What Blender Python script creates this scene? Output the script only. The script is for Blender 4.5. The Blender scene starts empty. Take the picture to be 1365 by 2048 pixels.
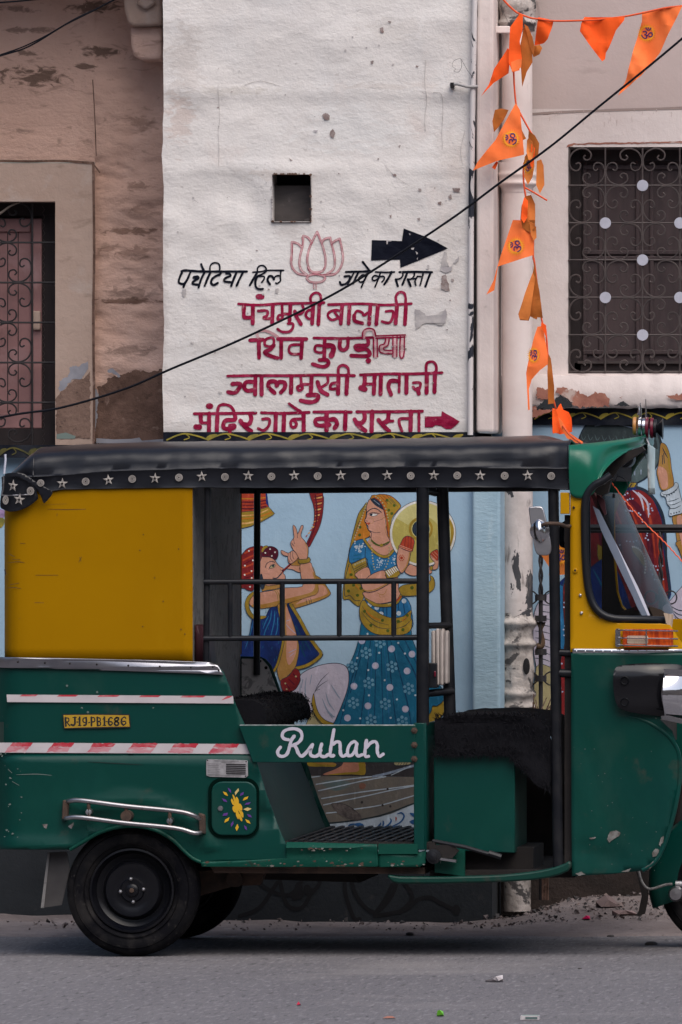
import bpy, bmesh, math, random
from math import sin, cos, pi, radians
from mathutils import Vector, noise
from mathutils.geometry import tessellate_polygon
random.seed(7)
S = bpy.context.scene
COL = S.collection
# ---------------------------------------------------------------- camera (long lens, level, standing to the right of the rickshaw)
F, D, CX, CZ, PX0, PY0 = 15500.0, 25.0, 2.9, 1.411, 2480.5, 1040.0
cam = bpy.data.cameras.new('camera'); camo = bpy.data.objects.new('camera', cam); COL.objects.link(camo)
camo.location = (CX, -D, CZ); camo.rotation_euler = (radians(90), 0, 0)
cam.sensor_fit = 'VERTICAL'; cam.sensor_height = 36.0; cam.sensor_width = 24.0
cam.lens = F / 2048 * 36.0
cam.shift_x = (682.5 - PX0) / 2048; cam.shift_y = (PY0 - 1024.0) / 2048
cam.clip_start = 0.5; cam.clip_end = 800
S.camera = camo
# ---------------------------------------------------------------- daylight: soft, high, from the street side
SUN_EL, SUN_AZ = 54.0, 150.0          # azimuth measured from +Y, clockwise
w = bpy.data.worlds.new('World'); S.world = w; w.use_nodes = True
nt = w.node_tree; bg = nt.nodes['Background']
sky = nt.nodes.new('ShaderNodeTexSky'); sky.sky_type = 'NISHITA'; sky.sun_disc = False
sky.sun_elevation = radians(SUN_EL); sky.sun_rotation = radians(SUN_AZ)
sky.air_density = 1.0; sky.dust_density = 4.0; sky.ozone_density = 1.0
nt.links.new(sky.outputs[0], bg.inputs[0]); bg.inputs[1].default_value = 0.12
sl = bpy.data.lights.new('sun', 'SUN'); sl.energy = 1.5; sl.angle = radians(60); sl.color = (1.0, 0.965, 0.94)
so = bpy.data.objects.new('sun', sl); COL.objects.link(so); so.location = (0, -10, 12)
_d = Vector((sin(radians(SUN_AZ)) * cos(radians(SUN_EL)), cos(radians(SUN_AZ)) * cos(radians(SUN_EL)), sin(radians(SUN_EL))))
so.rotation_euler = (-_d).to_track_quat('-Z', 'Y').to_euler()
S.view_settings.view_transform = 'Standard'; S.view_settings.look = 'None'
S.view_settings.exposure = 0.41; S.view_settings.gamma = 1.0
S.view_settings.use_curve_mapping = False
# ---------------------------------------------------------------- measuring helpers
def W(px, py, Y=0.0):
    s = F / (D + Y)
    return Vector((CX + (px - PX0) / s, Y, CZ - (py - PY0) / s))
def SC(Y): return F / (D + Y)
def P(s):
    return [tuple(float(c) for c in t.split(',')) for t in s.split()]
class Fr:
    """a measuring frame on a wall or panel: origin, scale, plane depth"""
    def __init__(s, ox, oy, k, Y): s.ox, s.oy, s.k, s.Y = ox, oy, k, Y
    def __call__(s, pts):
        if isinstance(pts, str): pts = P(pts)
        return [(s.ox + p[0] / s.k, s.oy + p[1] / s.k) for p in pts]
def cr(pts, closed=False, n=4):
    """Catmull-Rom through 2-D or 3-D points"""
    m = len(pts)
    if m < 3: return list(pts)
    out = []
    for i in range(m if closed else m - 1):
        if closed: p = [pts[(i + k - 1) % m] for k in range(4)]
        else: p = [pts[max(0, min(m - 1, i + k - 1))] for k in range(4)]
        for j in range(n):
            t = j / n; t2, t3 = t * t, t * t * t
            out.append(tuple(0.5 * (2 * b + (c - a) * t + (2 * a - 5 * b + 4 * c - d) * t2 + (3 * b - a - 3 * c + d) * t3)
                             for a, b, c, d in zip(*p)))
    if not closed: out.append(tuple(pts[-1]))
    return out
def dens(pts, step):
    out = [pts[0]]
    for a, b in zip(pts, pts[1:]):
        L = math.dist(a, b); k = max(1, int(math.ceil(L / step)))
        for j in range(1, k + 1): out.append(tuple(x + (y - x) * j / k for x, y in zip(a, b)))
    return out
# ---------------------------------------------------------------- mesh builder
class MB:
    def __init__(s): s.v = []; s.f = []; s.m = []; s.mats = []; s.bb = []
    def layer(s, q, pad=0):
        """paint goes on top of whatever paint it overlaps"""
        a, b = min(p[0] for p in q) - pad, max(p[0] for p in q) + pad; c, d = min(p[1] for p in q) - pad, max(p[1] for p in q) + pad
        k = 1 + max([t[4] for t in s.bb if t[0] < b and a < t[1] and t[2] < d and c < t[3]] or [0])
        s.bb.append((a, b, c, d, k)); return k
    def mi(s, mat):
        if mat not in s.mats: s.mats.append(mat)
        return s.mats.index(mat)
    def add(s, vs, fs, mat):
        o = len(s.v); s.v += [tuple(p) for p in vs]; i = s.mi(mat)
        for f in fs: s.f.append([o + q for q in f]); s.m.append(i)
    def build(s, name, parent=None, smooth=35, bevel=0, seg=2, solid=0, label=None):
        off = Vector((0, 0, 0))
        q = parent
        while q is not None: off += q.location; q = q.parent
        me = bpy.data.meshes.new(name)
        me.from_pydata([(a - off.x, b - off.y, c - off.z) for a, b, c in s.v], [], s.f)
        for m in s.mats: me.materials.append(m)
        for p, i in zip(me.polygons, s.m): p.material_index = i
        me.update()
        if smooth:
            me.polygons.foreach_set('use_smooth', [True] * len(me.polygons))
            me.set_sharp_from_angle(angle=radians(smooth))
        ob = bpy.data.objects.new(name, me); COL.objects.link(ob)
        if parent: ob.parent = parent
        if solid:
            md = ob.modifiers.new('solid', 'SOLIDIFY'); md.thickness = solid; md.offset = -1
        if bevel:
            md = ob.modifiers.new('bevel', 'BEVEL'); md.width = bevel; md.segments = seg; md.limit_method = 'ANGLE'; md.angle_limit = radians(40)
            md.harden_normals = False
        if label: ob['label'] = label
        return ob
def T(name, label, cat, loc=(0, 0, 0), group=None):
    o = bpy.data.objects.new(name, None); COL.objects.link(o); o.location = loc; o.empty_display_size = 0.2
    o['label'] = label; o['category'] = cat
    if group: o['group'] = group
    return o
def tag(o, label, cat, group=None):
    o['label'] = label; o['category'] = cat
    if group: o['group'] = group
    return o
def structure(o): o['kind'] = 'structure'; return o
# ---------------------------------------------------------------- shapes
def flatpoly(mb, pts3, mat):
    """filled polygon (concave allowed) facing the street"""
    tris = tessellate_polygon([[Vector(p) for p in pts3]])
    fs = []
    for t in tris:
        a, b, c = (Vector(pts3[i]) for i in t)
        n = (b - a).cross(c - a)
        fs.append(list(t) if n.y <= 0 else list(t)[::-1])
    mb.add(pts3, fs, mat)
STEP = 0.00008
def poly(mb, fr, pts, mat, n=3, lift=None, ol=0, olm=None, k=None, base=0.0012):
    q = fr(pts)
    if n > 1: q = cr(q, True, n)
    off = base + mb.layer(q) * STEP
    v = [W(x, y, fr.Y) for x, y in q]
    v = [(a.x, (lift(a.x, a.z) if lift else a.y) - off, a.z) for a in v]
    flatpoly(mb, v, mat)
    if ol: strk(mb, fr, q, ol, olm, closed=True, n=1, raw=True)
def strk(mb, fr, pts, wd, mat, closed=False, n=4, lift=None, raw=False, taper=False, k=None, base=0.0012, step=None, wob=0):
    """painted brush stroke: a ribbon with round ends"""
    q = list(pts) if raw else fr(pts)
    if n > 1 and len(q) > 2: q = cr(q, closed, n)
    if step and not closed: q = dens(q, step)
    h = wd / fr.k / 2
    off = base + mb.layer(q, h) * STEP
    m = len(q); L = []; R = []
    for i in range(m):
        a = q[i - 1] if (i or closed) else q[i]; b = q[(i + 1) % m] if (i < m - 1 or closed) else q[i]
        dx, dy = b[0] - a[0], b[1] - a[1]; l = math.hypot(dx, dy) or 1e-6
        hh = h * (0.25 + 0.75 * math.sin(pi * min(1, max(0, (i + .3) / (m - .4)))) if taper else 1)
        if wob: hh *= 1 + wob * (N3(q[i][0] * .14, q[i][1] * .14, 3) + .7 * N3(q[i][0] * .5, q[i][1] * .5, 9))
        L.append((q[i][0] - dy / l * hh, q[i][1] + dx / l * hh)); R.append((q[i][0] + dy / l * hh, q[i][1] - dx / l * hh))
    def lf(x, y):
        p = W(x, y, fr.Y); return (p.x, (lift(p.x, p.z) if lift else p.y) - off, p.z)
    vs = [lf(*p) for p in L] + [lf(*p) for p in R]
    fs = [(i, (i + 1) % m, m + (i + 1) % m, m + i) for i in range(m if closed else m - 1)]
    if not closed and not taper:
        for e, (c, o) in enumerate(((q[0], q[1]), (q[-1], q[-2]))):
            an = math.atan2(c[1] - o[1], c[0] - o[0]); b0 = len(vs)
            arc = [lf(c[0] + cos(an + t) * h, c[1] + sin(an + t) * h) for t in (-pi / 2, -pi / 4, 0, pi / 4, pi / 2)]
            vs += arc; fs.append(tuple(range(b0, b0 + 5)))
    out = []
    for f in fs:
        a, b, c = (Vector(vs[f[j]]) for j in (0, 1, 2)); nn = (b - a).cross(c - a)
        out.append(f if nn.y <= 0 else tuple(reversed(f)))
    mb.add(vs, out, mat)
def dot(mb, fr, c, r, mat, ry=None, n=12, lift=None, k=None, base=0.0012):
    ry = ry or r
    poly(mb, fr, [(c[0] + cos(2 * pi * i / n) * r, c[1] + sin(2 * pi * i / n) * ry) for i in range(n)], mat, 1, lift, k=k, base=base)
def panel(mb, pts, Y0, mat, yf, step=0.05, n=1, raw=False):
    """sheet metal or cloth: outline on plane Y0, cut into a grid, pushed to depth yf(x, z)"""
    if n > 1: pts = cr(pts, True, n)
    bm = bmesh.new()
    vs = [bm.verts.new(p if raw else W(p[0], p[1], Y0)) for p in pts]
    tris = tessellate_polygon([[v.co for v in vs]])
    for t in tris:
        try: bm.faces.new([vs[i] for i in t])
        except ValueError: pass
    xs = [v.co.x for v in vs]; zs = [v.co.z for v in vs]
    def cut(a, b, ax):
        c = a + step * .5
        while c < b:
            co = (c, 0, 0) if ax == 0 else (0, 0, c); no = (1, 0, 0) if ax == 0 else (0, 0, 1)
            bmesh.ops.bisect_plane(bm, geom=bm.verts[:] + bm.edges[:] + bm.faces[:], plane_co=co, plane_no=no, dist=1e-5); c += step
    cut(min(xs), max(xs), 0); cut(min(zs), max(zs), 2)
    bmesh.ops.remove_doubles(bm, verts=bm.verts[:], dist=1e-5)
    bm.verts.index_update()
    vv = [(v.co.x, yf(v.co.x, v.co.z), v.co.z) for v in bm.verts]; ff = []
    for f in bm.faces:
        f.normal_update(); ix = [v.index for v in f.verts]
        ff.append(ix if f.normal.y <= 0 else ix[::-1])
    mb.add(vv, ff, mat); bm.free()
def prism(mb, pts, Y0, Y1, mat, raw=False, n=1):
    """outline on plane Y0 extruded back to Y1"""
    if n > 1: pts = cr(pts, True, n)
    a = [Vector(p) if raw else W(p[0], p[1], Y0) for p in pts]
    m = len(a); b = [Vector((p.x, Y1 + (p.y - Y0), p.z)) for p in a]
    ar = sum(a[i].x * a[(i + 1) % m].z - a[(i + 1) % m].x * a[i].z for i in range(m))
    front = list(range(m)) if ar > 0 else list(range(m))[::-1]
    back = [m + i for i in front[::-1]]
    sides = []
    for j in range(m):
        i, k = front[j], front[(j + 1) % m]; sides.append((k, i, m + i, m + k))
    mb.add(a + b, [front, back] + sides, mat)
def boxw(mb, x0, x1, y0, y1, z0, z1, mat):
    v = [(x0, y0, z0), (x1, y0, z0), (x1, y1, z0), (x0, y1, z0), (x0, y0, z1), (x1, y0, z1), (x1, y1, z1), (x0, y1, z1)]
    mb.add(v, [(0, 1, 5, 4), (1, 2, 6, 5), (2, 3, 7, 6), (3, 0, 4, 7), (4, 5, 6, 7), (3, 2, 1, 0)], mat)
def box(mb, px0, py0, px1, py1, Y0, Y1, mat):
    a = W(px0, py0, Y0); b = W(px1, py1, Y0)
    boxw(mb, a.x, b.x, Y0, Y1, b.z, a.z, mat)
def tube(mb, pts, r, mat, n=8, closed=False, caps=True, rf=None):
    pts = [Vector(p) for p in pts]; m = len(pts); vs = []; up = None
    for i in range(m):
        a = pts[(i - 1) % m] if (i or closed) else pts[i]; b = pts[(i + 1) % m] if (i < m - 1 or closed) else pts[i]
        t = (b - a).normalized()
        if up is None:
            up = Vector((0, 0, 1)) if abs(t.z) < .9 else Vector((0, 1, 0))
        u = (up - t * up.dot(t)).normalized(); v = t.cross(u); up = u
        rr = rf(i / max(1, m - 1)) if rf else r
        vs += [pts[i] + (u * cos(2 * pi * j / n) + v * sin(2 * pi * j / n)) * rr for j in range(n)]
    fs = []
    for i in range(m if closed else m - 1):
        o, q = i * n, ((i + 1) % m) * n
        for j in range(n): fs.append((o + j, o + (j + 1) % n, q + (j + 1) % n, q + j))
    if caps and not closed: fs += [tuple(range(n))[::-1], tuple((m - 1) * n + j for j in range(n))]
    mb.add(vs, fs, mat)
def tpx(mb, pts, r, mat, Y=0.0, n=8, sm=0, closed=False, rf=None):
    """tube through measured points 'px,py' or 'px,py,Y'"""
    if isinstance(pts, str): pts = P(pts)
    q = [W(p[0], p[1], p[2] if len(p) > 2 else Y) for p in pts]
    if sm: q = cr([tuple(p) for p in q], closed, sm)
    tube(mb, q, r, mat, n, closed, rf=rf)
def lathe(mb, c, prof, mat, axis='Y', n=48, a0=0, a1=2 * pi):
    c = Vector(c); vs = []; full = abs(a1 - a0 - 2 * pi) < 1e-6; k = n if full else n + 1
    for r, h in prof:
        for j in range(k):
            t = a0 + (a1 - a0) * j / n
            e = {'Y': (cos(t) * r, h, sin(t) * r), 'Z': (cos(t) * r, sin(t) * r, h), 'X': (h, cos(t) * r, sin(t) * r)}[axis]
            vs.append(c + Vector(e))
    fs = []
    for i in range(len(prof) - 1):
        for j in range(n):
            q = (j + 1) % k
            fs.append((i * k + j, i * k + q, (i + 1) * k + q, (i + 1) * k + j))
    mb.add(vs, fs, mat)
def jag(pts, amp, step=6, seed=0, f=.11):
    """ragged outline of chipped plaster"""
    out = []
    for a, b in zip(pts, list(pts[1:]) + [pts[0]]):
        for q in dens([a, b], step)[:-1]:
            out.append((q[0] + amp * (N3(q[0] * f, q[1] * f, seed) + .6 * N3(q[0] * f * 3, q[1] * f * 3, seed + 3)), q[1] + amp * (N3(q[0] * f, q[1] * f, seed + 7) + .6 * N3(q[0] * f * 3, q[1] * f * 3, seed + 11))))
    return out
def N3(x, y, z): return noise.noise(Vector((x, y, z)))
def loft(mb, rows, mat, closed=False):
    m = len(rows[0]); vs = [p for r in rows for p in r]; fs = []
    for i in range(len(rows) - 1):
        for j in range(m if closed else m - 1):
            q = (j + 1) % m; fs.append((i * m + j, i * m + q, (i + 1) * m + q, (i + 1) * m + j))
    mb.add(vs, fs, mat)
# ---------------------------------------------------------------- materials
def M(name, col, rough=.6, metal=0.0, spec=.4, coat=0.0, var=None, layers=(), bump=(), trans=0.0, blobs=()):
    m = bpy.data.materials.new(name); m.use_nodes = True
    t = m.node_tree; nd, lk = t.nodes, t.links; b = nd['Principled BSDF']
    b.inputs['Roughness'].default_value = rough; b.inputs['Metallic'].default_value = metal
    b.inputs['Specular IOR Level'].default_value = spec; b.inputs['Coat Weight'].default_value = coat
    b.inputs['Coat Roughness'].default_value = .08
    pos = nd.new('ShaderNodeNewGeometry').outputs['Position']
    def nz(scale, st=(1, 1, 1), det=5, dist=0.0):
        mp = nd.new('ShaderNodeVectorMath'); mp.operation = 'MULTIPLY'; mp.inputs[1].default_value = st; lk.new(pos, mp.inputs[0])
        x = nd.new('ShaderNodeTexNoise'); x.inputs['Scale'].default_value = scale; x.inputs['Detail'].default_value = det
        x.inputs['Roughness'].default_value = .6; x.inputs['Distortion'].default_value = dist
        lk.new(mp.outputs[0], x.inputs['Vector']); return x.outputs[0]
    def rng(src, lo, hi):
        r = nd.new('ShaderNodeMapRange'); r.inputs[1].default_value = lo; r.inputs[2].default_value = hi; lk.new(src, r.inputs[0]); return r.outputs[0]
    def mix(fac, a, bc):
        x = nd.new('ShaderNodeMix'); x.data_type = 'RGBA'
        if fac is not None: lk.new(fac, x.inputs[0])
        if hasattr(a, 'links'): lk.new(a, x.inputs[6])
        else: x.inputs[6].default_value = (*a, 1)
        x.inputs[7].default_value = (*bc, 1); return x.outputs[2]
    c = col
    if var:
        c = mix(rng(nz(var[1], var[4] if len(var) > 4 else (1, 1, 1)), var[2], var[3]), col, var[0])
    for L in layers:      # (colour, scale, lo, hi, stretch, strength)
        f = rng(nz(L[1], L[4] if len(L) > 4 else (1, 1, 1), 7, L[6] if len(L) > 6 else 0.3), L[2], L[3])
        if len(L) > 5:
            q = nd.new('ShaderNodeMath'); q.operation = 'MULTIPLY'; q.inputs[1].default_value = L[5]; lk.new(f, q.inputs[0]); f = q.outputs[0]
        c = mix(f, c, L[0])
    for (bc, cx, cz, rx, rz, st) in blobs:     # soil stains of their own shape: centre, half-width, half-height in metres
        sp = nd.new('ShaderNodeSeparateXYZ'); lk.new(pos, sp.inputs[0])
        cb = nd.new('ShaderNodeCombineXYZ')
        for ax, c0, r_, o_ in ((0, cx, rx, 0), (2, cz, rz, 1)):
            q = nd.new('ShaderNodeMath'); q.operation = 'MULTIPLY_ADD'; q.inputs[1].default_value = 1 / r_; q.inputs[2].default_value = -c0 / r_
            lk.new(sp.outputs[ax], q.inputs[0]); lk.new(q.outputs[0], cb.inputs[o_])
        ln = nd.new('ShaderNodeVectorMath'); ln.operation = 'LENGTH'; lk.new(cb.outputs[0], ln.inputs[0])
        q = nd.new('ShaderNodeMath'); q.operation = 'MULTIPLY_ADD'; q.inputs[1].default_value = 3.6; lk.new(nz(24, (.75, 1, 1.8), 9, 1.2), q.inputs[0])
        q2 = nd.new('ShaderNodeMath'); q2.operation = 'SUBTRACT'; lk.new(ln.outputs['Value'], q2.inputs[1]); lk.new(q.outputs[0], q2.inputs[0])
        q.inputs[2].default_value = -1.05
        f = rng(q2.outputs[0], -.12, .35)
        q3 = nd.new('ShaderNodeMath'); q3.operation = 'MULTIPLY'; q3.inputs[1].default_value = st; lk.new(f, q3.inputs[0])
        c = mix(q3.outputs[0], c, bc)
    if hasattr(c, 'links'): lk.new(c, b.inputs['Base Color'])
    else: b.inputs['Base Color'].default_value = (*c, 1)
    h = None
    for B in bump:        # (scale, height in metres, stretch)
        x = nz(B[0], B[2] if len(B) > 2 else (1, 1, 1), 4)
        q = nd.new('ShaderNodeMath'); q.operation = 'MULTIPLY_ADD'; q.inputs[1].default_value = B[1] * .30; q.inputs[2].default_value = 0
        lk.new(x, q.inputs[0])
        if h is not None: lk.new(h, q.inputs[2])
        h = q.outputs[0]
    if h is not None:
        bn = nd.new('ShaderNodeBump'); bn.inputs['Strength'].default_value = 1.0; bn.inputs['Distance'].default_value = 1.0
        lk.new(h, bn.inputs['Height']); lk.new(bn.outputs[0], b.inputs['Normal'])
        if coat: lk.new(bn.outputs[0], b.inputs['Coat Normal'])
    if trans:
        tl = nd.new('ShaderNodeBsdfTranslucent'); ms = nd.new('ShaderNodeMixShader'); ms.inputs[0].default_value = trans
        if hasattr(c, 'links'): lk.new(c, tl.inputs[0])
        else: tl.inputs[0].default_value = (*c, 1)
        out = nd['Material Output']; lk.new(b.outputs[0], ms.inputs[1]); lk.new(tl.outputs[0], ms.inputs[2]); lk.new(ms.outputs[0], out.inputs[0])
    return m
def glass_mat(name, tint=(.8, .85, .85), g=.12, ior=1.5, gr=.05):
    m = bpy.data.materials.new(name); m.use_nodes = True; t = m.node_tree; nd, lk = t.nodes, t.links
    nd.remove(nd['Principled BSDF']); tr = nd.new('ShaderNodeBsdfTransparent'); tr.inputs[0].default_value = (*tint, 1)
    gl = nd.new('ShaderNodeBsdfGlossy'); gl.inputs['Roughness'].default_value = gr
    fz = nd.new('ShaderNodeFresnel'); fz.inputs[0].default_value = ior
    ad = nd.new('ShaderNodeMath'); ad.operation = 'ADD'; ad.use_clamp = True; ad.inputs[1].default_value = g; lk.new(fz.outputs[0], ad.inputs[0])
    ms = nd.new('ShaderNodeMixShader'); lk.new(ad.outputs[0], ms.inputs[0]); lk.new(tr.outputs[0], ms.inputs[1]); lk.new(gl.outputs[0], ms.inputs[2])
    lk.new(ms.outputs[0], nd['Material Output'].inputs[0]); return m
# ================================================================ materials of the place
YP, YR, YL = 2.0, 2.30, 2.40
m_white = M('white_plaster', (.705, .675, .655), .85, var=((.655, .62, .60), 2.2, .35, .7), spec=.2,
    layers=[((.70, .685, .68), 5, .5, .72, (1, 1, .6), .6), ((.63, .54, .50), 3.3, .58, .74, (1, 1, .8), .6), ((.42, .385, .37), 26, .655, .70, (1, 1, 1.2), .6), ((.20, .17, .165), 17, .735, .75, (1, 1, 1.2), .8), ((.50, .46, .44), 60, .64, .74, (.8, 1, 1.2), .5)],
    bump=[(9, .010, (1, 1, 1.25)), (30, .0075, (.9, 1, 1.3)), (75, .0050, (.9, 1, 1.2)), (190, .0022)],
    blobs=[(c_, W(x, y, 2.0).x, W(x, y, 2.0).z, a / SC(2.0), b / SC(2.0), s_) for c_, x, y, a, b, s_ in [((.52, .47, .44), 370, 130, 40, 130, .5), ((.56, .46, .42), 360, 240, 30, 60, .6), ((.54, .50, .48), 585, 455, 50, 26, .6), ((.56, .50, .46), 560, 350, 90, 14, .5), ((.54, .50, .46), 470, 182, 120, 10, .5), ((.54, .49, .46), 760, 172, 140, 9, .5), ((.52, .48, .45), 900, 300, 40, 60, .4), ((.50, .46, .43), 900, 480, 40, 120, .35), ((.54, .50, .47), 420, 690, 70, 40, .4), ((.50, .46, .44), 640, 868, 300, 12, .6), ((.56, .52, .49), 800, 60, 90, 30, .4), ((.73, .72, .71), 700, 260, 130, 60, .6), ((.73, .72, .71), 470, 560, 120, 20, .5), ((.50, .46, .44), 330, 600, 9, 240, .5)]])
m_pink = M('pink_plaster', (.59, .395, .32), .9, var=((.48, .31, .245), 1.8, .35, .7), spec=.15,
    layers=[((.62, .45, .39), 3.5, .5, .75, (1, 1, .7), .6), ((.24, .155, .12), 11, .60, .68, (.75, 1, 1.6), .55, 1.6), ((.3, .2, .165), 40, .64, .72, (.7, 1, 1.5), .6)],
    bump=[(8, .022, (.8, 1, 1.5)), (17, .020, (.8, 1, 1.3)), (60, .012, (.8, 1, 1.2)), (160, .004)],
    blobs=[(c_, W(x, y, 2.4).x, W(x, y, 2.4).z, a / SC(2.4), b / SC(2.4), s_) for c_, x, y, a, b, s_ in [((.10, .062, .046), 70, 152, 95, 22, .85), ((.10, .062, .046), 200, 104, 52, 13, .85), ((.10, .062, .046), 195, 14, 62, 13, .85), ((.10, .062, .046), 50, 107, 40, 9, .7), ((.10, .062, .046), 55, 60, 60, 8, .6), ((.10, .062, .046), 172, 134, 24, 9, .8), ((.09, .06, .05), 40, 18, 50, 10, .6), ((.14, .078, .056), 262, 462, 66, 11, .8), ((.18, .105, .078), 262, 502, 66, 20, .6), ((.14, .078, .056), 268, 603, 64, 8, .85), ((.15, .10, .08), 265, 585, 60, 16, .5), ((.18, .105, .078), 285, 240, 40, 26, .5), ((.18, .105, .078), 275, 372, 30, 12, .6), ((.18, .105, .078), 285, 420, 40, 14, .5), ((.15, .10, .08), 260, 700, 60, 12, .5), ((.10, .07, .06), 300, 10, 40, 40, .3), ((.13, .09, .07), 48, 262, 24, 6, .5), ((.13, .09, .07), 118, 285, 10, 8, .5)]])
m_surround = M('pale_surround_plaster', (.43, .325, .272), .9, var=((.37, .265, .215), 2.5, .35, .7), spec=.15,
    layers=[((.20, .14, .11), 9, .62, .72, (.6, 1, 1.6), .5), ((.44, .36, .32), 5, .55, .7)], bump=[(14, .014), (50, .006), (150, .002)])
m_cream = M('cream_plaster', (.71, .64, .62), .9, var=((.56, .49, .47), 2.0, .35, .7), spec=.15,
    layers=[((.26, .20, .18), 6, .66, .78, (.8, 1, 1.5), .4), ((.68, .61, .59), 4, .55, .7, (1, 1, 1), .5)], bump=[(10, .010), (60, .004, (1, 1, .7)), (180, .0014)])
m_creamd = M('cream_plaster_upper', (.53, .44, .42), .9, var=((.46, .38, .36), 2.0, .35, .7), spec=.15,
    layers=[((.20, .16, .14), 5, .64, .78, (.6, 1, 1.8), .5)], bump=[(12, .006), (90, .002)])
m_strip = M('pale_pink_plaster', (.74, .645, .61), .9, var=((.64, .55, .52), 5, .4, .65), spec=.15,
    layers=[((.3, .25, .22), 11, .66, .76, (1, 1, 1), .6)], bump=[(12, .012, (1, 1, .6)), (60, .004)])
m_stone = M('raw_stone', (.18, .11, .085), .95, var=((.08, .047, .036), 9, .35, .65), spec=.1,
    layers=[((.30, .21, .175), 16, .6, .7), ((.03, .02, .017), 22, .6, .72)], bump=[(20, .02), (80, .008), (220, .003)])
m_grey = M('grey_undercoat', (.30, .30, .335), .9, var=((.22, .22, .25), 14, .4, .65), bump=[(60, .002)])
m_brick = M('red_patch', (.36, .16, .115), .95, var=((.25, .10, .075), 18, .4, .65), layers=[((.5, .4, .36), 12, .58, .66)], bump=[(40, .006)])
m_dark = M('dark_void', (.012, .011, .012), .9)
m_cave = M('dark_wood_and_gap', (.026, .018, .019), .8, var=((.014, .010, .011), 5, .4, .7, (6, 1, .6)), bump=[(30, .002, (6, 1, .5))])
m_shutb = M('brown_shutter', (.080, .056, .058), .7, var=((.052, .037, .04), 4, .4, .7, (7, 1, .8)), layers=[((.13, .10, .10), 12, .62, .75, (3, 1, 1), .5)], bump=[(25, .002, (6, 1, .5))])
m_shutp = M('pink_shutter', (.32, .17, .165), .75, var=((.225, .12, .12), 5, .35, .65), layers=[((.38, .25, .26), 4, .55, .75)], bump=[(40, .0015, (4, 1, .4))])
m_iron = M('black_iron', (.016, .014, .016), .45, var=((.03, .026, .027), 20, .4, .7), bump=[(150, .0006)])
m_irong = M('grey_painted_iron', (.078, .062, .06), .5, var=((.045, .036, .036), 20, .4, .7), bump=[(150, .0006)])
m_disc = M('pale_disc', (.46, .47, .55), .6, var=((.40, .41, .48), 30, .4, .7))
m_band = M('black_band', (.008, .010, .017), .8, spec=.08, var=((.03, .033, .04), 12, .45, .7), bump=[(60, .002)])
m_vine = M('vine_paint', (.34, .26, .03), .7, var=((.16, .15, .03), 20, .4, .65))
m_vined = M('dull_vine_paint', (.10, .085, .015), .8, var=((.05, .05, .02), 20, .4, .65))
m_red = M('red_brush_paint', (.235, .006, .038), .8, spec=.08, var=((.33, .03, .08), 26, .42, .68), layers=[((.50, .25, .27), 46, .60, .72, (1, 1, 1), .75), ((.20, .006, .035), 16, .55, .75, (1, 1, 1), .7)], bump=[(26, .010, (.8, 1, 1.8)), (90, .003)])
m_redl = M('thin_red_paint', (.52, .27, .29), .8, var=((.58, .42, .42), 40, .4, .65), bump=[(26, .010, (.8, 1, 1.8))])
m_redo = M('red_outline', (.30, .03, .06), .8, var=((.45, .2, .22), 60, .45, .65))
m_ink = M('black_brush_paint', (.005, .006, .012), .8, spec=.05, var=((.010, .012, .020), 26, .4, .7), layers=[((.30, .29, .29), 60, .72, .76)], bump=[(26, .006, (.8, 1, 1.8)), (90, .002)])
m_chip = M('chipped_grey', (.36, .335, .345), .9, var=((.46, .43, .42), 30, .4, .6), bump=[(60, .003)])
m_chipd = M('chipped_brown', (.22, .16, .15), .9, var=((.34, .29, .28), 50, .4, .6))
m_blue = M('mural_blue', (.33, .475, .60), .8, var=((.27, .40, .52), 2.2, .35, .7), spec=.2, layers=[((.40, .53, .63), 5, .55, .75, (1, 1, .6), .6)], bump=[(24, .005, (1, 1, .8)), (90, .002)])
m_blue2 = M('pilaster_blue', (.36, .50, .585), .85, var=((.28, .41, .50), 4, .35, .7), spec=.2, layers=[((.16, .18, .20), 20, .72, .76), ((.44, .56, .62), 9, .55, .7, (2, 1, .5))], bump=[(14, .010, (1, 1, 1.5)), (60, .005, (.8, 1, 2))])
m_plinth = M('dark_plinth', (.024, .029, .034), .9, var=((.014, .017, .021), 4, .4, .7), layers=[((.07, .062, .06), 14, .62, .75, (1, 1, 1), .6)], bump=[(30, .006), (120, .002)])
m_base = M('dark_wall_foot', (.036, .026, .023), .95, var=((.016, .012, .011), 7, .4, .65), bump=[(24, .02), (90, .006)])
m_pipe = M('painted_pipe', (.80, .71, .68), .6, var=((.70, .60, .57), 6, .4, .7), layers=[((.30, .25, .23), 14, .66, .74, (1, 1, .5), .6)], bump=[(30, .003)])
m_pipel = M('peeling_pipe', (.60, .54, .52), .75, var=((.44, .39, .37), 10, .4, .7), layers=[((.025, .027, .034), 8.5, .565, .575, (1, 1, .8), .95, .8), ((.16, .14, .13), 16, .58, .66, (1.4, 1, .5), .8)], bump=[(26, .006), (90, .003)])
m_piper = M('rough_pipe_collar', (.50, .45, .42), .9, var=((.30, .27, .25), 14, .42, .62), layers=[((.07, .065, .065), 9, .56, .60, (1, 1, 1.4)), ((.17, .15, .14), 22, .60, .68)], bump=[(24, .022), (70, .009)])
m_cond = M('chipped_conduit', (.62, .585, .58), .6, layers=[((.014, .018, .03), 13, .535, .55, (1.2, 1, .6), 1, .9)], bump=[(60, .001)])
m_greyp = M('grey_pipe', (.40, .385, .38), .7, var=((.30, .29, .29), 8, .4, .7, (1, 1, .4)))
m_cable = M('black_cable', (.005, .006, .010), .6, spec=.12)
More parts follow.
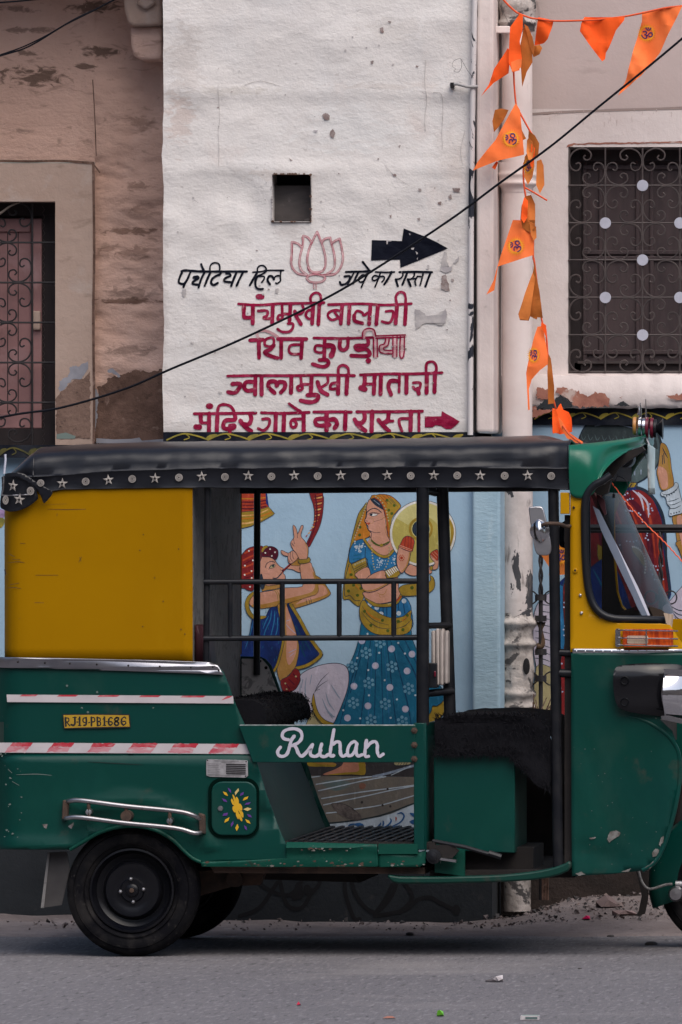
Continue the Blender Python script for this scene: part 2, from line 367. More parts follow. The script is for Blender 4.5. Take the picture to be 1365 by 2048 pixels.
m_road = M('asphalt', (.160, .152, .160), .9, var=((.125, .118, .127), .9, .35, .7, (1, .3, 1)), spec=.2,
    layers=[((.26, .248, .258), 60, .53, .66, (1, .16, 1), .65), ((.06, .056, .06), 48, .565, .67, (1, .15, 1), .7), ((.06, .057, .06), 20, .62, .70, (1, .3, 1), .55), ((.23, .218, .228), 170, .58, .68, (1, .3, 1), .6), ((.13, .124, .13), 1.6, .54, .66, (.8, .5, 1), .55), ((.27, .25, .245), 1.1, .55, .68, (.5, .8, 1), .5)], bump=[(80, .022, (1, .3, 1)), (200, .008, (1, .3, 1))])
m_dirt = M('pale_dirt', (.23, .195, .19), .95, var=((.14, .115, .11), 3, .35, .7), spec=.1,
    layers=[((.07, .06, .055), 30, .60, .70, (1, 1, 1), .7), ((.29, .25, .235), 18, .6, .7, (1, 1, 1), .7)], bump=[(16, .03), (60, .014), (200, .004)])
# ================================================================ ground
mb = MB(); mb.add([(-150, -150, 0), (150, -150, 0), (150, 150, 0), (-150, 150, 0)], [(0, 1, 2, 3)], m_road)
structure(mb.build('road', smooth=0))
# unseen dark slope added behind the camera for shiny paint to mirror low down
mb = MB(); m_slope = M('slope_dark', (.10, .085, .075), .95, var=((.065, .055, .05), .12, .35, .65), bump=[(.6, .5)]); rows = []
for k in range(9):
    r = 36 + k * 4; rows.append([])
    for i in range(61):
        a = radians(-205 + 230 * i / 60); x, y = cos(a) * r, sin(a) * r - 6
        rows[-1].append((x, y, -.3 + (30 * (k / 8) ** .9) * (.75 + .35 * N3(x * .03, y * .03, 2)) + 1.2 * N3(x * .15, y * .15, 5) * (k > 0)))
loft(mb, rows, m_slope); structure(mb.build('added_slope', smooth=80))
def vergez(x, y):
    t = max(0, min(1, (y - 1.25) / .95)); t = t * t * (3 - 2 * t)
    u = max(0, min(1, (x - .30) / .35)); u = u * u * (3 - 2 * u)
    return .005 + t * (.012 + .075 * u) + (.012 * t + .003) * N3(x * 5, y * 6, 1) + .006 * t * N3(x * 19, y * 19, 4)
mb = MB(); nx, ny = 150, 34; x0, x1, y0, y1 = -3.0, 4.0, 1.25, 2.62
vs = []
for j in range(ny + 1):
    for i in range(nx + 1):
        x = x0 + (x1 - x0) * i / nx; y = y0 + (y1 - y0) * (j / ny) + (.10 * N3(x * 2.2, 3, 0) * (1 - j / ny))
        vs.append((x, y, vergez(x, y) if j else -.01))
mb.add(vs, [(j * (nx + 1) + i, j * (nx + 1) + i + 1, (j + 1) * (nx + 1) + i + 1, (j + 1) * (nx + 1) + i) for j in range(ny) for i in range(nx)], m_dirt)
structure(mb.build('dirt_verge', smooth=80))
# ================================================================ wall builder
def wallgrid(mb, px0, px1, py0, py1, Y, mat, holes=(), step=None, lift=None):
    """front face of a wall on a grid, with rectangular holes (px0, py0, px1, py1)"""
    a, b = W(px0, py1, Y), W(px1, py0, Y)
    def lines(u, v, ex):
        L = {u, v} | {e for e in ex if u < e < v}
        if step:
            c = u + step
            while c < v - step * .3:
                if all(abs(c - e) > step * .3 for e in L): L.add(c)
                c += step
        return sorted(L)
    hw = [(W(h[0], h[1], Y), W(h[2], h[3], Y)) for h in holes]
    xs = lines(a.x, b.x, [e for h in hw for e in (h[0].x, h[1].x)])
    zs = lines(a.z, b.z, [e for h in hw for e in (h[0].z, h[1].z)])
    vs = [(x, lift(x, z) if lift else Y, z) for z in zs for x in xs]; n = len(xs); fs = []
    for j in range(len(zs) - 1):
        for i in range(n - 1):
            cx, cz = (xs[i] + xs[i + 1]) / 2, (zs[j] + zs[j + 1]) / 2
            if any(h[0].x < cx < h[1].x and h[1].z < cz < h[0].z for h in hw): continue
            fs.append((j * n + i, j * n + i + 1, (j + 1) * n + i + 1, (j + 1) * n + i))
    mb.add(vs, fs, mat)
def reveal(mb, h, Y, depth, mat, sides='lrtb'):
    """the four inner faces of an opening"""
    a, b = W(h[0], h[1], Y), W(h[2], h[3], Y); y1 = Y + depth
    q = {'l': [(a.x, Y, b.z), (a.x, y1, b.z), (a.x, y1, a.z), (a.x, Y, a.z)], 'r': [(b.x, Y, b.z), (b.x, Y, a.z), (b.x, y1, a.z), (b.x, y1, b.z)],
         't': [(a.x, Y, a.z), (a.x, y1, a.z), (b.x, y1, a.z), (b.x, Y, a.z)], 'b': [(a.x, Y, b.z), (b.x, Y, b.z), (b.x, y1, b.z), (a.x, y1, b.z)]}
    for s in sides: mb.add(q[s], [(0, 1, 2, 3)], mat)
def plift(x, z):
    n1, n2 = N3(x * 4, z * 6, 5), N3(x * 9 + .6 * N3(x * 6, z * 6, 1), z * 14, 8)
    h = .012 * N3(x * 2.2, z * 3.0, 2.2) + .016 * max(0, n1 - .12) + .010 * max(0, abs(n2) - .25) + .002 * N3(x * 24, z * 30, 3)
    py = PY0 - (z - CZ) * SC(YP); px = PX0 + (x - CX) * SC(YP)
    for l, s in ((182, .005), (338, .006), (40, .003), (690, .002)):
        h += s * math.exp(-((py - l - 5 * N3(x * 3, l, 0)) / 7) ** 2)
    g = math.exp(-((px - 440) / 80) ** 2 - ((py - 415) / 55) ** 2)     # the old swirls pressed into the plaster
    h += g * .026 * N3(x * 14, z * 6, 11)
    return YP - h
# ================================================================ white pier with the painted signs
t = T('white_pier', 'tall white plastered wall pier carrying red and black brush lettering and a mural', 'wall', tuple(W(640, 1850, YP)))
NI = (545, 349, 622, 443)
mb = MB(); wallgrid(mb, 327, 947, -560, 866, YP, m_white, [NI], .022, plift)
XE = W(327, 0, YP).x; wavy = lambda z: XE + .007 * N3(0, z * 5, 3) + .005 * N3(2, z * 17, 3)
mb.v = [((wavy(z), y, z) if abs(x - XE) < 1e-4 else (x, y, z)) for x, y, z in mb.v]
# wavy left edge and the sides of the pier
e = [(wavy(z), plift(W(327, 0, YP).x, z), z) for z in [W(0, 1853, YP).z + i * .03 for i in range(140)]]
top = W(0, -560, YP).z
e = [p for p in e if p[2] < top and p[2] > W(0, 866, YP).z - .03]
mb.add([p for p in e] + [(p[0], 2.9, p[2]) for p in e], [(i, i + 1, len(e) + i + 1, len(e) + i) for i in range(len(e) - 1)], m_white)
boxw(mb, W(327, 0, YP).x + .03, W(947, 0, YP).x - .01, YP + .35, 2.95, W(0, 866, YP).z, top, m_white)
wallmb = mb
mb = MB(); reveal(mb, (NI[0] - 1, NI[1] - 1, NI[2] + 1, NI[3] + 1), YP - .004, .16, m_stone, 'rtb'); reveal(mb, (NI[0] - 1, NI[1] - 1, NI[2] + 1, NI[3] + 1), YP - .004, .16, m_white, 'l')
box(mb, NI[0] - 6, NI[1] - 6, NI[2] + 6, NI[3] + 6, YP + .15, YP + .17, m_dark)
m_board = M('dusty_board', (.085, .075, .073), .9, var=((.05, .045, .046), 8, .4, .7, (1, 1, 3)), layers=[((.2, .18, .17), 26, .62, .72)])
box(mb, NI[0] + 3, 371, NI[2] + 4, NI[3] + 2, YP + .07, YP + .085, m_board)
for i in range(44):                                                   # broken plaster edge round the niche
    s = random.choice('tttllrrb'); u = random.random()
    px, py = {'t': (NI[0] + u * 77, NI[1] - 1), 'b': (NI[0] + u * 77, NI[3]), 'l': (NI[0], NI[1] + u * 94), 'r': (NI[2], NI[1] + u * 94)}[s]
    r = random.uniform(1.2, 3.0)
    q = [(px + cos(a) * r * random.uniform(.7, 1.5), py + sin(a) * r * random.uniform(.6, 1.1)) for a in (0, 1.2, 2.4, 3.6, 5)]
    poly(mb, Fr(0, 0, 1, YP), q, m_stone if s != 'l' else m_chip, 1, plift, base=.004)
mb.build('niche', t, smooth=0)
# peeled patches of the pier
mb = wallmb; f = Fr(660, 440, 4.015, YP)
for s, m in (("690,715 745,735 775,765 850,768 880,745 935,712 950,760 935,820 905,850 850,835 790,830 750,835 725,860 690,880 685,800", m_chip),
             ("905,300 920,255 945,270 940,330 960,380 985,375 980,410 940,425 890,410", m_chip), ("905,450 935,440 945,480 965,570 920,570 895,550", m_chipd),
             ("975,475 995,470 998,490 980,500", m_chipd), ("785,360 800,355 800,390 780,395", m_chip), ("985,350 1010,330 1040,290 1040,320 1010,350", m_chip)):
    poly(mb, Fr(0, 0, 1, YP), jag(f(s), 2.2, 2.5, len(s)), m, 1, plift, base=.003)
f = Fr(0, 0, 1.978, YP)
for s, m in (("1275,455 1290,447 1307,455 1305,470 1285,475", m_chipd), ("1305,520 1318,510 1328,530 1318,545 1308,540", m_chipd), ("1145,628 1160,632 1150,638", m_chipd), ("1240,515 1262,515 1250,525", m_chip)):
    poly(mb, Fr(0, 0, 1, YP), jag(f(s), 2.2, 2.5, len(s)), m, 1, plift, base=.003)
f = Fr(675, 0, 1.978, YP)
for s, m in (("455,745 485,745 485,762 465,760", m_chipd), ("440,775 450,768 455,785 445,790", m_chipd), ("170,112 182,108 185,130 172,130", m_chipd), ("218,690 235,688 236,697 222,698", m_chipd), ("200,85 214,84 212,95", m_chipd),
             ("398,800 412,798 410,810 400,808", m_chipd), ("322,748 334,746 334,758 324,757", m_chipd), ("315,865 328,862 326,874", m_chipd), ("205,852 216,850 214,862", m_chipd), ("132,242 144,240 142,254 134,252", m_chipd), ("240,576 250,574 248,586", m_chipd), ("310,258 322,262 316,270", m_chipd)):
    poly(mb, Fr(0, 0, 1, YP), jag(f(s), 1.6, 1.5, len(s), .3), m, 1, plift, base=.003)
f = Fr(340, 440, 4.015, YP)
for s in ("105,560 130,552 135,590 115,625 100,600", "850,555 875,552 870,590 850,592", "170,975 195,980 190,998 172,990", "385,1375 425,1385 405,1400"):
    poly(mb, Fr(0, 0, 1, YP), jag(f(s), 1.6, 1.5, len(s), .3), m_chip, 1, plift, base=.003)
rr = random.Random(4)
m_hair = M('hairline_crack', (.47, .44, .425), .9)
for s in "437,170 438,200 440,240 437,262 439,300 438,332|852,120 850,160 854,200 850,232 851,262|868,185 884,190 886,230 884,260 886,296|770,330 790,352 820,372|930,262 922,300 926,330|490,170 520,162 560,172".split('|'): strk(mb, Fr(0, 0, 1, YP), s, 1.0, m_hair, lift=plift, base=.0025, step=5, wob=.6)
for i in range(70):
    px, py = rr.uniform(340, 930), rr.uniform(60, 850); r = rr.uniform(.8, 2.6)
    poly(mb, Fr(0, 0, 1, YP), [(px + cos(a) * r * rr.uniform(.6, 1.4), py + sin(a) * r * rr.uniform(.4, .9)) for a in (0, 1.1, 2.3, 3.5, 5)], rr.choice((m_chip, m_chip, m_chipd)), 1, plift, base=.003)
mb.build('wall_face', t, smooth=60)
# ---------------------------------------------------------------- black lettering: two short lines and the arrow
B3 = .0022
def words(name, label, frs, m, parent, step=6):
    mb = MB()
    for fr, wd, txt in frs:
        for s in txt.split('|'):
            s = s.strip(); wv = wd; mm = m
            while s and s[0] in '*!@#':
                if s[0] == '*': wv = wd * .7
                if s[0] == '!': wv = wd * 1.35
                if s[0] == '#': wv = wd * .38
                if s[0] == '@': mm = m_redl
                s = s[1:]
            pts = fr(s); strk(mb, fr, cr(pts, False, 4) if len(pts) > 2 else pts, wv, mm, n=1, lift=plift, raw=True, base=B3, step=step, wob=.16)
    return mb.build(name, parent, smooth=0, label=label)
L1 = Fr(350, 500, 5.46, YP); L3 = Fr(670, 500, 5.46, YP)
words('painted_lettering', 'two words of slanted black brush lettering left of the lotus', [(L1, 25, """75,232 120,222 250,232 400,235 560,235 790,235|80,245 60,290 45,340 60,365 100,370 125,345|175,235 140,320 110,370 98,405
|210,298 250,288 262,308 230,328 200,350 205,372 265,378|!212,300 245,295|330,240 295,310 275,370 265,408|290,155 305,195 325,230|395,240 362,310 332,390|*388,230 388,180 410,148 450,138 485,155 495,200 490,235
|500,240 500,265 450,285 410,320 402,360 430,382 475,360|565,255 600,260 612,283 565,303 542,325 555,345 625,352|680,240 650,310 620,395|750,238 715,310 680,390
|*855,242 950,235 1010,222 1190,222|905,240 870,300 822,385|*905,235 905,200 930,172 970,172 995,195 1000,225|*1000,232 960,262 905,285 975,288 975,320 950,355|905,288 885,330 885,395 915,425 965,425
|*1160,225 1155,300 1155,340 1120,365 1105,360|1085,320 1060,285 1030,290 1015,330 1042,375|*1078,325 1100,290 1130,280 1155,285""")], m_ink, t)
words('painted_lettering', 'three words of slanted black brush lettering under the black arrow', [(L3, 18, """!125,240 260,237 410,233|!110,290 165,285 165,320 130,365 75,380 58,350|215,245 180,310 145,380|!265,240 235,300 205,365|345,285 320,270 285,290 265,320 280,350 320,340 345,290
|370,255 330,330 295,410|!310,130 345,175 388,230|450,240 560,245 655,240|480,290 440,280 415,310 430,335 470,320 500,290|505,245 480,320 445,405|500,290 540,290 545,320 520,350|!625,240 590,310 545,378
|!710,242 880,238 1065,242|745,245 745,280 720,310 668,322|!670,322 692,395|!795,245 770,310 740,380|870,245 870,280 840,315 800,320|!800,320 832,395|860,315 890,310|905,290 880,340 888,385|905,288 945,290|970,245 955,310 935,385|!1050,245 1020,320 992,400""")], m_ink, t)
mb = MB(); f = Fr(660, 440, 4.015, YP)
tmp = MB(); panel(tmp, f("340,162 460,164 580,170 595,68 640,85 700,108 760,130 860,178 950,228 870,262 800,290 690,335 570,383 565,318 450,320 335,325"), YP, m_ink, lambda x, z: plift(x, z) - .0024, .02)
mb = tmp
for s in ("455,160 500,165 495,172 470,172 465,195 458,195", "655,225 680,222 672,240 655,236", "690,250 710,265 700,280", "635,105 650,112 645,125", "700,310 710,300 705,322"): poly(mb, f, s, m_chip, 1, plift, base=.0032)
mb.build('painted_arrow', t, smooth=0, label='large solid black arrow pointing right')
# lotus outline
mb = MB(); f = Fr(560, 440, 6.825, YP)
LO = """510,160 450,280 400,400 378,540 395,650 440,705 510,715 580,700 620,640 625,520 600,400 560,280 510,160|320,215 312,350 282,480 270,600 300,690 372,745|325,215 390,245 437,315|165,300 165,450 155,560 178,660 250,730 362,755|180,300 250,325 297,370
|690,240 712,340 742,450 755,570 735,670 650,735|580,305 612,262 690,240|820,255 850,400 865,520 845,620 790,710 720,748 610,750|722,312 760,285 812,258|370,800 400,760 490,740 590,760 622,795 580,840 490,855 410,840 370,800|463,860 468,940|497,860 500,945"""
for wv, m in ((29, m_redo), (19, m_redl)):
    for s in LO.split('|'):
        strk(mb, f, s.strip(), wv if len(s) > 20 else wv * .5, m, lift=plift, base=B3)
for s in "175,330 172,560|300,230 310,340 295,350|445,300 420,340|375,640 400,700 440,735 600,745 735,730|510,165 540,250|720,330 700,345|285,420 282,560|610,650 590,690".split('|'): strk(mb, f, s, 7, m_red, lift=plift, base=B3)
mb.build('painted_lotus', t, smooth=0, label='thin red outline of a lotus flower')
# ---------------------------------------------------------------- red lettering
L4 = Fr(470, 570, 3.689, YP); L5 = Fr(470, 640, 3.689, YP); L6 = Fr(440, 710, 2.967, YP); L7 = Fr(380, 790, 4.875, YP); L8 = Fr(640, 790, 4.707, YP)
words('painted_lettering', 'red brush lettering, first line under the lotus', [(L4, 29, """*30,140 180,148 330,138 500,135 660,130|!174,86 202,86|70,155 70,225 80,240 125,240|137,150 135,285|*175,192 240,190 240,225 215,240 230,250 270,245|283,145 278,283|*350,150 350,215 325,225 320,255 350,250 360,215 400,215|412,150 405,265
|*395,285 430,285 428,320 400,345 350,345 318,325|*500,150 510,190 480,215 448,200|445,195 460,240 490,288|*580,180 540,190 525,225 550,250 580,235|580,150 572,285|625,150 618,290|*568,140 560,95 580,65 610,58 635,80 638,140
|*692,145 860,140 980,140 1110,148 1305,138|*790,195 740,185 695,205 690,235 720,258 760,245|*735,195 780,258|795,150 785,285|850,150 843,285|885,225 890,265 945,282|*885,225 905,192 945,205 955,225 985,205|1005,150 995,290|1060,150 1048,290
|*1120,195 1170,195 1165,250 1140,280 1090,270|1200,150 1190,285|1265,150 1258,290|*1200,145 1190,90 1215,55 1250,60 1262,95 1262,140""")], m_red, t, 5)
words('painted_lettering', 'red brush lettering, second line, its last letters only faint outlines', [(L5, 29, """180,140 180,278|115,150 210,145|*@180,145 165,95 205,78 260,90 320,125|*265,130 230,145 225,185 270,195 290,170 285,135 265,130|290,185 265,215 220,240 265,265 315,280|345,140 342,280|320,140 530,140|*490,182 420,185 400,220 420,250 490,250|500,145 490,280
|*585,132 700,135 850,135 1045,128|*645,190 600,190 595,230 640,240 660,220|665,150 660,275|!680,190 715,190 730,215 712,265|625,295 680,295 690,325 650,345 575,325|780,140 775,200 800,222 832,200 838,135|985,140 980,185 895,190 905,220 970,215 995,240 980,265 860,262
|*975,300 987,288 999,300 987,312 975,300|@1040,120 1040,270|*@955,130 960,90 990,70 1025,80 1035,120|*@1050,125 1150,120 1260,118|@1130,130 1120,180 1085,195 1092,235 1165,238|@1185,120 1182,268|@1240,118 1235,268
|#1118,130 1106,175 1072,190 1078,240 1165,250|#1143,130 1134,185 1104,204 1106,222 1165,225|#1170,122 1168,268|#1200,122 1197,268|#1225,122 1220,265 1248,265 1254,122|#1026,130 1026,270|#1054,135 1054,270|#1045,118 1260,110|#1045,134 1255,126|#945,130 950,85 985,62 1030,72 1044,120""")], m_red, t, 5)
words('painted_lettering', 'red brush lettering, third line', [(L6, 25, """*48,125 200,122 430,122 600,118 800,122|75,172 125,172 105,210 85,225 50,220|205,160 160,160 145,190 165,212 212,205|212,130 210,235|248,130 248,235|325,225 290,190 295,160 330,158 338,182|338,182 352,160 385,165 385,195 362,222|425,125 422,225|*480,130 482,175 460,190 470,210 490,200 490,175 540,175|545,125 540,230
|520,238 580,238 578,265 540,280 480,270|*640,130 640,165 605,190|580,160 600,210 640,235|*700,165 665,170 655,200 690,200|705,125 702,230|757,120 752,230|*705,120 705,75 735,60 762,80 765,120
|*835,118 1000,112 1150,112 1320,105|860,120 860,165 850,195|!838,195 862,202|*870,172 920,172|920,120 915,230|958,115 955,232|1060,155 1015,155 1002,190 1018,235|*1068,115 1065,220|1110,115 1108,225|*1150,165 1190,165 1185,200 1165,208 1148,190|1175,200 1182,230|1230,110 1228,225|1278,105 1275,220|*1225,100 1230,50 1265,40 1285,65 1285,105""")], m_red, t, 5)
words('painted_lettering', 'red brush lettering, bottom line running into the red arrow', [(L7, 42, """*45,182 250,180 450,178 645,175|!183,108 202,108|105,190 110,260|!62,310 95,312|*115,272 190,272|190,180 188,360|270,180 265,360|*270,170 285,108 340,92 400,112 432,160|440,190 440,240 360,245 330,280 335,320 370,330 430,320 440,298 395,300|395,330 392,358|590,190 600,235 575,285 510,278|495,250 540,310 600,350
|*700,172 900,178 1165,168|*710,235 775,235 770,300 720,345 668,325|840,180 835,355|920,180 915,355|*1110,235 1020,235 985,265 995,310 1030,310 1040,275 1012,245|1110,180 1112,348|*970,85 1030,130 1080,158|*1210,165 1365,165|1330,230 1240,235 1225,270 1260,298 1365,290"""),
    (L8, 42, """*0,160 150,158 298,160|65,165 65,335|80,238 140,228 165,270 142,310|245,160 240,320|*350,158 650,157 968,152|420,165 425,225 395,262 350,265|330,230 370,290 432,335|495,155 490,340|650,170 640,240 600,262|555,235 600,290 655,340|*620,245 690,245|*840,222 760,225 750,270 775,338|860,155 855,335|*935,150 935,340""")], m_red, t, 5)
mb = MB(); panel(mb, L8("990,200 1070,202 1145,200 1150,150 1200,180 1260,212 1320,250 1280,288 1240,320 1190,320 1140,290 1090,285 1060,305 990,305"), YP, m_red, lambda x, z: plift(x, z) - .0024, .02)
mb.build('painted_arrow', t, smooth=0, label='short red arrow at the end of the bottom line')
# ---------------------------------------------------------------- band with vine, lower pier, plinth
def vine(mb, fr, px0, px1, yc, amp, per, m, wd=3.2, base=.0075):
    n = int((px1 - px0) / per)
    for i in range(n):
        a = px0 + i * per
        strk(mb, fr, [(a, yc + amp), (a + per * .22, yc - amp * .2), (a + per * .45, yc - amp * .8), (a + per * .75, yc - amp * .1), (a + per, yc + amp * .9)], wd, m, base=base, raw=False)
        poly(mb, fr, [(a + per * .95, yc + amp * .5), (a + per * 1.05, yc - amp * .5), (a + per * 1.22, yc - amp * .7), (a + per * 1.2, yc - amp * .1), (a + per * 1.08, yc + amp * .7)], m, 2, base=base)
        strk(mb, fr, [(a + per * .45, yc - amp * .8), (a + per * .55, yc + amp * .3), (a + per * .42, yc + amp * .9)], wd * .7, m, base=base)
mb = MB(); box(mb, 327, 864, 949, 883, YP - .006, 2.6, m_band); vine(mb, Fr(0, 0, 1, YP), 335, 940, 873, 7, 82, m_vine)
mb.build('painted_band', t, smooth=0)
mb = MB(); wallgrid(mb, 327, 949, 883, 1716, YP, m_blue); boxw(mb, W(327, 0, YP).x, W(949, 0, YP).x, YP + .01, 2.9, 0, W(0, 883, YP).z, m_blue)
mb.build('mural_wall', t, smooth=0)
mb = MB(); box(mb, 327, 1716, 985, 1865, YP - .03, 2.9, m_plinth)
f = Fr(440, 1720, 1, YP - .03); m_pv = M('plinth_vine', (.006, .006, .008), .8)
for s in "40,112 80,95 115,45|120,40 135,90 165,95 185,60|250,30 252,70 268,115 280,118|262,35 275,75 310,105 345,70 355,35|310,112 370,100 395,80 420,75 440,85 470,100|365,40 385,75 360,105|310,108 330,80 345,50|190,20 200,45 180,70|60,20 90,55 140,70 170,30".split("|"): strk(mb, f, s, 8, m_pv)
for c in ((160, 68), (158, 55), (175, 60), (150, 70), (473, 100)): dot(mb, f, c, 8, m_pv, 11)
mb.build('plinth', t, smooth=0)
mb = MB(); box(mb, 953, -560, 988, 866, YP - .012, 2.9, m_strip)
a = W(953, 0, YP - .012)
mb.build('pilaster', t, smooth=0, bevel=.012, seg=3)
mb = MB(); box(mb, 945, 884, 1001, 1716, YP - .035, 2.9, m_blue2)
mb.build('blue_pilaster', t, smooth=0, bevel=.01, seg=3)
# ================================================================ pink wall on the left, set back under a balcony
t = T('pink_wall', 'stained pink plaster wall with barred window left of the white pier', 'wall', tuple(W(150, 1850, YL)))
WL = (-90, 403, 111, 891)
mb = MB(); wallgrid(mb, -520, 190, -560, 325, YL, m_pink, (), .06, lambda x, z: YL + .006 * N3(x * 4, z * 5, 7))
wallgrid(mb, 189, 332, -560, 891, YL, m_pink, (), .012, lambda x, z: YL + .016 * N3(x * 4, z * 8, 7) + .020 * max(0, abs(N3(x * 9, z * 20, 1)) - .16) + .006 * N3(x * 26, z * 44, 4))
boxw(mb, W(-520, 0, YL).x, W(-90, 0, YL).x, YL + .02, 2.95, 0, W(0, -560, YL).z, m_pink)
for s, wd in (("0,322 60,323 120,322 186,326", 5), ("187,326 189,500 187,640 189,800 188,885", 5), ("186,160 190,230 193,312", 2), ("186,326 200,345", 3)): strk(mb, Fr(0, 0, 1, YL - .046), s, wd, m_stone)
mb.build('wall_face', t, smooth=60)
mb = MB(); wallgrid(mb, -520, 186, 326, 891, YL - .045, m_surround, [WL]); reveal(mb, WL, YL - .045, .12, m_surround)
a, b = W(186, 326, YL - .045), W(186, 891, YL - .045)
mb.add([(a.x, YL - .045, b.z), (a.x, YL + .02, b.z), (a.x, YL + .02, a.z), (a.x, YL - .045, a.z)], [(0, 1, 2, 3)], m_surround)
f = Fr(0, 380, 3.939, YL - .045)
JF = Fr(0, 0, 1, YL - .045)
poly(mb, JF, jag(f("470,1500 540,1470 560,1400 600,1385 640,1380 690,1345 705,1370 700,1420 660,1450 650,1490 590,1480 540,1520 500,1570 475,1590 468,1540"), 4, 3, 1), m_grey, 1)
poly(mb, JF, jag(f("445,1640 470,1610 500,1580 550,1530 600,1490 660,1490 712,1430 715,1960 445,1960"), 3, 4, 5), M('bare_plaster', (.20, .128, .10), .95, var=((.125, .075, .058), 6, .4, .7), layers=[((.06, .038, .03), 30, .6, .7)], bump=[(30, .02), (80, .008)]), 1)
poly(mb, f, "448,1925 520,1910 600,1940 590,1960 448,1960", M('green_trace', (.16, .21, .19), .9), 1)
mb.build('window_surround', t, smooth=0)
mb = MB(); f = Fr(0, 380, 3.939, YL - .018); JF = Fr(0, 0, 1, YL - .018)
poly(mb, JF, jag(f("775,1560 840,1520 860,1480 880,1460 940,1470 1000,1440 1090,1420 1180,1425 1290,1410 1330,1420 1330,1990 700,1990 740,1800 765,1700 770,1640"), 5, 3, 2), m_stone, 1)
poly(mb, JF, jag(f("850,1420 880,1410 920,1425 945,1470 925,1475 890,1440 855,1440"), 3, 2, 3), m_grey, 1)
poly(mb, JF, jag(f("725,1560 770,1570 775,1680 770,1760 750,1920 725,1940"), 3, 3, 4), m_grey, 1)
poly(mb, f, "760,1955 900,1965 1040,1960 1100,1950 1120,1975 1300,1960 1300,1995 760,1995", m_grey, 1)
mb.build('bare_stone_patch', t, smooth=0)
win = MB(); box(win, WL[0] - 5, WL[1] - 5, WL[2] + 5, WL[3] + 5, YL + .14, YL + .16, m_cave)
box(win, WL[0], WL[1], WL[2], 430, YL + .075, YL + .10, m_cave); box(win, 84, 403, WL[2], WL[3], YL + .085, YL + .11, m_cave); box(win, WL[0], 857, WL[2], WL[3], YL + .07, YL + .10, m_cave)  # upright strip is the unlit gap beside the shutter, painted dark
win = win.build('window', t, smooth=0)
mb = MB(); box(mb, -80, 437, 84, 857, YL + .085, YL + .12, m_shutp)
box(mb, 62, 437, 84, 857, YL + .07, YL + .084, m_shutp); box(mb, -80, 437, 61, 464, YL + .075, YL + .084, m_shutp); box(mb, -80, 825, 61, 857, YL + .075, YL + .084, m_shutp); box(mb, 66, 622, 81, 660, YL + .055, YL + .07, m_surround)
for x in (16, 37): strk(mb, Fr(0, 0, 1, YL + .085), [(x, 464), (x, 825)], 1.6, m_dark)
mb.build('shutter', win, smooth=0, bevel=.004)
SCR = [(62, 140), (85, 128), (102, 148), (92, 184), (58, 196), (22, 176), (6, 130), (12, 78), (45, 30), (105, 5), (160, 15), (192, 50), (184, 92), (150, 104), (128, 82), (145, 62)]
def scroll(mb, c, sx, sy, k, Y, r, m):
    q = cr([(c[0] + sx * a * k, c[1] - sy * b * k, Y) for a, b in SCR], False, 4)
    tube(mb, [W(*p) for p in q], r, m, 6)
mb = MB(); YG = YL + .03
for y in (485, 565, 645, 725, 805): tpx(mb, [(WL[0], y), (111, y)], .0035, m_iron, YG)
for x in (-14, 65): tpx(mb, [(x, 407), (x, 889)], .0038, m_iron, YG)
for i, x in enumerate((-14, 65)):
    for j, y in enumerate((405, 485, 565, 645, 725, 805, 885)):
        if (i + j) % 2 == (1 if i == 0 else 1):
            for sx in ((-1, 1) if i == 0 else (-1,)):
                for sy in (-1, 1):
                    if 400 < y - sy * 30 < 890: scroll(mb, (x, y), sx, sy, .245, YG, .0030, m_iron)
for i in range(30):                                                    # torn wire mesh at the edge
    y = 412 + i * 16; tpx(mb, [(85 + 2 * (i % 2), y), (90, y + 7), (85, y + 14)], .0008, m_irong, YG + .02, 4)
mb.build('grille', win, smooth=60)
mb = MB(); box(mb, -520, 890, 327, 915, YL - .055, 2.9, m_band); vine(mb, Fr(0, 0, 1, YL - .055), -60, 320, 902, 8, 60, m_vined, base=.002); mb.build('painted_band', t, smooth=0)
mb = MB(); wallgrid(mb, -520, 332, 915, 1600, YL, m_blue); boxw(mb, W(-520, 0, YL).x, W(327, 0, YL).x, YL + .01, 2.9, 0, W(0, 915, YL).z, m_blue)
f = Fr(0, 860, 5.6875, YL); m_cl = M('worn_lilac', (.35, .24, .42), .8, var=((.2, .14, .25), 30, .4, .6))
poly(mb, f, "-60,900 30,905 60,930 50,990 10,1010 -60,1000", m_cl, 2); poly(mb, f, "-60,1010 40,1000 55,1050 20,1110 -60,1120", m_vine, 2)
mb.build('mural_wall', t, smooth=0)
mb = MB(); box(mb, -520, 1600, 327, 1865, YL - .03, 2.9, m_plinth); mb.build('plinth', t, smooth=0)
mb = MB()                                                               # balcony slab above, just out of the picture, and its carved bracket
boxw(mb, W(-520, 0, YL).x, W(326, 0, YP).x, 2.0, 2.9, W(0, -130, YL).z, W(0, -75, YL).z, m_pink); mb.build('balcony_slab', t, smooth=0, bevel=.01)
mb = MB(); f0 = lambda s: Fr(0, 0, 1.978, YL)(s)
prism(mb, f0("478,-120 640,-120 640,100 530,104 506,92 492,40"), YL - .20, YL, m_surround)
prism(mb, f0("515,106 640,102 640,236 560,238 528,222 518,180"), YL - .16, YL, m_pink, n=1)
prism(mb, f0("535,10 575,-20 620,10 575,40"), YL - .225, YL - .2, m_surround)
mb.build('bracket', t, smooth=40, bevel=.018, seg=3)
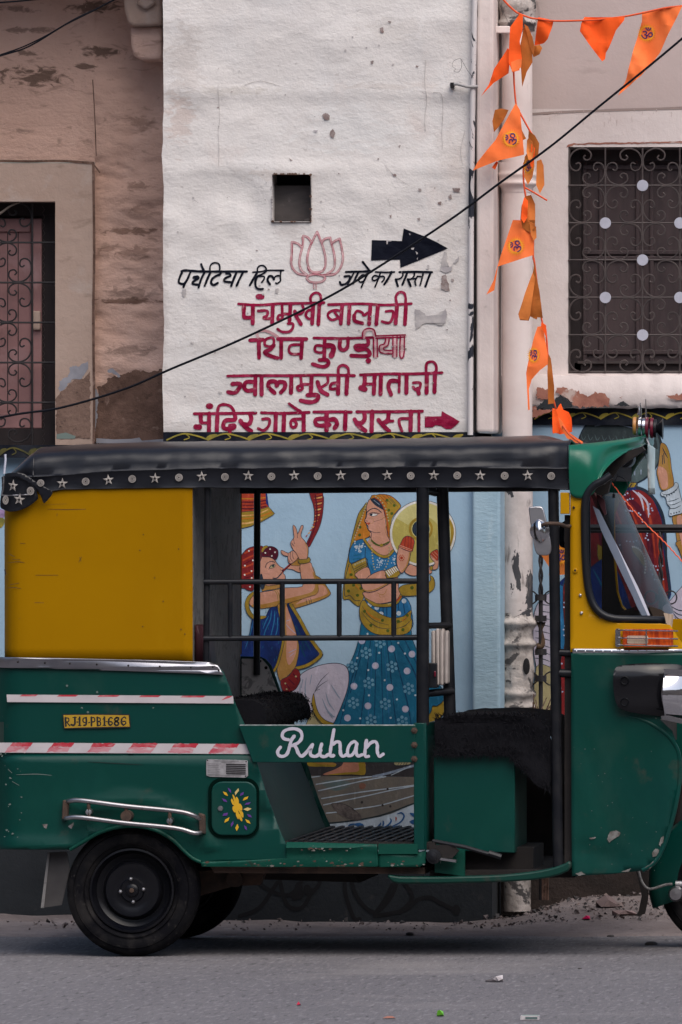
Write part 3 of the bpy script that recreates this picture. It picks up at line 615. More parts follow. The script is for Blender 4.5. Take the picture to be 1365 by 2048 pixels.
# ================================================================ cream wall on the right, set back
t = T('cream_wall', 'cream plaster wall with dark barred window and painted figure right of the drainpipe', 'wall', tuple(W(1200, 1820, YR)))
WR = (1137, 294, 1452, 747)
mb = MB(); wallgrid(mb, 985, 1800, 218, 815, YR, m_cream, [WR], None); reveal(mb, WR, YR, .10, m_cream)
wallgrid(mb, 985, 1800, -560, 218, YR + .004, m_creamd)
boxw(mb, W(1452, 0, YR).x + .02, W(1800, 0, YR).x, YR + .01, 2.95, 0, W(0, -560, YR).z, m_cream)
f = Fr(930, 0, 3.138, YR)
strk(mb, f, "425,712 520,715 600,700 700,700 850,690 1000,685 1200,680 1400,672", 8, m_stone)
strk(mb, f, "425,716 600,704 900,692 1400,678", 15, M('line_stain', (.30, .24, .22), .9))
strk(mb, f, "455,0 470,60 475,140", 5, m_creamd)
poly(mb, Fr(0, 0, 1, YR), jag(f("640,925 650,903 800,895 1000,893 1200,890 1400,885 1400,898 1000,903 700,908"), 1.6, 4, 3), m_brick, 1)
for i in range(26):
    x = rr.uniform(1070, 1365); y = 218 + rr.uniform(0, 1) ** 2 * 26
    strk(mb, Fr(0, 0, 1, YR), [(x, y), (x + rr.uniform(-1, 1), y + rr.uniform(3, 12))], 1.2, m_creamd, taper=True)
mb.build('wall_face', t, smooth=0)
mb = MB(); tmp = []
a, b = W(1000, 750, YR - .05), W(1800, 816, YR - .05)
nx = 120
rows = []
for z, y0 in ((a.z, YR + .01), (a.z - .002, YR - .035), (a.z - .03, YR - .045), ((a.z + b.z) / 2, YR - .05), (b.z + .015, YR - .05), (b.z, YR - .04), (b.z, YR + .01)):
    rows.append([(a.x + (b.x - a.x) * i / nx, y0 + .006 * N3(i * .3, z * 20, 2), z + .006 * N3(i * .35, z * 9, 6)) for i in range(nx + 1)])
loft(mb, rows, m_cream)
f = Fr(930, 440, 3.138, YR - .058)
for s, m in (("450,1175 490,1140 560,1125 600,1100 640,1120 670,1150 680,1180 560,1190 455,1190", m_plinth), ("455,1050 500,1060 530,1075 560,1100 540,1120 480,1130 445,1110", m_brick), ("575,1055 620,1050 680,1065 720,1075 760,1110 820,1080 880,1090 910,1130 905,1165 840,1178 760,1170 690,1175 660,1130 600,1090 575,1085", m_brick),
             ("940,1160 985,1140 1010,1140 1035,1165 1000,1172", m_plinth), ("1270,1100 1365,1090 1460,1090 1460,1140 1365,1130 1290,1125", m_brick), ("970,1110 990,1105 985,1130", m_brick), ("560,1190 450,1190 440,1160 420,1180 415,1240 450,1240", m_brick)):
    poly(mb, Fr(0, 0, 1, YR - .058), jag(f(s), 4.5, 2.5, len(s), .16), m, 1)
mb.build('window_ledge', t, smooth=60)
win = MB(); box(win, WR[0] - 5, WR[1] - 5, WR[2] + 5, WR[3] + 5, YR + .16, YR + .18, m_cave)
box(win, 1137, 294, 1162, 747, YR + .07, YR + .10, m_cave); box(win, 1163, 294, WR[2], 322, YR + .07, YR + .10, m_cave); box(win, 1150, 726, WR[2], 747, YR + .07, YR + .11, m_cave); box(win, 1156, 722, WR[2], 727, YR + .055, YR + .11, m_irong)
win = win.build('window', t, smooth=0)
mb = MB(); box(mb, 1160, 320, WR[2], 727, YR + .11, YR + .14, m_shutb)
for c in (1166, 1198, 1272, 1280, 1300, 1372): box(mb, c, 322, c + 8, 726, YR + .10, YR + .109, m_shutb)
for y in (330, 500, 512, 700): box(mb, 1166, y, WR[2], y + 9, YR + .098, YR + .108, m_shutb)
mb.build('shutter', win, smooth=0, bevel=.003)
gr = MB(); YG = YR - .004
for y in (371, 446, 520, 595, 670): tpx(gr, [(1137, y), (WR[2], y)], .0032, m_irong, YG)
for y in (296, 745): tpx(gr, [(1137, y), (WR[2], y)], .006, m_irong, YG + .012, 4)
VX = (1138, 1211, 1285.5, 1360, 1434)
for x in VX: tpx(gr, [(x, 296), (x, 745)], .0032 if x > 1140 else .006, m_irong, YG if x > 1140 else YG + .012)
VY = (296, 371, 446, 520, 595, 670, 745); discs = []
for i, x in enumerate(VX):
    for j, y in enumerate(VY):
        if (i + j) % 2 == 1 and 0 < i and 0 < j < 6: discs.append((x, y)); continue
        if (i + j) % 2 == 1: continue
        for sx in (-1, 1):
            for sy in (-1, 1):
                if 1136 < x + sx * 20 < WR[2] and 294 < y - sy * 20 < 748: scroll(gr, (x, y), sx, sy, .232, YG, .0031, m_irong)
gr = gr.build('grille', win, smooth=60)
for x, y in discs:
    mb = MB(); c = W(x, y, YG - .012); lathe(mb, c, [(.0001, 0), (.0195, 0), (.020, .003), (.020, .007), (.0001, .007)], m_disc, 'Y', 24); mb.build('disc', win, smooth=40)
mb = MB(); box(mb, 1001, 816, 1800, 850, YR - .012, 2.9, m_band); vine(mb, Fr(0, 0, 1, YR - .012), 1070, 1560, 831, 7, 66, m_vine, 2.6, .002); mb.build('painted_band', t, smooth=0)
mb = MB(); wallgrid(mb, 985, 1800, 850, 1500, YR, m_blue); boxw(mb, W(985, 0, YR).x, W(1800, 0, YR).x, YR + .01, 2.9, 0, W(0, 850, YR).z, m_base)
mb.build('mural_wall', t, smooth=0)
mb = MB(); box(mb, 985, 1500, 1800, 1850, YR - .02, 2.9, m_base); mb.build('plinth', t, smooth=0)
cream_wall = t
# ================================================================ painted figures on the walls
def mp(name, c, c2=None, sc=14, **k):
    return M(name, c, .75, spec=.15, var=(c2 or tuple(v * .68 for v in c), sc, .38, .66, (1, 1, .6)), layers=[(tuple(min(1, v * 1.35 + .02) for v in c), sc * 3, .56, .70, (1.6, 1, .5), .6), ((.34, .36, .38), 34, .735, .75, (1, 1, 1), .7)], bump=[(40, .006), (120, .002)], **k)
p_line = mp('mural_outline', (.018, .03, .05)); p_skin = mp('mural_skin', (.50, .255, .19), (.43, .21, .13)); p_tan = mp('mural_tan', (.36, .20, .06), (.30, .15, .03))
p_gold = mp('mural_gold', (.33, .215, .025), (.20, .135, .02)); p_oran = mp('mural_orange', (.46, .15, .015), (.33, .14, .015)); p_red = mp('mural_red', (.20, .016, .018), (.10, .008, .012))
p_redb = mp('mural_bright_red', (.38, .05, .02), (.25, .03, .015)); p_mar = mp('mural_maroon', (.10, .008, .02), (.05, .004, .014)); p_navy = mp('mural_navy', (.008, .030, .16), (.006, .015, .07)); p_blu = mp('mural_clear_blue', (.022, .15, .33), (.014, .10, .22))
p_teal = mp('mural_teal', (.010, .120, .215), (.008, .085, .16)); p_teald = mp('mural_dark_teal', (.006, .05, .12)); p_lil = mp('mural_lilac_white', (.46, .42, .50), (.40, .38, .47)); p_wht = mp('mural_white', (.66, .64, .60))
p_dotl = mp('mural_dot', (.40, .42, .56), (.28, .33, .48), 60); p_flow = mp('mural_flower', (.13, .29, .40), (.08, .21, .32), 60); p_olive = mp('mural_olive', (.40, .34, .09), (.32, .27, .07)); p_oliv2 = mp('mural_pale_olive', (.50, .46, .20), (.42, .38, .14))
p_grn = mp('mural_green', (.07, .10, .015)); p_floor = mp('mural_floor', (.165, .145, .12), (.125, .115, .105)); p_dk = mp('mural_dark_ground', (.045, .042, .045)); p_tgrey = mp('mural_fold', (.25, .31, .40))
p_pink = mp('mural_foot', (.47, .20, .13)); p_drk = mp('mural_dark_grey', (.032, .045, .048), (.022, .03, .034)); p_dgr = mp('mural_grey_green', (.075, .11, .115), (.05, .075, .085)); p_wb = mp('mural_white_blue', (.47, .55, .62)); p_scro = mp('mural_scroll', (.03, .11, .28))
p_cream = mp('mural_cream', (.40, .35, .19)); p_hl = mp('mural_highlight', (.60, .38, .14), (.45, .16, .04), 40)
white_pier = bpy.data.objects['white_pier']
def dots(mb, fr, s, r, m, n=8):
    for c in P(s) if isinstance(s, str) else s: dot(mb, fr, c, r, m, n=n)
def lines(mb, fr, s, wd, m, **k):
    for q in s.split('|'): strk(mb, fr, q.strip(), wd, m, **k)
# ---------------------------------------------------------------- musician
A = Fr(480, 980, 5.6875, YP); C = Fr(480, 1200, 5.6875, YP); mb = MB()
def pa(s, m, o=6, n=3): poly(mb, A, s, m, n, ol=o, olm=p_line)
def pc(s, m, o=6, n=3): poly(mb, C, s, m, n, ol=o, olm=p_line)
pa("785,-60 945,-60 945,45 957,100 950,220 930,350 895,450 840,560 790,650 760,610 800,520 838,400 848,250 830,150 800,60", p_red)
for i in range(15):
    t0 = i / 15; x = 950 - 200 * t0 ** 2.6 - 10; y = 40 + 500 * t0; ww = 85 * (1 - t0) + 20
    poly(mb, A, [(x - ww, y + 22), (x - ww * .4, y + 6), (x, y), (x - 4, y + 16), (x - ww * .5, y + 26)], p_hl if i % 2 else p_redb, 1)
lines(mb, A, "860,60 880,250 860,400 800,560 775,620", 16, p_mar)
# raised bell of the other instrument, top left
poly(mb, A, "-200,-40 300,-40 300,75 308,150 330,195 250,240 46,250 -200,250", p_redb, 1, ol=6, olm=p_line)
for i in range(4): lines(mb, A, "-100,%d 100,%d 200,%d 300,%d" % (95 + 38 * i, 100 + 38 * i, 96 + 36 * i, 85 + 33 * i), 14, (p_oran, p_mar, p_red, p_mar)[i])
poly(mb, A, "295,40 312,40 332,192 300,150", p_navy, 1)
pa("-200,255 46,248 180,235 330,190 360,225 398,268 370,290 250,360 120,415 46,432 -200,450", p_gold, 6, 1)
lines(mb, A, "-100,320 60,325 200,310 360,255", 18, p_oran); lines(mb, A, "-100,295 60,292 200,275 320,225", 14, p_hl); lines(mb, A, "-100,375 60,380 160,362 250,330", 20, p_wht if 0 else p_hl)
# far arm
pa("790,900 850,960 900,990 930,1015 1000,1110 1032,1165 1025,1195 960,1235 800,1295 620,1348 560,1330 600,1270 800,1220 880,1180 880,1050", p_tan)
pa("800,1120 940,1080 1000,1160 960,1200 800,1250 640,1300 700,1250", p_skin, 0)
lines(mb, A, "755,1245 770,1310|785,1240 800,1300|808,1232 820,1290", 5, p_line)
pa("540,880 560,855 690,858 695,935 650,930 600,905 545,897", p_skin)
pa("600,830 660,770 695,800 692,858 580,856", p_tan, 4)
# neck and head
pa("235,1000 290,1040 450,1040 455,1112 300,1142 250,1145", p_tan, 4)
pa("200,740 255,748 350,768 395,792 430,840 462,872 496,890 490,908 500,932 492,948 515,968 520,1008 500,1060 380,1082 300,1085 230,1010 195,900", p_skin)
pa("248,950 268,1010 288,1080 265,1135 235,1100 225,1000", p_line, 0)
pa("-60,900 -20,800 20,740 60,690 100,660 160,642 210,640 260,640 285,690 255,755 215,870 190,1000 168,1075 150,1145 90,1140 50,1118 0,1110 -50,1020", p_red)
lines(mb, A, "60,720 130,680 220,660|40,800 120,760 220,720|40,880 130,850 215,790|50,960 120,940 190,890|55,1050 110,1030 175,980", 20, p_redb)
lines(mb, A, "50,840 130,800 220,755|50,1000 120,985 180,935", 9, p_mar)
pa("250,755 262,690 300,650 360,640 410,660 436,692 437,745 417,788 395,790 340,762", p_mar)
pa("245,690 268,645 310,632 322,650 288,672 262,708", p_gold, 4)
dots(mb, A, "105,692 150,800 135,922 57,965 138,1000 118,1100 345,672 292,715 402,708 366,750 60,860 200,700 190,830", 10, p_wht)
poly(mb, A, "335,882 360,852 390,845 405,865 380,886 355,890", p_cream, 2, ol=4, olm=p_line); dot(mb, A, (380, 862), 14, p_line); lines(mb, A, "292,882 305,842 335,818 365,812 402,822", 7, p_line); lines(mb, A, "330,905 350,870 395,842", 5, p_line)
lines(mb, A, "378,1002 420,1003 455,972 490,925", 12, p_line); lines(mb, A, "480,940 495,945", 8, p_redb); lines(mb, A, "462,905 478,915 490,905", 4, p_line)
# flute
lines(mb, A, "492,920 580,840 665,740", 22, p_mar); lines(mb, A, "500,910 640,770", 5, p_redb)
# near arm and hand
pa("690,838 800,820 830,885 858,960 890,1085 896,1140 870,1185 800,1208 520,1295 450,1312 260,1345 150,1332 108,1290 102,1240 132,1195 200,1172 260,1160 380,1140 520,1112 710,1098 700,1000", p_skin)
pa("850,950 892,1085 896,1140 870,1185 800,1208 520,1295 260,1347 150,1335 150,1300 260,1300 520,1240 780,1175 845,1130 855,1050 830,940", p_tan, 0)
lines(mb, A, "840,880 862,960 885,1060 880,1130 830,1180", 6, p_gold)
lines(mb, A, "395,1135 430,1200 440,1310|420,1130 450,1200 455,1300|440,1128 470,1190 470,1290", 7, p_gold)
pa("470,690 490,688 530,710 560,715 600,690 640,710 668,765 600,832 562,830 545,792 548,757 500,742 475,718", p_skin)
lines(mb, A, "552,720 550,780 575,820|580,700 575,770 600,810|605,695 605,760 620,785", 5, p_line)
pa("605,410 622,405 640,430 652,470 662,495 690,430 700,405 722,403 722,428 705,480 700,530 742,582 775,640 782,700 770,772 740,792 690,796 665,762 645,722 610,680 582,622 582,590 612,550 617,520", p_skin)
lines(mb, A, "612,560 625,612|655,490 658,545|588,600 620,640", 5, p_line); lines(mb, A, "745,600 768,660 772,740", 8, p_tan)
pa("668,792 760,785 778,763 800,775 806,802 780,827 700,840 672,827", p_gold)
# torso, vest, belt, trousers
pc("430,60 545,50 585,150 625,300 662,450 677,540 665,650 630,772 560,852 490,912 455,915 425,800 440,700 490,470 480,300", p_tan)
poly(mb, C, "525,70 570,150 605,280 645,430 652,540 620,660 560,740 530,640 535,450 530,300", p_skin, 3); lines(mb, C, "530,240 570,225|530,280 600,350 640,380|560,600 640,560|570,640 620,600", 6, p_dotl)
pc("-60,500 0,440 100,420 140,215 172,222 250,215 300,182 345,90 430,85 462,180 490,300 500,430 475,562 430,722 395,775 330,900 -60,900", p_navy)
lines(mb, C, "365,110 350,220 300,330 270,420|400,120 390,260 350,420|430,200 430,320 400,440|330,180 290,260 265,330", 14, p_blu, taper=True); lines(mb, C, "150,240 135,330 110,420 60,560", 12, p_blu, taper=True)
for i in range(46):
    u, v = random.uniform(60, 470), random.uniform(120, 760)
    if u > 200 - (v - 200) * .3: lines(mb, C, "%f,%f %f,%f" % (u, v, u - 3, v + 26), 5, p_teal)
lines(mb, C, "452,100 492,300 497,450 470,590 430,730 395,800", 34, p_gold); lines(mb, C, "470,110 510,300 512,450 485,590 445,730 410,805|440,180 478,330 482,450 456,590 415,730 380,790", 5, p_line)
pc("540,58 600,55 690,210 780,400 890,570 945,618 890,680 800,735 655,788 640,760 665,650 677,540 662,450 622,295", p_navy)
lines(mb, C, "640,300 700,430 740,560|690,520 740,640|720,420 800,560", 18, p_teald)
lines(mb, C, "580,50 690,232 780,402 870,532 925,615 860,686 760,745 650,775", 34, p_gold); lines(mb, C, "600,45 708,225 798,392 890,525 950,620 870,702 765,765 655,795|562,60 672,240 765,415 850,540 890,620 840,670 750,728 650,755", 5, p_line)
pc("60,60 70,0 105,-60 165,-100 175,-80 130,-20 110,20 108,60 118,110 142,150 180,178 300,182 290,205 250,218 172,222 120,195 80,140", p_gold, 5)
pc("465,920 560,862 622,780 672,800 692,860 682,940 640,1012 560,1062 495,1040", p_red); lines(mb, C, "560,900 620,960|520,940 570,1010|610,840 660,900", 14, p_mar); dots(mb, C, "640,870 520,948 535,1015", 11, p_cream)
pc("500,1040 560,1062 640,1200 560,1220 520,1100", p_mar)
pc("780,1350 830,1250 890,1340 960,1418 940,1600 700,1700 640,1600 720,1500", p_cream)
pc("690,858 760,802 900,745 1060,718 1180,735 1230,790 1243,880 1230,1000 1180,1150 1110,1320 1065,1402 1000,1392 930,1332 870,1252 830,1250 775,1345 700,1260 620,1150 575,1062 640,1010 690,920", p_lil, 8)
pc("842,1062 822,1160 840,1270 895,1360 960,1418 1050,1440 1068,1402 980,1370 910,1300 872,1210 852,1110", p_gold, 6)
lines(mb, C, "1020,820 920,920 850,1050|1000,915 900,985 850,1060|915,1015 860,1030", 7, p_line, taper=True)
lines(mb, C, "760,880 745,1000 760,1150 800,1230|690,960 690,1100 740,1230|820,850 800,960|720,900 700,1000|980,1050 1010,1160 1080,1260|1010,1260 1060,1320 1090,1330|940,1120 990,1240 1060,1350|1040,960 1100,1060 1150,1130", 14, p_tgrey, taper=True)
mb.build('painted_musician', white_pier, smooth=0, label='painted man in a red turban and blue vest blowing a long horn')
# ---------------------------------------------------------------- woman with the round drum
B = Fr(670, 970, 5.25, YP); G2 = Fr(660, 1200, 5.25, YP); mb = MB()
def pb(s, m, o=6, n=3): poly(mb, B, s, m, n, ol=o, olm=p_line)
def pd(s, m, o=6, n=3): poly(mb, G2, s, m, n, ol=o, olm=p_line)
pb("370,150 440,105 500,97 560,105 620,135 695,215 660,270 600,350 585,450 585,590 500,560 360,540", p_oran)
pb("560,140 620,150 690,218 640,280 600,360 580,460 560,380 545,260", p_gold, 0)
lines(mb, B, "470,110 560,200|500,105 600,200|540,105 640,215|450,120 520,200|580,125 660,225", 5, p_line, taper=True); dots(mb, B, "550,160 625,215 568,265 600,300", 16, p_grn)
pb("335,180 300,230 250,300 215,420 185,540 160,650 140,760 110,900 100,990 85,1190 150,1200 200,1245 265,1270 315,1130 300,1060 250,980 215,920 165,800 152,720 172,650 215,590 305,570 385,530 375,500 350,470 330,410 320,340 345,230", p_gold)
poly(mb, B, "335,235 275,350 240,430 215,510 205,585 300,570 387,522 350,470 330,410 312,378 326,340 330,290", p_oran, 2, ol=5, olm=p_line)
lines(mb, B, "150,830 110,990 105,1160 160,1160 210,1210 265,1215", 7, p_line); lines(mb, B, "150,860 180,980 260,1100", 22, p_oran, taper=True)
dots(mb, B, "265,442 262,525 172,942 198,1050 145,1113 240,1158 275,1085", 17, p_grn)
dots(mb, B, [(335 - 8 * i - .55 * i * i * .12, 190 + 26 * i) for i in range(15)], 9, p_cream)
# drum
for r, m in ((350, p_line), (345, p_wht), (322, p_olive)): dot(mb, B, (925, 508), r, m, n=48)
poly(mb, B, [(925 + 322 * cos(a * pi / 24) * k, 508 + 322 * sin(a * pi / 24) * k) for k, rg in ((1, range(-20, 6)), (.55, range(5, -21, -1))) for a in rg], p_oliv2, 1)
lines(mb, B, "1180,320 1225,420 1235,520 1215,640", 34, p_gold, taper=True)
for r, m in ((127, p_gold), (100, p_oliv2), (92, p_line)): dot(mb, B, (905, 462), r, m, n=32)
pb("735,905 790,832 860,855 1000,855 1015,880 1010,930 860,952 790,947", p_skin)
pb("670,1100 720,1050 850,1035 1000,1010 1000,950 1040,978 1053,1050 1025,1110 940,1150 850,1162 700,1162", p_gold); dots(mb, B, "812,1078 905,1090", 20, p_grn)
pb("1003,722 1050,685 1085,690 1085,870 1010,882 1052,822 1012,772", p_skin); pb("1003,722 1050,685 1085,690 1085,790 1040,770", p_redb, 4); lines(mb, B, "1010,735 1060,790|1025,715 1075,770|1045,700 1085,740", 5, p_skin); pb("1000,860 1025,850 1030,885 1005,895", p_gold, 4)
# neck, belly, face
pb("380,500 560,540 600,640 612,690 540,742 470,732 400,682 345,600 378,560", p_skin, 0)
pb("295,1130 340,1122 430,1110 560,1045 660,960 672,1100 692,1150 650,1205 520,1242 430,1242 350,1212 305,1160", p_skin)
lines(mb, B, "450,1130 480,1150 520,1145 550,1090|470,1160 480,1180", 5, p_tan)
pb("355,165 380,150 420,190 500,240 530,330 540,420 560,540 580,590 540,630 490,642 430,610 385,570 385,500 355,472 350,432 337,417 332,397 312,375 332,340 337,290 332,240", p_skin)
pb("375,150 420,138 485,190 525,255 512,262 440,222 398,185", p_line, 0); lines(mb, B, "410,160 470,205", 8, p_tgrey, taper=True)
poly(mb, B, "365,312 400,298 455,308 430,322 392,328", p_wht, 2, ol=4, olm=p_line); dot(mb, B, (385, 312), 13, p_line); lines(mb, B, "342,285 370,260 410,245 450,255 490,288", 9, p_line); lines(mb, B, "358,306 400,288 472,300", 5, p_line)
lines(mb, B, [0] and "360,360 380,345 405,360 410,385 390,405 365,395", 3, p_tan); lines(mb, B, "410,385 500,360", 3, p_line); lines(mb, B, "332,402 368,400 352,415", 10, p_redb); lines(mb, B, "322,375 345,380", 5, p_line); lines(mb, B, "355,472 420,500 480,495", 5, p_line); lines(mb, B, "500,355 530,340 545,400 530,470 555,540", 4, p_tan)
dots(mb, B, "430,120 455,138 480,160 502,188 520,220 535,250 545,282 553,312 560,342 566,375", 9, p_cream); lines(mb, B, "415,130 470,165 510,230 535,310 555,400 562,520", 7, p_redb)
# blouse
pb("172,650 215,592 305,570 360,642 420,712 500,762 560,757 615,692 658,742 655,842 530,897 400,937 375,932 350,842 322,762 172,822 150,742", p_blu)
lines(mb, B, "305,580 322,660 322,760 350,850 375,930", 6, p_line); lines(mb, B, "200,740 280,730|190,780 270,770|380,840 400,900|640,760 640,830", 16, p_teal, taper=True)
for i in range(38): dot(mb, B, (random.gauss(245, 32), random.gauss(645, 24)), random.uniform(5, 11), p_wb, n=6)
for i in range(26): dot(mb, B, (random.gauss(475, 24), random.gauss(810, 22)), random.uniform(4, 9), p_wb, n=6)
for i in range(12): dot(mb, B, (random.gauss(622, 10), random.gauss(780, 20)), random.uniform(4, 9), p_wb, n=6)
pb("178,832 322,762 342,852 217,932", p_gold, 5, 1); dots(mb, B, "215,835 240,822 265,812 290,802 312,792", 12, p_cream); lines(mb, B, "200,885 335,815|208,905 338,835", 5, p_line)
lines(mb, B, "312,572 370,652 430,712 500,750 560,745 612,692", 26, p_gold); lines(mb, B, "325,570 380,645 435,700 500,735 555,730 605,680|300,580 355,655 420,725 500,765 565,760 625,700", 4, p_line)
lines(mb, B, "388,580 430,620 490,632 570,598", 14, p_grn); dot(mb, B, (492, 632), 16, p_gold)
dots(mb, B, "372,562 376,590 382,620 386,650 390,680 393,710 396,740 399,770 403,800 408,830 414,860 422,885 575,650 576,680 574,710 571,740 568,770 562,800 552,830 540,858 525,885", 8, p_cream)
# arms
pb("215,932 342,860 378,940 350,972 420,1060 320,1100 296,1090 250,990", p_skin)
pb("345,972 420,922 525,897 545,980 660,975 560,1042 430,1112 340,1125 300,1095 285,1040", p_skin); lines(mb, B, "300,1095 340,1112 430,1098 560,1030", 12, p_tan)
pb("653,832 660,702 690,622 720,560 760,535 810,550 837,590 830,642 802,700 787,782 760,862 700,925", p_skin); lines(mb, B, "790,700 775,790 745,870 705,905", 12, p_tan)
pb("688,625 720,560 760,535 810,550 837,590 828,650 800,702 678,652", p_redb, 5); lines(mb, B, "745,545 735,640|775,540 770,655|805,555 800,665", 4, p_mar); lines(mb, B, "682,632 810,680|678,648 805,695", 6, p_skin)
dots(mb, B, [(703 + 27 * cos(a * pi / 5), 765 + 30 * sin(a * pi / 5)) for a in range(10)], 6, p_redb, 6); dot(mb, B, (703, 765), 15, p_redb)
pb("525,902 640,846 692,930 650,970 550,980", p_gold, 5, 1)
for i in range(6): lines(mb, B, "%d,%d %d,%d" % (540 + 20 * i, 905 - 9 * i, 575 + 18 * i, 955 - 12 * i), 12, p_wht)
# skirt
pd("375,0 470,50 650,72 730,-10 800,-25 842,40 857,102 850,320 500,340 340,240 330,100", p_blu)
lines(mb, G2, "520,70 530,160|560,80 565,165|600,80 600,170|720,20 730,160|770,10 790,140|480,60 480,120", 9, p_teald); dots(mb, G2, "495,80 725,140 540,145 780,10 420,50", 26, p_wb)
pd("1000,960 1150,960 1212,990 1228,1010 1228,1150 1112,1272 985,1290 985,1100", p_gold)
pd("335,235 400,310 500,362 640,370 780,362 852,310 865,400 930,560 1010,720 1212,985 1140,1105 1080,1112 1060,1182 980,1262 980,1480 -20,1480 100,1150 180,950 202,800 190,720 260,560 312,380", p_teal)
lines(mb, G2, "340,430 100,1330|430,425 320,1330|492,425 468,1330|540,425 560,1330|600,425 700,1330|640,425 800,1010 860,1330|700,425 900,780 960,1100|380,420 215,980|780,400 960,760", 15, p_teald, taper=True)
lines(mb, G2, "460,425 400,1330|570,425 630,1330|300,540 160,1000", 10, p_blu, taper=True)
dots(mb, G2, "650,513 865,568 480,690 813,745 255,905 632,917 402,1112 795,1145 187,1238 338,428", 36, p_dotl, 16); dots(mb, G2, "650,513 865,568 480,690 813,745 255,905 632,917 402,1112 795,1145 187,1238", 24, p_lil, 12)
for c in P("383,555 655,700 412,870 830,930 250,1080 585,1090 435,1260 765,1275 235,700 530,445"):
    for a in range(6): dot(mb, G2, (c[0] + 46 * cos(a * pi / 3 + .4), c[1] + 46 * sin(a * pi / 3 + .4)), 18, p_flow, n=8)
    dot(mb, G2, c, 17, p_flow, n=8)
dots(mb, G2, "290,608 520,555 405,735 578,842 413,1000 143,1157 320,1243 640,1237 706,1043 790,562 398,355 720,450 900,1000", 11, p_wb)
pd("312,140 322,40 362,0 402,52 480,115 600,176 700,186 780,166 857,105 852,180 867,222 852,312 780,362 640,368 500,362 400,312 335,232", p_gold)
lines(mb, G2, "340,60 400,160 500,230 620,260|330,120 420,230 520,290 640,300|860,130 780,210 690,250|860,200 790,270 700,300", 6, p_line, taper=True); lines(mb, G2, "360,80 440,170 560,220|840,150 760,220", 16, p_oran, taper=True); dots(mb, G2, "367,117 555,212 433,265 610,322 770,312 815,160 720,225", 17, p_grn)
pb("308,1178 430,1240 520,1247 640,1217 690,1148 708,1180 640,1262 520,1282 400,1267", p_gold, 5); lines(mb, B, "650,1220 695,1170", 14, p_redb); lines(mb, B, "560,1250 610,1240", 10, p_cream)
mb.build('painted_dancer', white_pier, smooth=0, label='painted woman in a blue skirt and gold veil holding a round drum')
# ---------------------------------------------------------------- painted floor below the figures
E = Fr(600, 1510, 5.46, YP); mb = MB()
def pe(s, m, o=0, n=1): poly(mb, E, s, m, n, ol=o, olm=p_line)
pe("-500,-150 1600,-150 1600,240 120,228 -500,260", p_dk); pe("-500,250 120,225 400,232 800,236 1600,240 1600,420 1240,535 1000,640 850,680 700,702 350,745 -500,820", p_floor)
pe("230,290 420,275 560,300 540,350 400,390 300,360", mp('floor_teal_trace', (.10, .14, .14), (.15, .14, .12)), 0, 3); pe("650,320 690,305 725,330 700,370 655,365", mp('floor_red_trace', (.23, .11, .075)), 0, 2)
pe("-500,825 350,745 700,704 850,682 1000,642 1240,537 1600,420 1600,1135 -500,1135", p_wb)
lines(mb, E, "-500,330 150,240 222,232|180,320 480,272 760,238 900,232|205,390 500,325 700,280 940,236|240,475 600,415 940,370|260,545 520,490 800,430 1000,385 1230,342 1600,270|940,372 1100,350 1400,310|290,635 420,622|590,592 900,545 1225,450 1600,360", 12, p_wb)
lines(mb, E, "800,236 940,205 1100,160 1215,125 1500,60", 26, p_tgrey); lines(mb, E, "1000,220 1215,120", 9, p_wb)
lines(mb, E, "-500,818 345,742 600,714 750,690 900,655 1060,600 1240,532 1600,412", 16, p_drk)
pe("80,60 300,70 392,88 402,110 372,132 250,128 100,126", p_gold, 5, 2); pe("150,60 300,72 385,90 390,108 200,100", p_tan, 0, 2)
pe("500,60 702,60 722,150 716,205 680,222 560,212 275,223 272,196 370,160 460,110", p_pink, 6, 2); pe("640,60 705,60 722,150 716,205 680,220 560,212 400,218 300,215 500,190 620,185 650,150", p_gold, 0, 2)
pe("1030,95 1050,70 1200,60 1215,85 1190,106 1060,116", p_cream, 6, 2); lines(mb, E, "1070,112 1085,85|1100,110 1115,85|1130,110 1145,82|1160,108 1175,82", 5, p_line)
pe("340,535 380,522 440,525 520,550 600,600 660,640 677,690 655,715 600,718 520,690 420,640 380,590", M('bare_grey_stone', (.14, .115, .105), .95, var=((.05, .042, .042), 26, .42, .6), bump=[(60, .01)]), 0, 2)
lines(mb, E, "345,530 440,528 530,556 610,610 672,680", 7, p_dk, taper=True)
for c in ("960,372", "680,515", "905,548", "990,560"): dots(mb, E, c, 14, p_dk, 6)
lines(mb, E, "525,800 545,765 600,755 640,770|850,780 880,755 885,735|900,790 915,750 910,715|880,800 960,770 1000,720 985,690|950,800 1090,740 1140,670 1110,630 1060,645|1000,790 1100,772", 18, p_scro, taper=True)
pe("600,750 660,740 705,770 640,785", p_scro, 0, 2); pe("1200,630 1260,640 1260,680 1220,660", p_scro, 0, 2); pe("1195,730 1260,700 1260,760", p_scro, 0, 2); pe("1045,672 1062,690 1050,725", p_redb, 0, 2)
mb.build('painted_floor', white_pier, smooth=0)
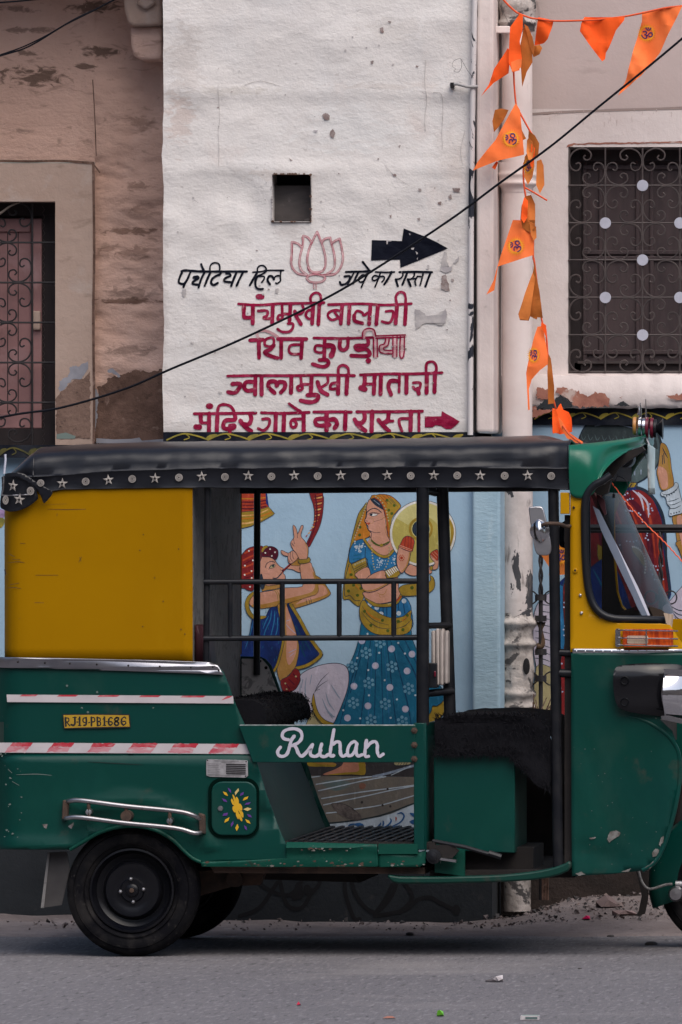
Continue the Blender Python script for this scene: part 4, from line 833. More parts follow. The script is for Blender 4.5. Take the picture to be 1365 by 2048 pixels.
# ---------------------------------------------------------------- woman carrying a basket, on the right wall
R0 = Fr(1040, 780, 3.723, YR); R1 = Fr(1130, 860, 5.8085, YR); R2 = Fr(1130, 1090, 5.8085, YR); Z5 = Fr(1040, 980, 4.264, YR); mb = MB()
def pr(f, s, m, o=6, n=3): poly(mb, f, s, m, n, ol=o, olm=p_line)
dot(mb, R0, (745, 432), 318, p_line, 292, 40); dot(mb, R0, (745, 432), 308, p_drk, 282, 40)
poly(mb, R0, [(745 + 300 * cos(a), 440 + 272 * sin(a)) for a in [i * pi / 20 for i in range(21)]], p_dgr, 1)
lines(mb, R0, "560,268 640,255 760,262 900,300|590,200 720,185 830,195", 6, p_tgrey)
for i in range(8): lines(mb, R0, "%d,%d %d,%d %d,%d" % (455 + 52 * i, 325 + 3 * i, 472 + 52 * i, 372 + i, 492 + 52 * i, 345 + 3 * i), 7, p_dgr, taper=True)
for i in range(5): lines(mb, R0, "%d,%d %d,%d" % (715 + 47 * i, 620 - 6 * i, 715 + 47 * i, 650 - 6 * i), 8, p_tgrey)
for i in range(4): lines(mb, R0, "%d,%d %d,%d" % (760 + 48 * i, 470 + 4 * i, 762 + 48 * i, 500 + 2 * i), 9, p_tgrey)
lines(mb, R0, "980,270 1025,370 1035,480 990,600", 18, p_dgr)
pr(R0, "480,720 640,700 740,695 860,688 872,715 820,745 640,755 480,760", p_gold)
for i in range(6): lines(mb, R0, "%d,752 %d,700" % (660 + 36 * i, 690 + 36 * i), 8, p_line)
RV = R0("430,760 640,748 820,738 900,735 985,790 1042,900 1072,1000 1082,1200 1118,1480 1100,1560 1040,1630 900,1760 700,1800 520,1850 430,1900")
poly(mb, Fr(0, 0, 1, YR), RV, p_red, 3, ol=6, olm=p_navy)
lines(mb, R0, "700,780 800,900 860,1100 900,1300|760,760 900,900 960,1100 1000,1400|660,800 700,1000 760,1200|600,800 600,1000 640,1300", 46, p_mar, taper=True)
lines(mb, R0, "860,760 930,860 980,1000 1010,1250|820,880 900,1080 950,1350|1020,1000 1050,1300 1080,1500|700,860 780,1060", 20, p_redb, taper=True); lines(mb, R0, "840,745 900,800 925,900|880,760 950,840 960,950", 16, p_lil, taper=True)
lines(mb, R1, "840,668 930,702 1015,772 1092,885 1142,1015 1165,1200 1172,1394", 36, p_line); lines(mb, R2, "1172,0 1180,200 1205,400 1218,540 1180,640 1120,720", 30, p_line)
for f, s in ((R1, "640,775 670,765 700,752 730,735 700,830 730,812 760,800 790,798 712,940 735,935 760,938 785,942 810,940 860,965 880,985 895,1040 905,1065 965,915 975,885 990,860 1010,910 1020,935 985,975"), (R2, "600,10 640,0 1000,232 1030,240 1060,248 1100,242 1135,240 1000,285 1040,292 1080,290 1125,290 1020,340 1060,345 1100,345 1135,345 1045,400 1075,405 1110,405 1145,398 720,-45 760,-40 800,-38 835,-50"), (R2, "1000,-190 980,-170 960,-140 955,-110 940,-80 970,-60")):
    dots(mb, f, s, 11, p_dotl, 7)
pr(R2, "780,30 830,20 890,60 925,130 935,220 915,245 850,150 800,90", p_gold); dots(mb, R2, [(790 + 150 * sin(a / 13 * 1.9), 20 + 255 * (1 - cos(a / 13 * 1.75))) for a in range(14)], 12, p_wht, 8)
pr(R2, "380,-10 440,20 450,140 400,190 380,120", p_gold, 4, 1); pr(R2, "470,20 560,90 520,160 480,130", p_gold, 4, 1)
# blue dress seen through the cab glass and beside the gate
pr(R2, "-100,760 -100,500 60,330 200,300 300,260 420,170 520,150 640,360 760,700 760,860 -100,860", p_navy); lines(mb, R2, "450,200 560,420 680,700|330,280 460,520 560,720", 24, p_teal, taper=True)
pr(Z5, "115,1120 165,950 250,880 340,820 345,1000 300,1300 265,1510 140,1510", p_lil)
for i in range(9): lines(mb, Z5, "%d,%d %d,%d %d,%d" % (128 + (40 if i < 2 else 0), 970 + 58 * i, 200, 978 + 58 * i, 262, 985 + 60 * i), 8, p_line, taper=True)
pr(Z5, "330,840 365,820 385,800 400,1300 340,1330", p_blu, 5); pr(Z5, "370,830 460,780 460,2000 340,2000 345,1480 385,1300", p_red, 5); dots(mb, Z5, "380,960 378,1000 385,1160 375,1190 380,1240 350,1690 365,1720 360,1480", 8, p_dotl, 6)
pr(Z5, "140,1512 265,1512 335,1500 335,2000 140,2000", p_cream, 5)
pr(R2, "1130,730 1230,640 1365,480 1600,300 1600,1300 1200,1300 1100,900", p_lil); 
for i in range(7): lines(mb, R2, "%d,%d %d,%d %d,%d" % (1220 + 20 * i, 700 + 45 * i, 1330, 760 + 50 * i, 1480, 760 + 55 * i), 12, p_line, taper=True)
# raised arm with bangles
pr(R1, "1110,180 1130,148 1180,180 1222,290 1242,450 1268,600 1250,680 1190,700 1118,690 1082,570 1067,480 1085,420 1100,300", p_tan); poly(mb, R1, "1095,420 1180,470 1200,600 1190,670 1130,680 1095,560 1080,480", p_skin, 3); lines(mb, R1, "1135,200 1160,260 1200,330|1150,270 1160,390|1135,290 1138,400", 12, p_line, taper=True); lines(mb, R1, "1150,180 1200,280 1215,430 1235,570", 18, p_gold, taper=True)
pr(R1, "1248,1000 1365,960 1420,1200 1460,1500 1420,1560 1320,1390 1290,1200", p_tan); pr(R2, "1290,-30 1420,-40 1500,200 1600,420 1560,500 1400,250 1330,60", p_tan); poly(mb, R1, "1300,1020 1365,1000 1400,1200 1440,1480 1380,1400 1330,1200", p_skin, 3)
pr(R1, "1118,725 1180,700 1260,655 1280,612 1315,620 1325,670 1345,760 1375,880 1370,960 1290,985 1220,1000 1212,940 1225,900 1190,860 1170,780 1125,765", p_wb)
lines(mb, R1, "1125,740 1200,750 1290,700 1320,650|1190,830 1260,820 1330,790|1200,870 1270,865 1345,830|1205,910 1280,910 1350,875|1150,765 1180,790", 9, p_line, taper=True); dots(mb, R1, "1185,765 1215,755 1245,742 1270,725 1290,700 1235,975 1270,965 1300,960 1330,950", 9, p_line, 6)
mb.build('painted_basket_carrier', cream_wall, smooth=0, label='painted woman in a dark red veil with a grey basket on her head')
# ================================================================ the auto rickshaw
AW = 1.25
a_chips = lambda d: [((.035, .07, .058), 4, .54, .74, (1, 1, .7), .3), ((.085, .06, .045), 6, .62, .74, (1, 1, 1), .4), ((.16, .18, .165), 38, .735, .75, (1, 1, 1), .8), (d, 2.2, .55, .75, (1, 1, .5), .5)]
a_green = M('green_paint', (.0004, .041, .030), .36, spec=.2, coat=.06, var=((.001, .038, .034), 1.6, .35, .7), layers=a_chips((.008, .075, .06)), bump=[(5, .006), (40, .0002)])
a_greenw = M('worn_green_paint', (.0025, .062, .042), .45, spec=.18, coat=.04, var=((.002, .045, .032), 2.5, .35, .7), layers=[((.10, .085, .07), 9, .60, .70, (.7, 1, 1.4), .6), ((.26, .27, .25), 30, .70, .72, (1, 1, 1), .8), ((.03, .02, .015), 15, .62, .72, (1, 1, 1), .7)], bump=[(8, .010), (60, .0008)])
a_visor = M('bright_green_paint', (.003, .105, .062), .28, spec=.3, coat=.12, var=((.003, .085, .052), 2, .4, .7), bump=[(4, .006)])
a_yel = M('yellow_paint', (.32, .158, .0005), .65, spec=.04, var=((.285, .138, .0008), 1.4, .35, .7), layers=[((.36, .19, .004), 3, .56, .74, (1, 1, .4), .6), ((.20, .11, .01), 8, .66, .78, (.4, 1, 2), .4), ((.05, .03, .015), 46, .745, .76, (.6, 1, 1.4), .7)], bump=[(4, .004), (220, .0004)])
a_yelf = M('front_yellow_paint', (.46, .235, .001), .4, spec=.15, coat=.05, var=((.42, .21, .001), 2, .35, .7), layers=[((.05, .03, .015), 40, .745, .76, (1, 1, 1), .7), ((.25, .15, .02), 9, .66, .76, (1, 1, 1), .4)], bump=[(5, .004)])
a_vinyl = M('black_vinyl', (.006, .007, .011), .34, spec=.30, coat=.05, var=((.013, .014, .019), 3, .4, .7), layers=[((.05, .05, .055), 44, .73, .75, (.4, 1, 1), .6), ((.022, .022, .026), 7, .58, .72, (1, 1, .5), .6)], bump=[(7, .006, (.6, 1, 1.6)), (22, .0012, (.5, 1, 1))])
a_black = M('black_tube_paint', (.007, .008, .011), .34, spec=.25, coat=.04, var=((.018, .018, .02), 14, .4, .7), layers=[((.09, .08, .08), 40, .73, .75, (1, 1, .4), .6)], bump=[(60, .0007)])
a_rub = M('black_rubber', (.008, .009, .012), .38, spec=.3)
a_tyre = M('tyre_rubber', (.005, .005, .007), .8, spec=.05, var=((.010, .010, .011), 8, .4, .7), layers=[((.055, .05, .047), 9, .50, .72, (1, 1, 1), .45), ((.07, .065, .06), 60, .62, .74, (1, 1, 1), .5)], bump=[(60, .0025)])
a_rim = M('black_rim', (.003, .0035, .006), .30, spec=.25, coat=.04, var=((.008, .008, .010), 9, .4, .7), layers=[((.12, .11, .10), 34, .70, .74, (1, 1, 1), .5)])
a_chrome = M('chrome', (.52, .52, .54), .16, metal=1, layers=[((.30, .26, .24), 24, .62, .76, (1, 1, 1), .5)], bump=[(30, .0006)])
a_steel = M('scuffed_steel', (.46, .45, .46), .36, metal=1, var=((.26, .25, .26), 9, .4, .7, (.3, 1, 1)), layers=[((.16, .09, .06), 26, .64, .74, (1, 1, 1), .6)], bump=[(60, .0008)])
a_strip = M('aluminium_trim', (.42, .41, .43), .30, metal=1, var=((.26, .26, .29), 3, .35, .7, (1, 1, .3)), bump=[(20, .001)])
a_rust = M('rusty_dirt_metal', (.075, .045, .032), .85, var=((.03, .022, .018), 14, .4, .68), bump=[(50, .003)])
a_under = M('grimy_underside_dark_fill', (.011, .009, .009), .9, var=((.022, .017, .015), 10, .45, .7), bump=[(40, .002)])  # also the colour of the dark sheets added in the cab
a_lin = M('grey_rexine', (.19, .185, .18), .75, var=((.14, .135, .135), 6, .4, .65), layers=[((.05, .047, .05), 13, .535, .60, (1, 1, 1), .55, 2.5), ((.22, .21, .21), 60, .68, .72, (1, 1, 1), .5)], bump=[(120, .0006)])
a_linl = M('shade_lifted_rexine', (.66, .63, .61), .75, var=((.52, .50, .48), 6, .4, .65), layers=[((.10, .095, .095), 13, .535, .60, (1, 1, 1), .6, 2.5)])  # grey rexine lightened in colour against the cabin's shade
a_lind = M('dark_rexine', (.042, .040, .043), .75, var=((.03, .029, .031), 6, .4, .65), layers=[((.016, .015, .017), 13, .54, .60, (1, 1, 1), .6, 2.5), ((.09, .085, .085), 60, .69, .73, (1, 1, 1), .5)], bump=[(120, .0006)])
a_fur = M('black_fur', (.006, .006, .008), .9, spec=.1, layers=[((.045, .042, .042), 40, .66, .78, (1, 1, .4), .5)], bump=[(70, .008, (1, 1, .4)), (200, .003)])
a_maroon = M('maroon_vinyl', (.05, .012, .018), .5)
a_stud = M('cream_metal_stud', (.36, .33, .305), .55, metal=.2, var=((.22, .20, .185), 60, .4, .65), layers=[((.10, .08, .07), 40, .64, .74, (1, 1, 1), .6)])
a_studd = M('stud_groove', (.13, .115, .105), .6)
a_tapew = M('white_tape', (.50, .46, .475), .55, var=((.42, .38, .40), 10, .4, .7), layers=[((.2, .17, .17), 40, .70, .76, (1, 1, 1), .6)])
a_taper = M('red_tape', (.42, .022, .04), .5, var=((.50, .16, .18), 22, .45, .70), layers=[((.55, .42, .43), 30, .58, .72, (.4, 1, 1), .6)])
a_tapef = M('faded_red_tape', (.50, .23, .26), .55, var=((.42, .06, .09), 26, .5, .66, (.4, 1, 1)), layers=[((.52, .46, .47), 30, .5, .62, (.5, 1, 1), .8)])
a_plate = M('plate_yellow', (.42, .25, .012), .6, var=((.34, .20, .012), 14, .4, .7))
a_ink = M('sign_black', (.010, .009, .010), .6); a_sign = M('sign_white', (.50, .48, .56), .6, var=((.43, .41, .48), 20, .4, .7))
a_alu = M('data_plate', (.38, .37, .385), .45, metal=.35, var=((.28, .27, .28), 60, .42, .62)); a_alud = M('data_plate_text', (.17, .165, .17), .6)
a_pur = M('purple_decal', (.10, .03, .22), .5); a_dec = M('yellow_decal', (.60, .34, .012), .5); a_decp = M('pale_decal', (.56, .42, .16), .5)
a_amber = M('amber_lens', (.62, .085, .005), .18, spec=.5, var=((.34, .03, .004), 70, .45, .6, (1, 1, .15)), coat=.4); a_clear = M('clear_lens', (.52, .40, .30), .25, var=((.36, .27, .2), 90, .45, .6, (1, 1, .1)), coat=.4)
a_glass = glass_mat('cab_glass', (.29, .34, .39), .03, 1.3, .08); a_glass2 = glass_mat('windscreen_glass', (.20, .195, .205), .03, 1.03, .15)
a_seal = M('white_seal', (.56, .57, .66), .4, var=((.46, .47, .56), 9, .4, .7)); a_cush = M('cream_cushion', (.40, .355, .33), .8, var=((.30, .26, .24), 14, .4, .7), layers=[((.10, .08, .075), 22, .62, .72, (1, 1, .3), .6)], bump=[(60, .002)])
a_mirb = M('mirror_glass', (.55, .62, .66), .05, metal=1); a_redp = M('red_gloss', (.12, .006, .02), .3, coat=.2); a_amb2 = M('amber_cap', (.45, .20, .05), .4, coat=.3); a_rib = M('pale_ribbon', (.36, .47, .52), .7, var=((.50, .50, .50), 30, .45, .65, (1, 1, .1)), layers=[((.55, .55, .55), 50, .6, .7, (3, 1, .3), .6)])
a_scr = M('dark_scratch', (.035, .022, .015), .8); a_scl = M('pale_scratch', (.10, .13, .12), .7)
R = T('auto_rickshaw', 'green and yellow three wheeled auto rickshaw with black studded canopy parked by the wall', 'auto rickshaw', tuple(Vector((W(690, 0, .62).x, .62, 0))))
X = lambda px, Y=0.0: W(px, 0, Y).x
Z = lambda py, Y=0.0: W(0, py, Y).z
def mirrored(mb, m=None):
    q = MB(); q.mats = [m] * len(mb.mats) if m else mb.mats; q.m = list(mb.m)
    q.v = [(x, AW - y, z) for x, y, z in mb.v]; q.f = [f[::-1] for f in mb.f]; return q
F0 = Fr(0, 0, 1, 0.0)
# ---------------------------------------------------------------- rear body
def yrear(x): return max(0, (X(38) - x) / .1) ** 2 * .07
def yup(x, z): return .013 + yrear(x) + .003 * N3(x * 3, z * 5, 1) + .0015 * N3(x * 9, z * 9, 3)
zf = Z(1508)
def ylo(x, z):
    bulge = math.exp(-((math.hypot(x - X(262), z - Z(1785)) - .295) / .022) ** 2) * (1 if z > Z(1700) else 0) * (1 if x > X(160) else 0)
    dent = .016 * math.exp(-((x - X(528)) / .035) ** 2 - ((z - Z(1632)) / .03) ** 2) + .01 * math.exp(-((x - X(512)) / .03) ** 2 - ((z - Z(1558)) / .03) ** 2) + .012 * math.exp(-((x - X(190)) / .06) ** 2 - ((z - Z(1640)) / .03) ** 2)
    return -.002 + yrear(x) + .014 * math.exp(-((zf - z) / .010) ** 2) + .004 * N3(x * 4, z * 5, 6) - .012 * bulge + dent - .010 * math.exp(-((z - Z(1690)) / .02) ** 2) * (x < X(140))
up = P("-22,1318 200,1322 425,1327 436,1332 447,1345 458,1372 468,1402 480,1430 492,1456 501,1482 509,1512 200,1512 -22,1512")
lo = P("-22,1508 250,1508 510,1508 520,1545 533,1587 545,1622 560,1660 574,1690 574,1724 402,1724 385,1716 366,1699 346,1680 320,1664 292,1655 262,1652 228,1656 196,1667 166,1684 140,1699 60,1699 -22,1699")
nu = MB(); panel(nu, up, 0, a_green, yup, .03)
mb = MB(); panel(mb, lo, 0, a_green, ylo, .022)
prism(mb, P("-18,1444 474,1444 505,1525 530,1590 556,1662 568,1692 568,1715 405,1715 388,1708 368,1690 348,1672 322,1656 292,1647 262,1644 228,1648 196,1659 166,1676 140,1692 -18,1692"), .034, 1.215, M('dark_green_paint', (.010, .034, .028), .5, spec=.2, var=((.018, .028, .026), 3, .4, .65), layers=[((.05, .05, .045), 16, .62, .74, (1, 1, .5), .6)], bump=[(20, .003)]))  # seat base in a darker, greyer green than the side panels
mb.add(nu.v, nu.f, a_green)
fu = mirrored(nu); mb.add(fu.v, fu.f, a_green)
fl = MB(); panel(fl, lo, 0, a_green, ylo, .05); fl = mirrored(fl); mb.add(fl.v, fl.f, a_green)
boxw(mb, X(-22), X(-18), .08, AW - .08, Z(1690), Z(1318), a_green)
body = mb.build('rear_body', R, smooth=40, solid=.004)
mb = MB(); tube(mb, [W(x, y, -.002) for x, y in cr(P("140,1699 166,1684 196,1667 228,1656 262,1652 292,1655 320,1664 346,1680 366,1699 385,1716 402,1724"), False, 4)], .0065, a_greenw, 8); mb.build('fender_lip', body, smooth=60)
mb = MB(); q = P("-24,1314 120,1316 300,1321 422,1325 436,1331 448,1350 440,1349 410,1347 250,1342 100,1338 -24,1335")
panel(mb, q, 0, a_strip, lambda x, z: .004 + yrear(x) + .0025 * sin((z - Z(1330)) * 260), .03); mb.build('trim_strip', body, smooth=30, solid=.004)
mb = MB()
for x, y in P("36,1324 90,1326 140,1327 194,1329 257,1331 320,1333 382,1335 426,1334 438,1341"): lathe(mb, W(x, y, .001), [(.0001, -.003), (.0028, -.002), (.0034, .001)], a_under, 'Y', 8)
mb.build('rivet', body)['kind'] = 'stuff'
# reflective tapes
for nm, y0, y1, xa, xb, qs, k in (('reflective_tape', 1389, 1404, 14, 467, [(45, 77), (119, 158), (200, 241), (283, 323), (366, 413), (455, 466)], 0), ('reflective_tape', 1485, 1505, -10, 503, [(26, 67), (108, 150), (188, 233), (267, 317), (350, 398), (432, 480)], 1)):
    mb = MB(); f = Fr(0, 0, 1, .010 if k == 0 else .010); ex = (xb - xa) * .006
    poly(mb, f, [(xa, y0), (xb, y0 + 3 + 0 * ex), (xb + 1, y1 + 3), (xa + 1, y1)], a_tapew, 1, base=.003)
    for c, d in qs:
        o = 3.0 * (c - xa) / (xb - xa)
        if k == 0: poly(mb, f, [(c, y0 + o), (d, y0 + o), (d - 6, y0 + o + 3.5), (c - 5 if c < 440 else c - 12, y0 + o + (3.5 if c < 440 else 9))], a_taper, 1, base=.003)
        else: poly(mb, f, jag([(c, y0 + o), (d, y0 + o), (d - 6, y0 + 8 + o), (c - 6, y0 + 8 + o)], 1.2, 3, c), a_taper, 1, base=.003); poly(mb, f, jag([(c - 6, y0 + 8 + o), (d - 7, y0 + 8 + o), (d - 15, y1 - 1 + o), (c - 15, y1 - 1 + o)], 2.2, 3, c + 5), a_tapef, 1, base=.003)
    mb.build(nm, body, smooth=0, label='white tape with slanted red bars' if k else 'mostly white tape with worn red edge')
# painted registration
NP = Fr(100, 1400, 6.825, .010); mb = MB()
poly(mb, NP, "178,190 640,186 1095,192 1108,375 640,388 196,392", a_ink, 1, base=.0035); poly(mb, NP, "190,205 640,202 1078,208 1092,362 640,368 205,382", a_plate, 1, base=.0035)
for q in "!215,240 222,355|222,245 258,250 260,290 225,300|235,300 275,352|!345,235 345,320 325,345 295,335|*318,238 365,238|372,300 386,300|!410,235 410,345|*390,262 410,240|*392,348 430,348|!500,240 500,330 470,345|460,250 456,290 485,310 500,300|470,245 495,242|535,310 546,306|!570,235 572,350|575,240 612,245 614,290 580,300|!650,235 655,350|655,240 690,250 688,288 660,292|660,292 694,305 692,342 660,348|!748,235 750,345|*728,262 748,240|*730,346 768,346|772,295 784,295|!810,260 805,320 830,345|815,250 840,238 855,250|808,300 845,295 855,325 830,345|!915,240 890,260 900,285 940,310 930,342 900,342 888,320 900,295 935,272 940,245 915,240|!985,260 980,310 1005,342|990,250 1020,232 1040,248|985,300 1025,290 1042,315 1010,345".split('|'):
    wd = 17
    if q[0] == '!': wd, q = 25, q[1:]
    elif q[0] == '*': wd, q = 12, q[1:]
    strk(mb, NP, q, wd, a_ink, base=.0035)
mb.build('number_plate', body, smooth=0, label='yellow painted plate reading RJ-19-PB1686')
# data plate
mb = MB(); f = Fr(400, 1500, 9.75, -.006)
prism(mb, f("128,195 150,180 900,200 935,215 938,500 905,528 880,540 200,520 130,495"), -.006, .004, a_alu)
for i in range(6): poly(mb, f, [(515, 268 + i * 36), (898, 276 + i * 36), (896, 298 + i * 36), (513, 290 + i * 36)], a_ink, 1)
for i in range(7): lines(mb, f, "%d,%d %d,%d" % (155, 265 + i * 35, 400 - 20 * (i % 3), 272 + i * 35), 8, a_alud)
lines(mb, f, "285,205 480,212 760,218|430,242 620,246|170,488 800,500", 11, a_alud)
for c in P("150,200 905,225 893,510"): dot(mb, f, c, 14, a_under, n=8)
mb.build('data_plate', body, smooth=0)
# fuel lid with flower decal
f = Fr(400, 1500, 9.75, -.012)
def rrect(x0, y0, x1, y1, r, n=6):
    q = []
    for cx, cy, a in ((x1 - r, y0 + r, -pi / 2), (x1 - r, y1 - r, 0), (x0 + r, y1 - r, pi / 2), (x0 + r, y0 + r, pi)):
        q += [(cx + r * cos(a + pi / 2 * i / n), cy + r * sin(a + pi / 2 * i / n)) for i in range(n + 1)]
    return q
mb = MB(); prism(mb, rrect(423, 1563, 513, 1671, 22), -.014, .004, a_green); poly(mb, Fr(0, 0, 1, -.007), rrect(417, 1556, 519, 1676, 26), M('lid_shade_ring', (.001, .008, .006), .9, spec=.03), 1)  # recess shadow round the lid painted as a dark ring
lid = mb.build('fuel_lid', body, smooth=40, bevel=.004, seg=3)
mb = MB(); f = Fr(400, 1500, 9.75, -.0145); f.Y = -.0148
for q in "548,732 610,780 612,840 565,795|860,815 850,870 782,898 800,845|430,940 510,965 540,1015 470,1000|998,1015 960,1060 870,1070 910,1030|445,1285 470,1235 552,1222 535,1275|920,1245 990,1265 1022,1315 950,1300|655,1380 660,1440 610,1505 605,1440|862,1462 915,1500 924,1565 880,1535".split('|'): poly(mb, f, q, a_pur, 1)
for q in "452,808 520,830 555,898 485,872|952,900 925,955 838,988 865,930|582,1310 560,1380 480,1420 498,1355|885,1345 960,1375 992,1440 920,1412|735,1440 762,1505 722,1582 692,1520".split('|'): poly(mb, f, q, a_dec, 1)
for q in "755,742 765,790 695,885 685,820|850,1155 930,1120 1015,1145 930,1190".split('|'): poly(mb, f, q, a_decp, 1)
for q in "690,1065 640,880 665,885 700,960|700,1050 705,920 740,930 762,990 755,1060|640,960 620,950 612,985 640,1060 700,1090|740,1100 770,1050 800,1055 828,1110 825,1180 770,1160|700,1100 645,1100 645,1170 690,1222 715,1180|730,1160 705,1210 715,1290 755,1350 765,1240|760,1170 840,1210 852,1290 840,1320 790,1250|760,1240 770,1330 820,1392 830,1350 800,1270".split('|'): poly(mb, f, q, a_dec, 3)
dot(mb, f, (735, 1110), 70, a_dec, 80)
mb.build('flower_decal', lid, smooth=0, label='yellow flower inside a ring of purple and yellow diamonds')
mb = MB(); lathe(mb, W(441.5, 1617, -.014), [(.0001, -.006), (.0055, -.006), (.0058, -.003), (.008, -.003), (.0095, .001)], a_steel, 'Y', 20); mb.build('lock', lid)
# chrome side guard
mb = MB()
tpx(mb, "133,1604,0 140,1602,-.035 165,1601,-.05 250,1612,-.055 350,1622,-.05 385,1630,-.045 402,1640,-.02 404,1650,0", .0078, a_steel, sm=4)
tpx(mb, "128,1638,0 136,1636,-.035 165,1635,-.05 250,1646,-.055 350,1656,-.05 388,1666,-.045 404,1664,-.02 406,1655,0", .0078, a_steel, sm=4)
guard = mb.build('side_guard', R, smooth=60)
for q in ("397,1626 409,1630 411,1668 399,1666", "126,1600 137,1602 135,1640 124,1638"):
    mb = MB(); prism(mb, P(q), -.03, .004, a_rust); mb.build('bracket', guard, smooth=0, bevel=.003)
for x, r in ((178, 6), (253, 11), (340, 6)):
    mb = MB(); lathe(mb, W(x, 1612 + (x - 178) * .11 + 12, -.05), [(.0001, -.006), (r / 620, -.005), (r / 620, .05)], a_rust if r > 8 else a_steel, 'Y', 16); tpx(mb, [(x, 1604 + (x - 165) * .11, -.05), (x, 1640 + (x - 165) * .11, -.05)], .006, a_rust); mb.build('standoff', guard, smooth=40)
# body scratches
mb = MB(); f = Fr(0, 1300, 2.4375, -.002)
rs = random.Random(11)
for i in range(18):
    x, y, r = rs.uniform(0, 110), rs.uniform(500, 950), rs.uniform(1.5, 6); poly(mb, f, [(x + cos(a) * r * rs.uniform(.4, 1.8), y + sin(a) * r * rs.uniform(.3, 1.2)) for a in (0, .9, 1.8, 2.9, 3.8, 4.7, 5.5)], a_scl, 1)
lines(mb, f, "80,608 180,605 260,612|60,640 95,660|40,580 60,600", 4, a_scl, taper=True)
lines(mb, f, "430,545 560,552 700,560", 3, a_ink, taper=True)
for c in ((328, 174), (475, 205), (430, 303)): dot(mb, Fr(0, 1300, 2.4375, .009), c, 6, a_scl, n=6)
poly(mb, f, "208,850 260,852 330,860 360,840 350,870 310,895 240,882", M('bare_metal_chip', (.30, .28, .29), .6, var=((.10, .08, .07), 40, .4, .6)), 2)
mb.build('scratches', body, smooth=0)['kind'] = 'stuff'
# ---------------------------------------------------------------- yellow rear cabin
mb = MB(); plan = [(386, .014), (200, .013), (60, .013), (40, .014), (27, .022), (18, .045), (13, .09), (12, .16)]
def wall_rows(plan, y0, y1, k=14):
    rows = []
    for i in range(k + 1):
        py = y0 + (y1 - y0) * i / k; rows.append([])
        for px, Y in dn:
            p = W(px, py, 0); x = W(px, 0, Y).x; rows[-1].append((x, Y + .003 * N3(x * 3, p.z * 3, 9), p.z))
    return rows
dn = []
for (a, b), (c, d) in zip(plan, plan[1:]):
    k = max(1, int(abs(a - c) / 20))
    dn += [(a + (c - a) * j / k, b + (d - b) * j / k) for j in range(k)]
dn.append(plan[-1])
loft(mb, wall_rows(plan, 1322, 960), a_yel)
q = mirrored(mb); loft(mb, [[p for p in (mb.v[len(dn) * i + len(dn) - 1], q.v[len(dn) * i + len(dn) - 1])] for i in range(15)], a_yel); mb.add(q.v, q.f, a_yel)
cab = mb.build('rear_cabin_panel', R, smooth=50, solid=.004)
mb = MB(); f = Fr(0, 860, 2.4375, .010)
lines(mb, f, "230,386 330,388 465,385|568,386 600,386|100,553 125,553|40,600 60,612 75,618|60,630 100,632|38,648 90,642 122,648|175,708 285,708|40,770 70,768 105,773|50,755 95,746|170,842 215,842|870,405 920,418|410,992 480,994|500,994 595,996|280,408 279,420|385,645 400,618|390,620 396,640", 2.6, a_scr, taper=True)
lines(mb, f, "490,358 650,376 760,384|200,365 330,360|90,920 105,915|400,860 420,858", 1.6, M('faint_scratch', (.20, .11, .01), .7), taper=True)
for c in P("683,587 872,580 797,835 697,958 903,995 884,972 755,720 700,510"): dot(mb, f, c, 3.2, a_scr, n=6)
poly(mb, f, "22,680 28,676 32,700 26,712", a_scr, 1); poly(mb, f, "825,322 832,320 832,336", a_plate, 1)
mb.build('scratches', cab, smooth=0)['kind'] = 'stuff'
mb = MB(); boxw(mb, X(376), X(384), .03, AW - .03, Z(1440), Z(965), a_lin); mb.build('bulkhead', cab, smooth=0)
mb = MB()
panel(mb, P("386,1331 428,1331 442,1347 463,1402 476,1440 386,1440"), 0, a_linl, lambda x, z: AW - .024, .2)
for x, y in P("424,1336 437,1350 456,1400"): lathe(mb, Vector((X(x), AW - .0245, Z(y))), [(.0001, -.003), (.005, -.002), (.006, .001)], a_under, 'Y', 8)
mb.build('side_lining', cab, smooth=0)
mb = MB(); panel(mb, P("386,1250 392,1254 400,1285 404,1330 386,1332"), 0, a_maroon, lambda x, z: .06, .2); mb.build('backrest', R, smooth=40, solid=.3)
# ---------------------------------------------------------------- furry seats
def furry(mb, rows, tufts, L=.02):
    loft(mb, rows, a_fur)
    for i in range(tufts):
        r = random.choice(rows); p = Vector(random.choice(r)) + Vector((random.uniform(-.012, .012), random.uniform(-.006, .02), random.uniform(-.004, .004)))
        d = Vector((random.uniform(-.5, .5), random.uniform(-.6, .1), random.uniform(-1, .6))) * L; s = Vector((.0016, 0, .0005))
        mb.add([p - s, p + s, p + d], [(0, 1, 2)], a_fur)
mb = MB(); rows = []
for i in range(25):
    Y = .04 + 1.17 * i / 24; o = .004 * N3(i * .7, 1, 1); rows.append([])
    for x, y in cr(P("440,1440 440,1404 470,1401 500,1401 518,1408 528,1425 531,1446 526,1456"), False, 4): rows[-1].append((X(x) + o + .005 * N3(x * .08, i, 2), Y, Z(y) + .006 * N3(x * .06, i * .6, 4)))
mb.add(rows[0], [tuple(range(len(rows[0])))], a_fur); furry(mb, rows, 4200, .011); mb.build('passenger_seat', R, smooth=60)
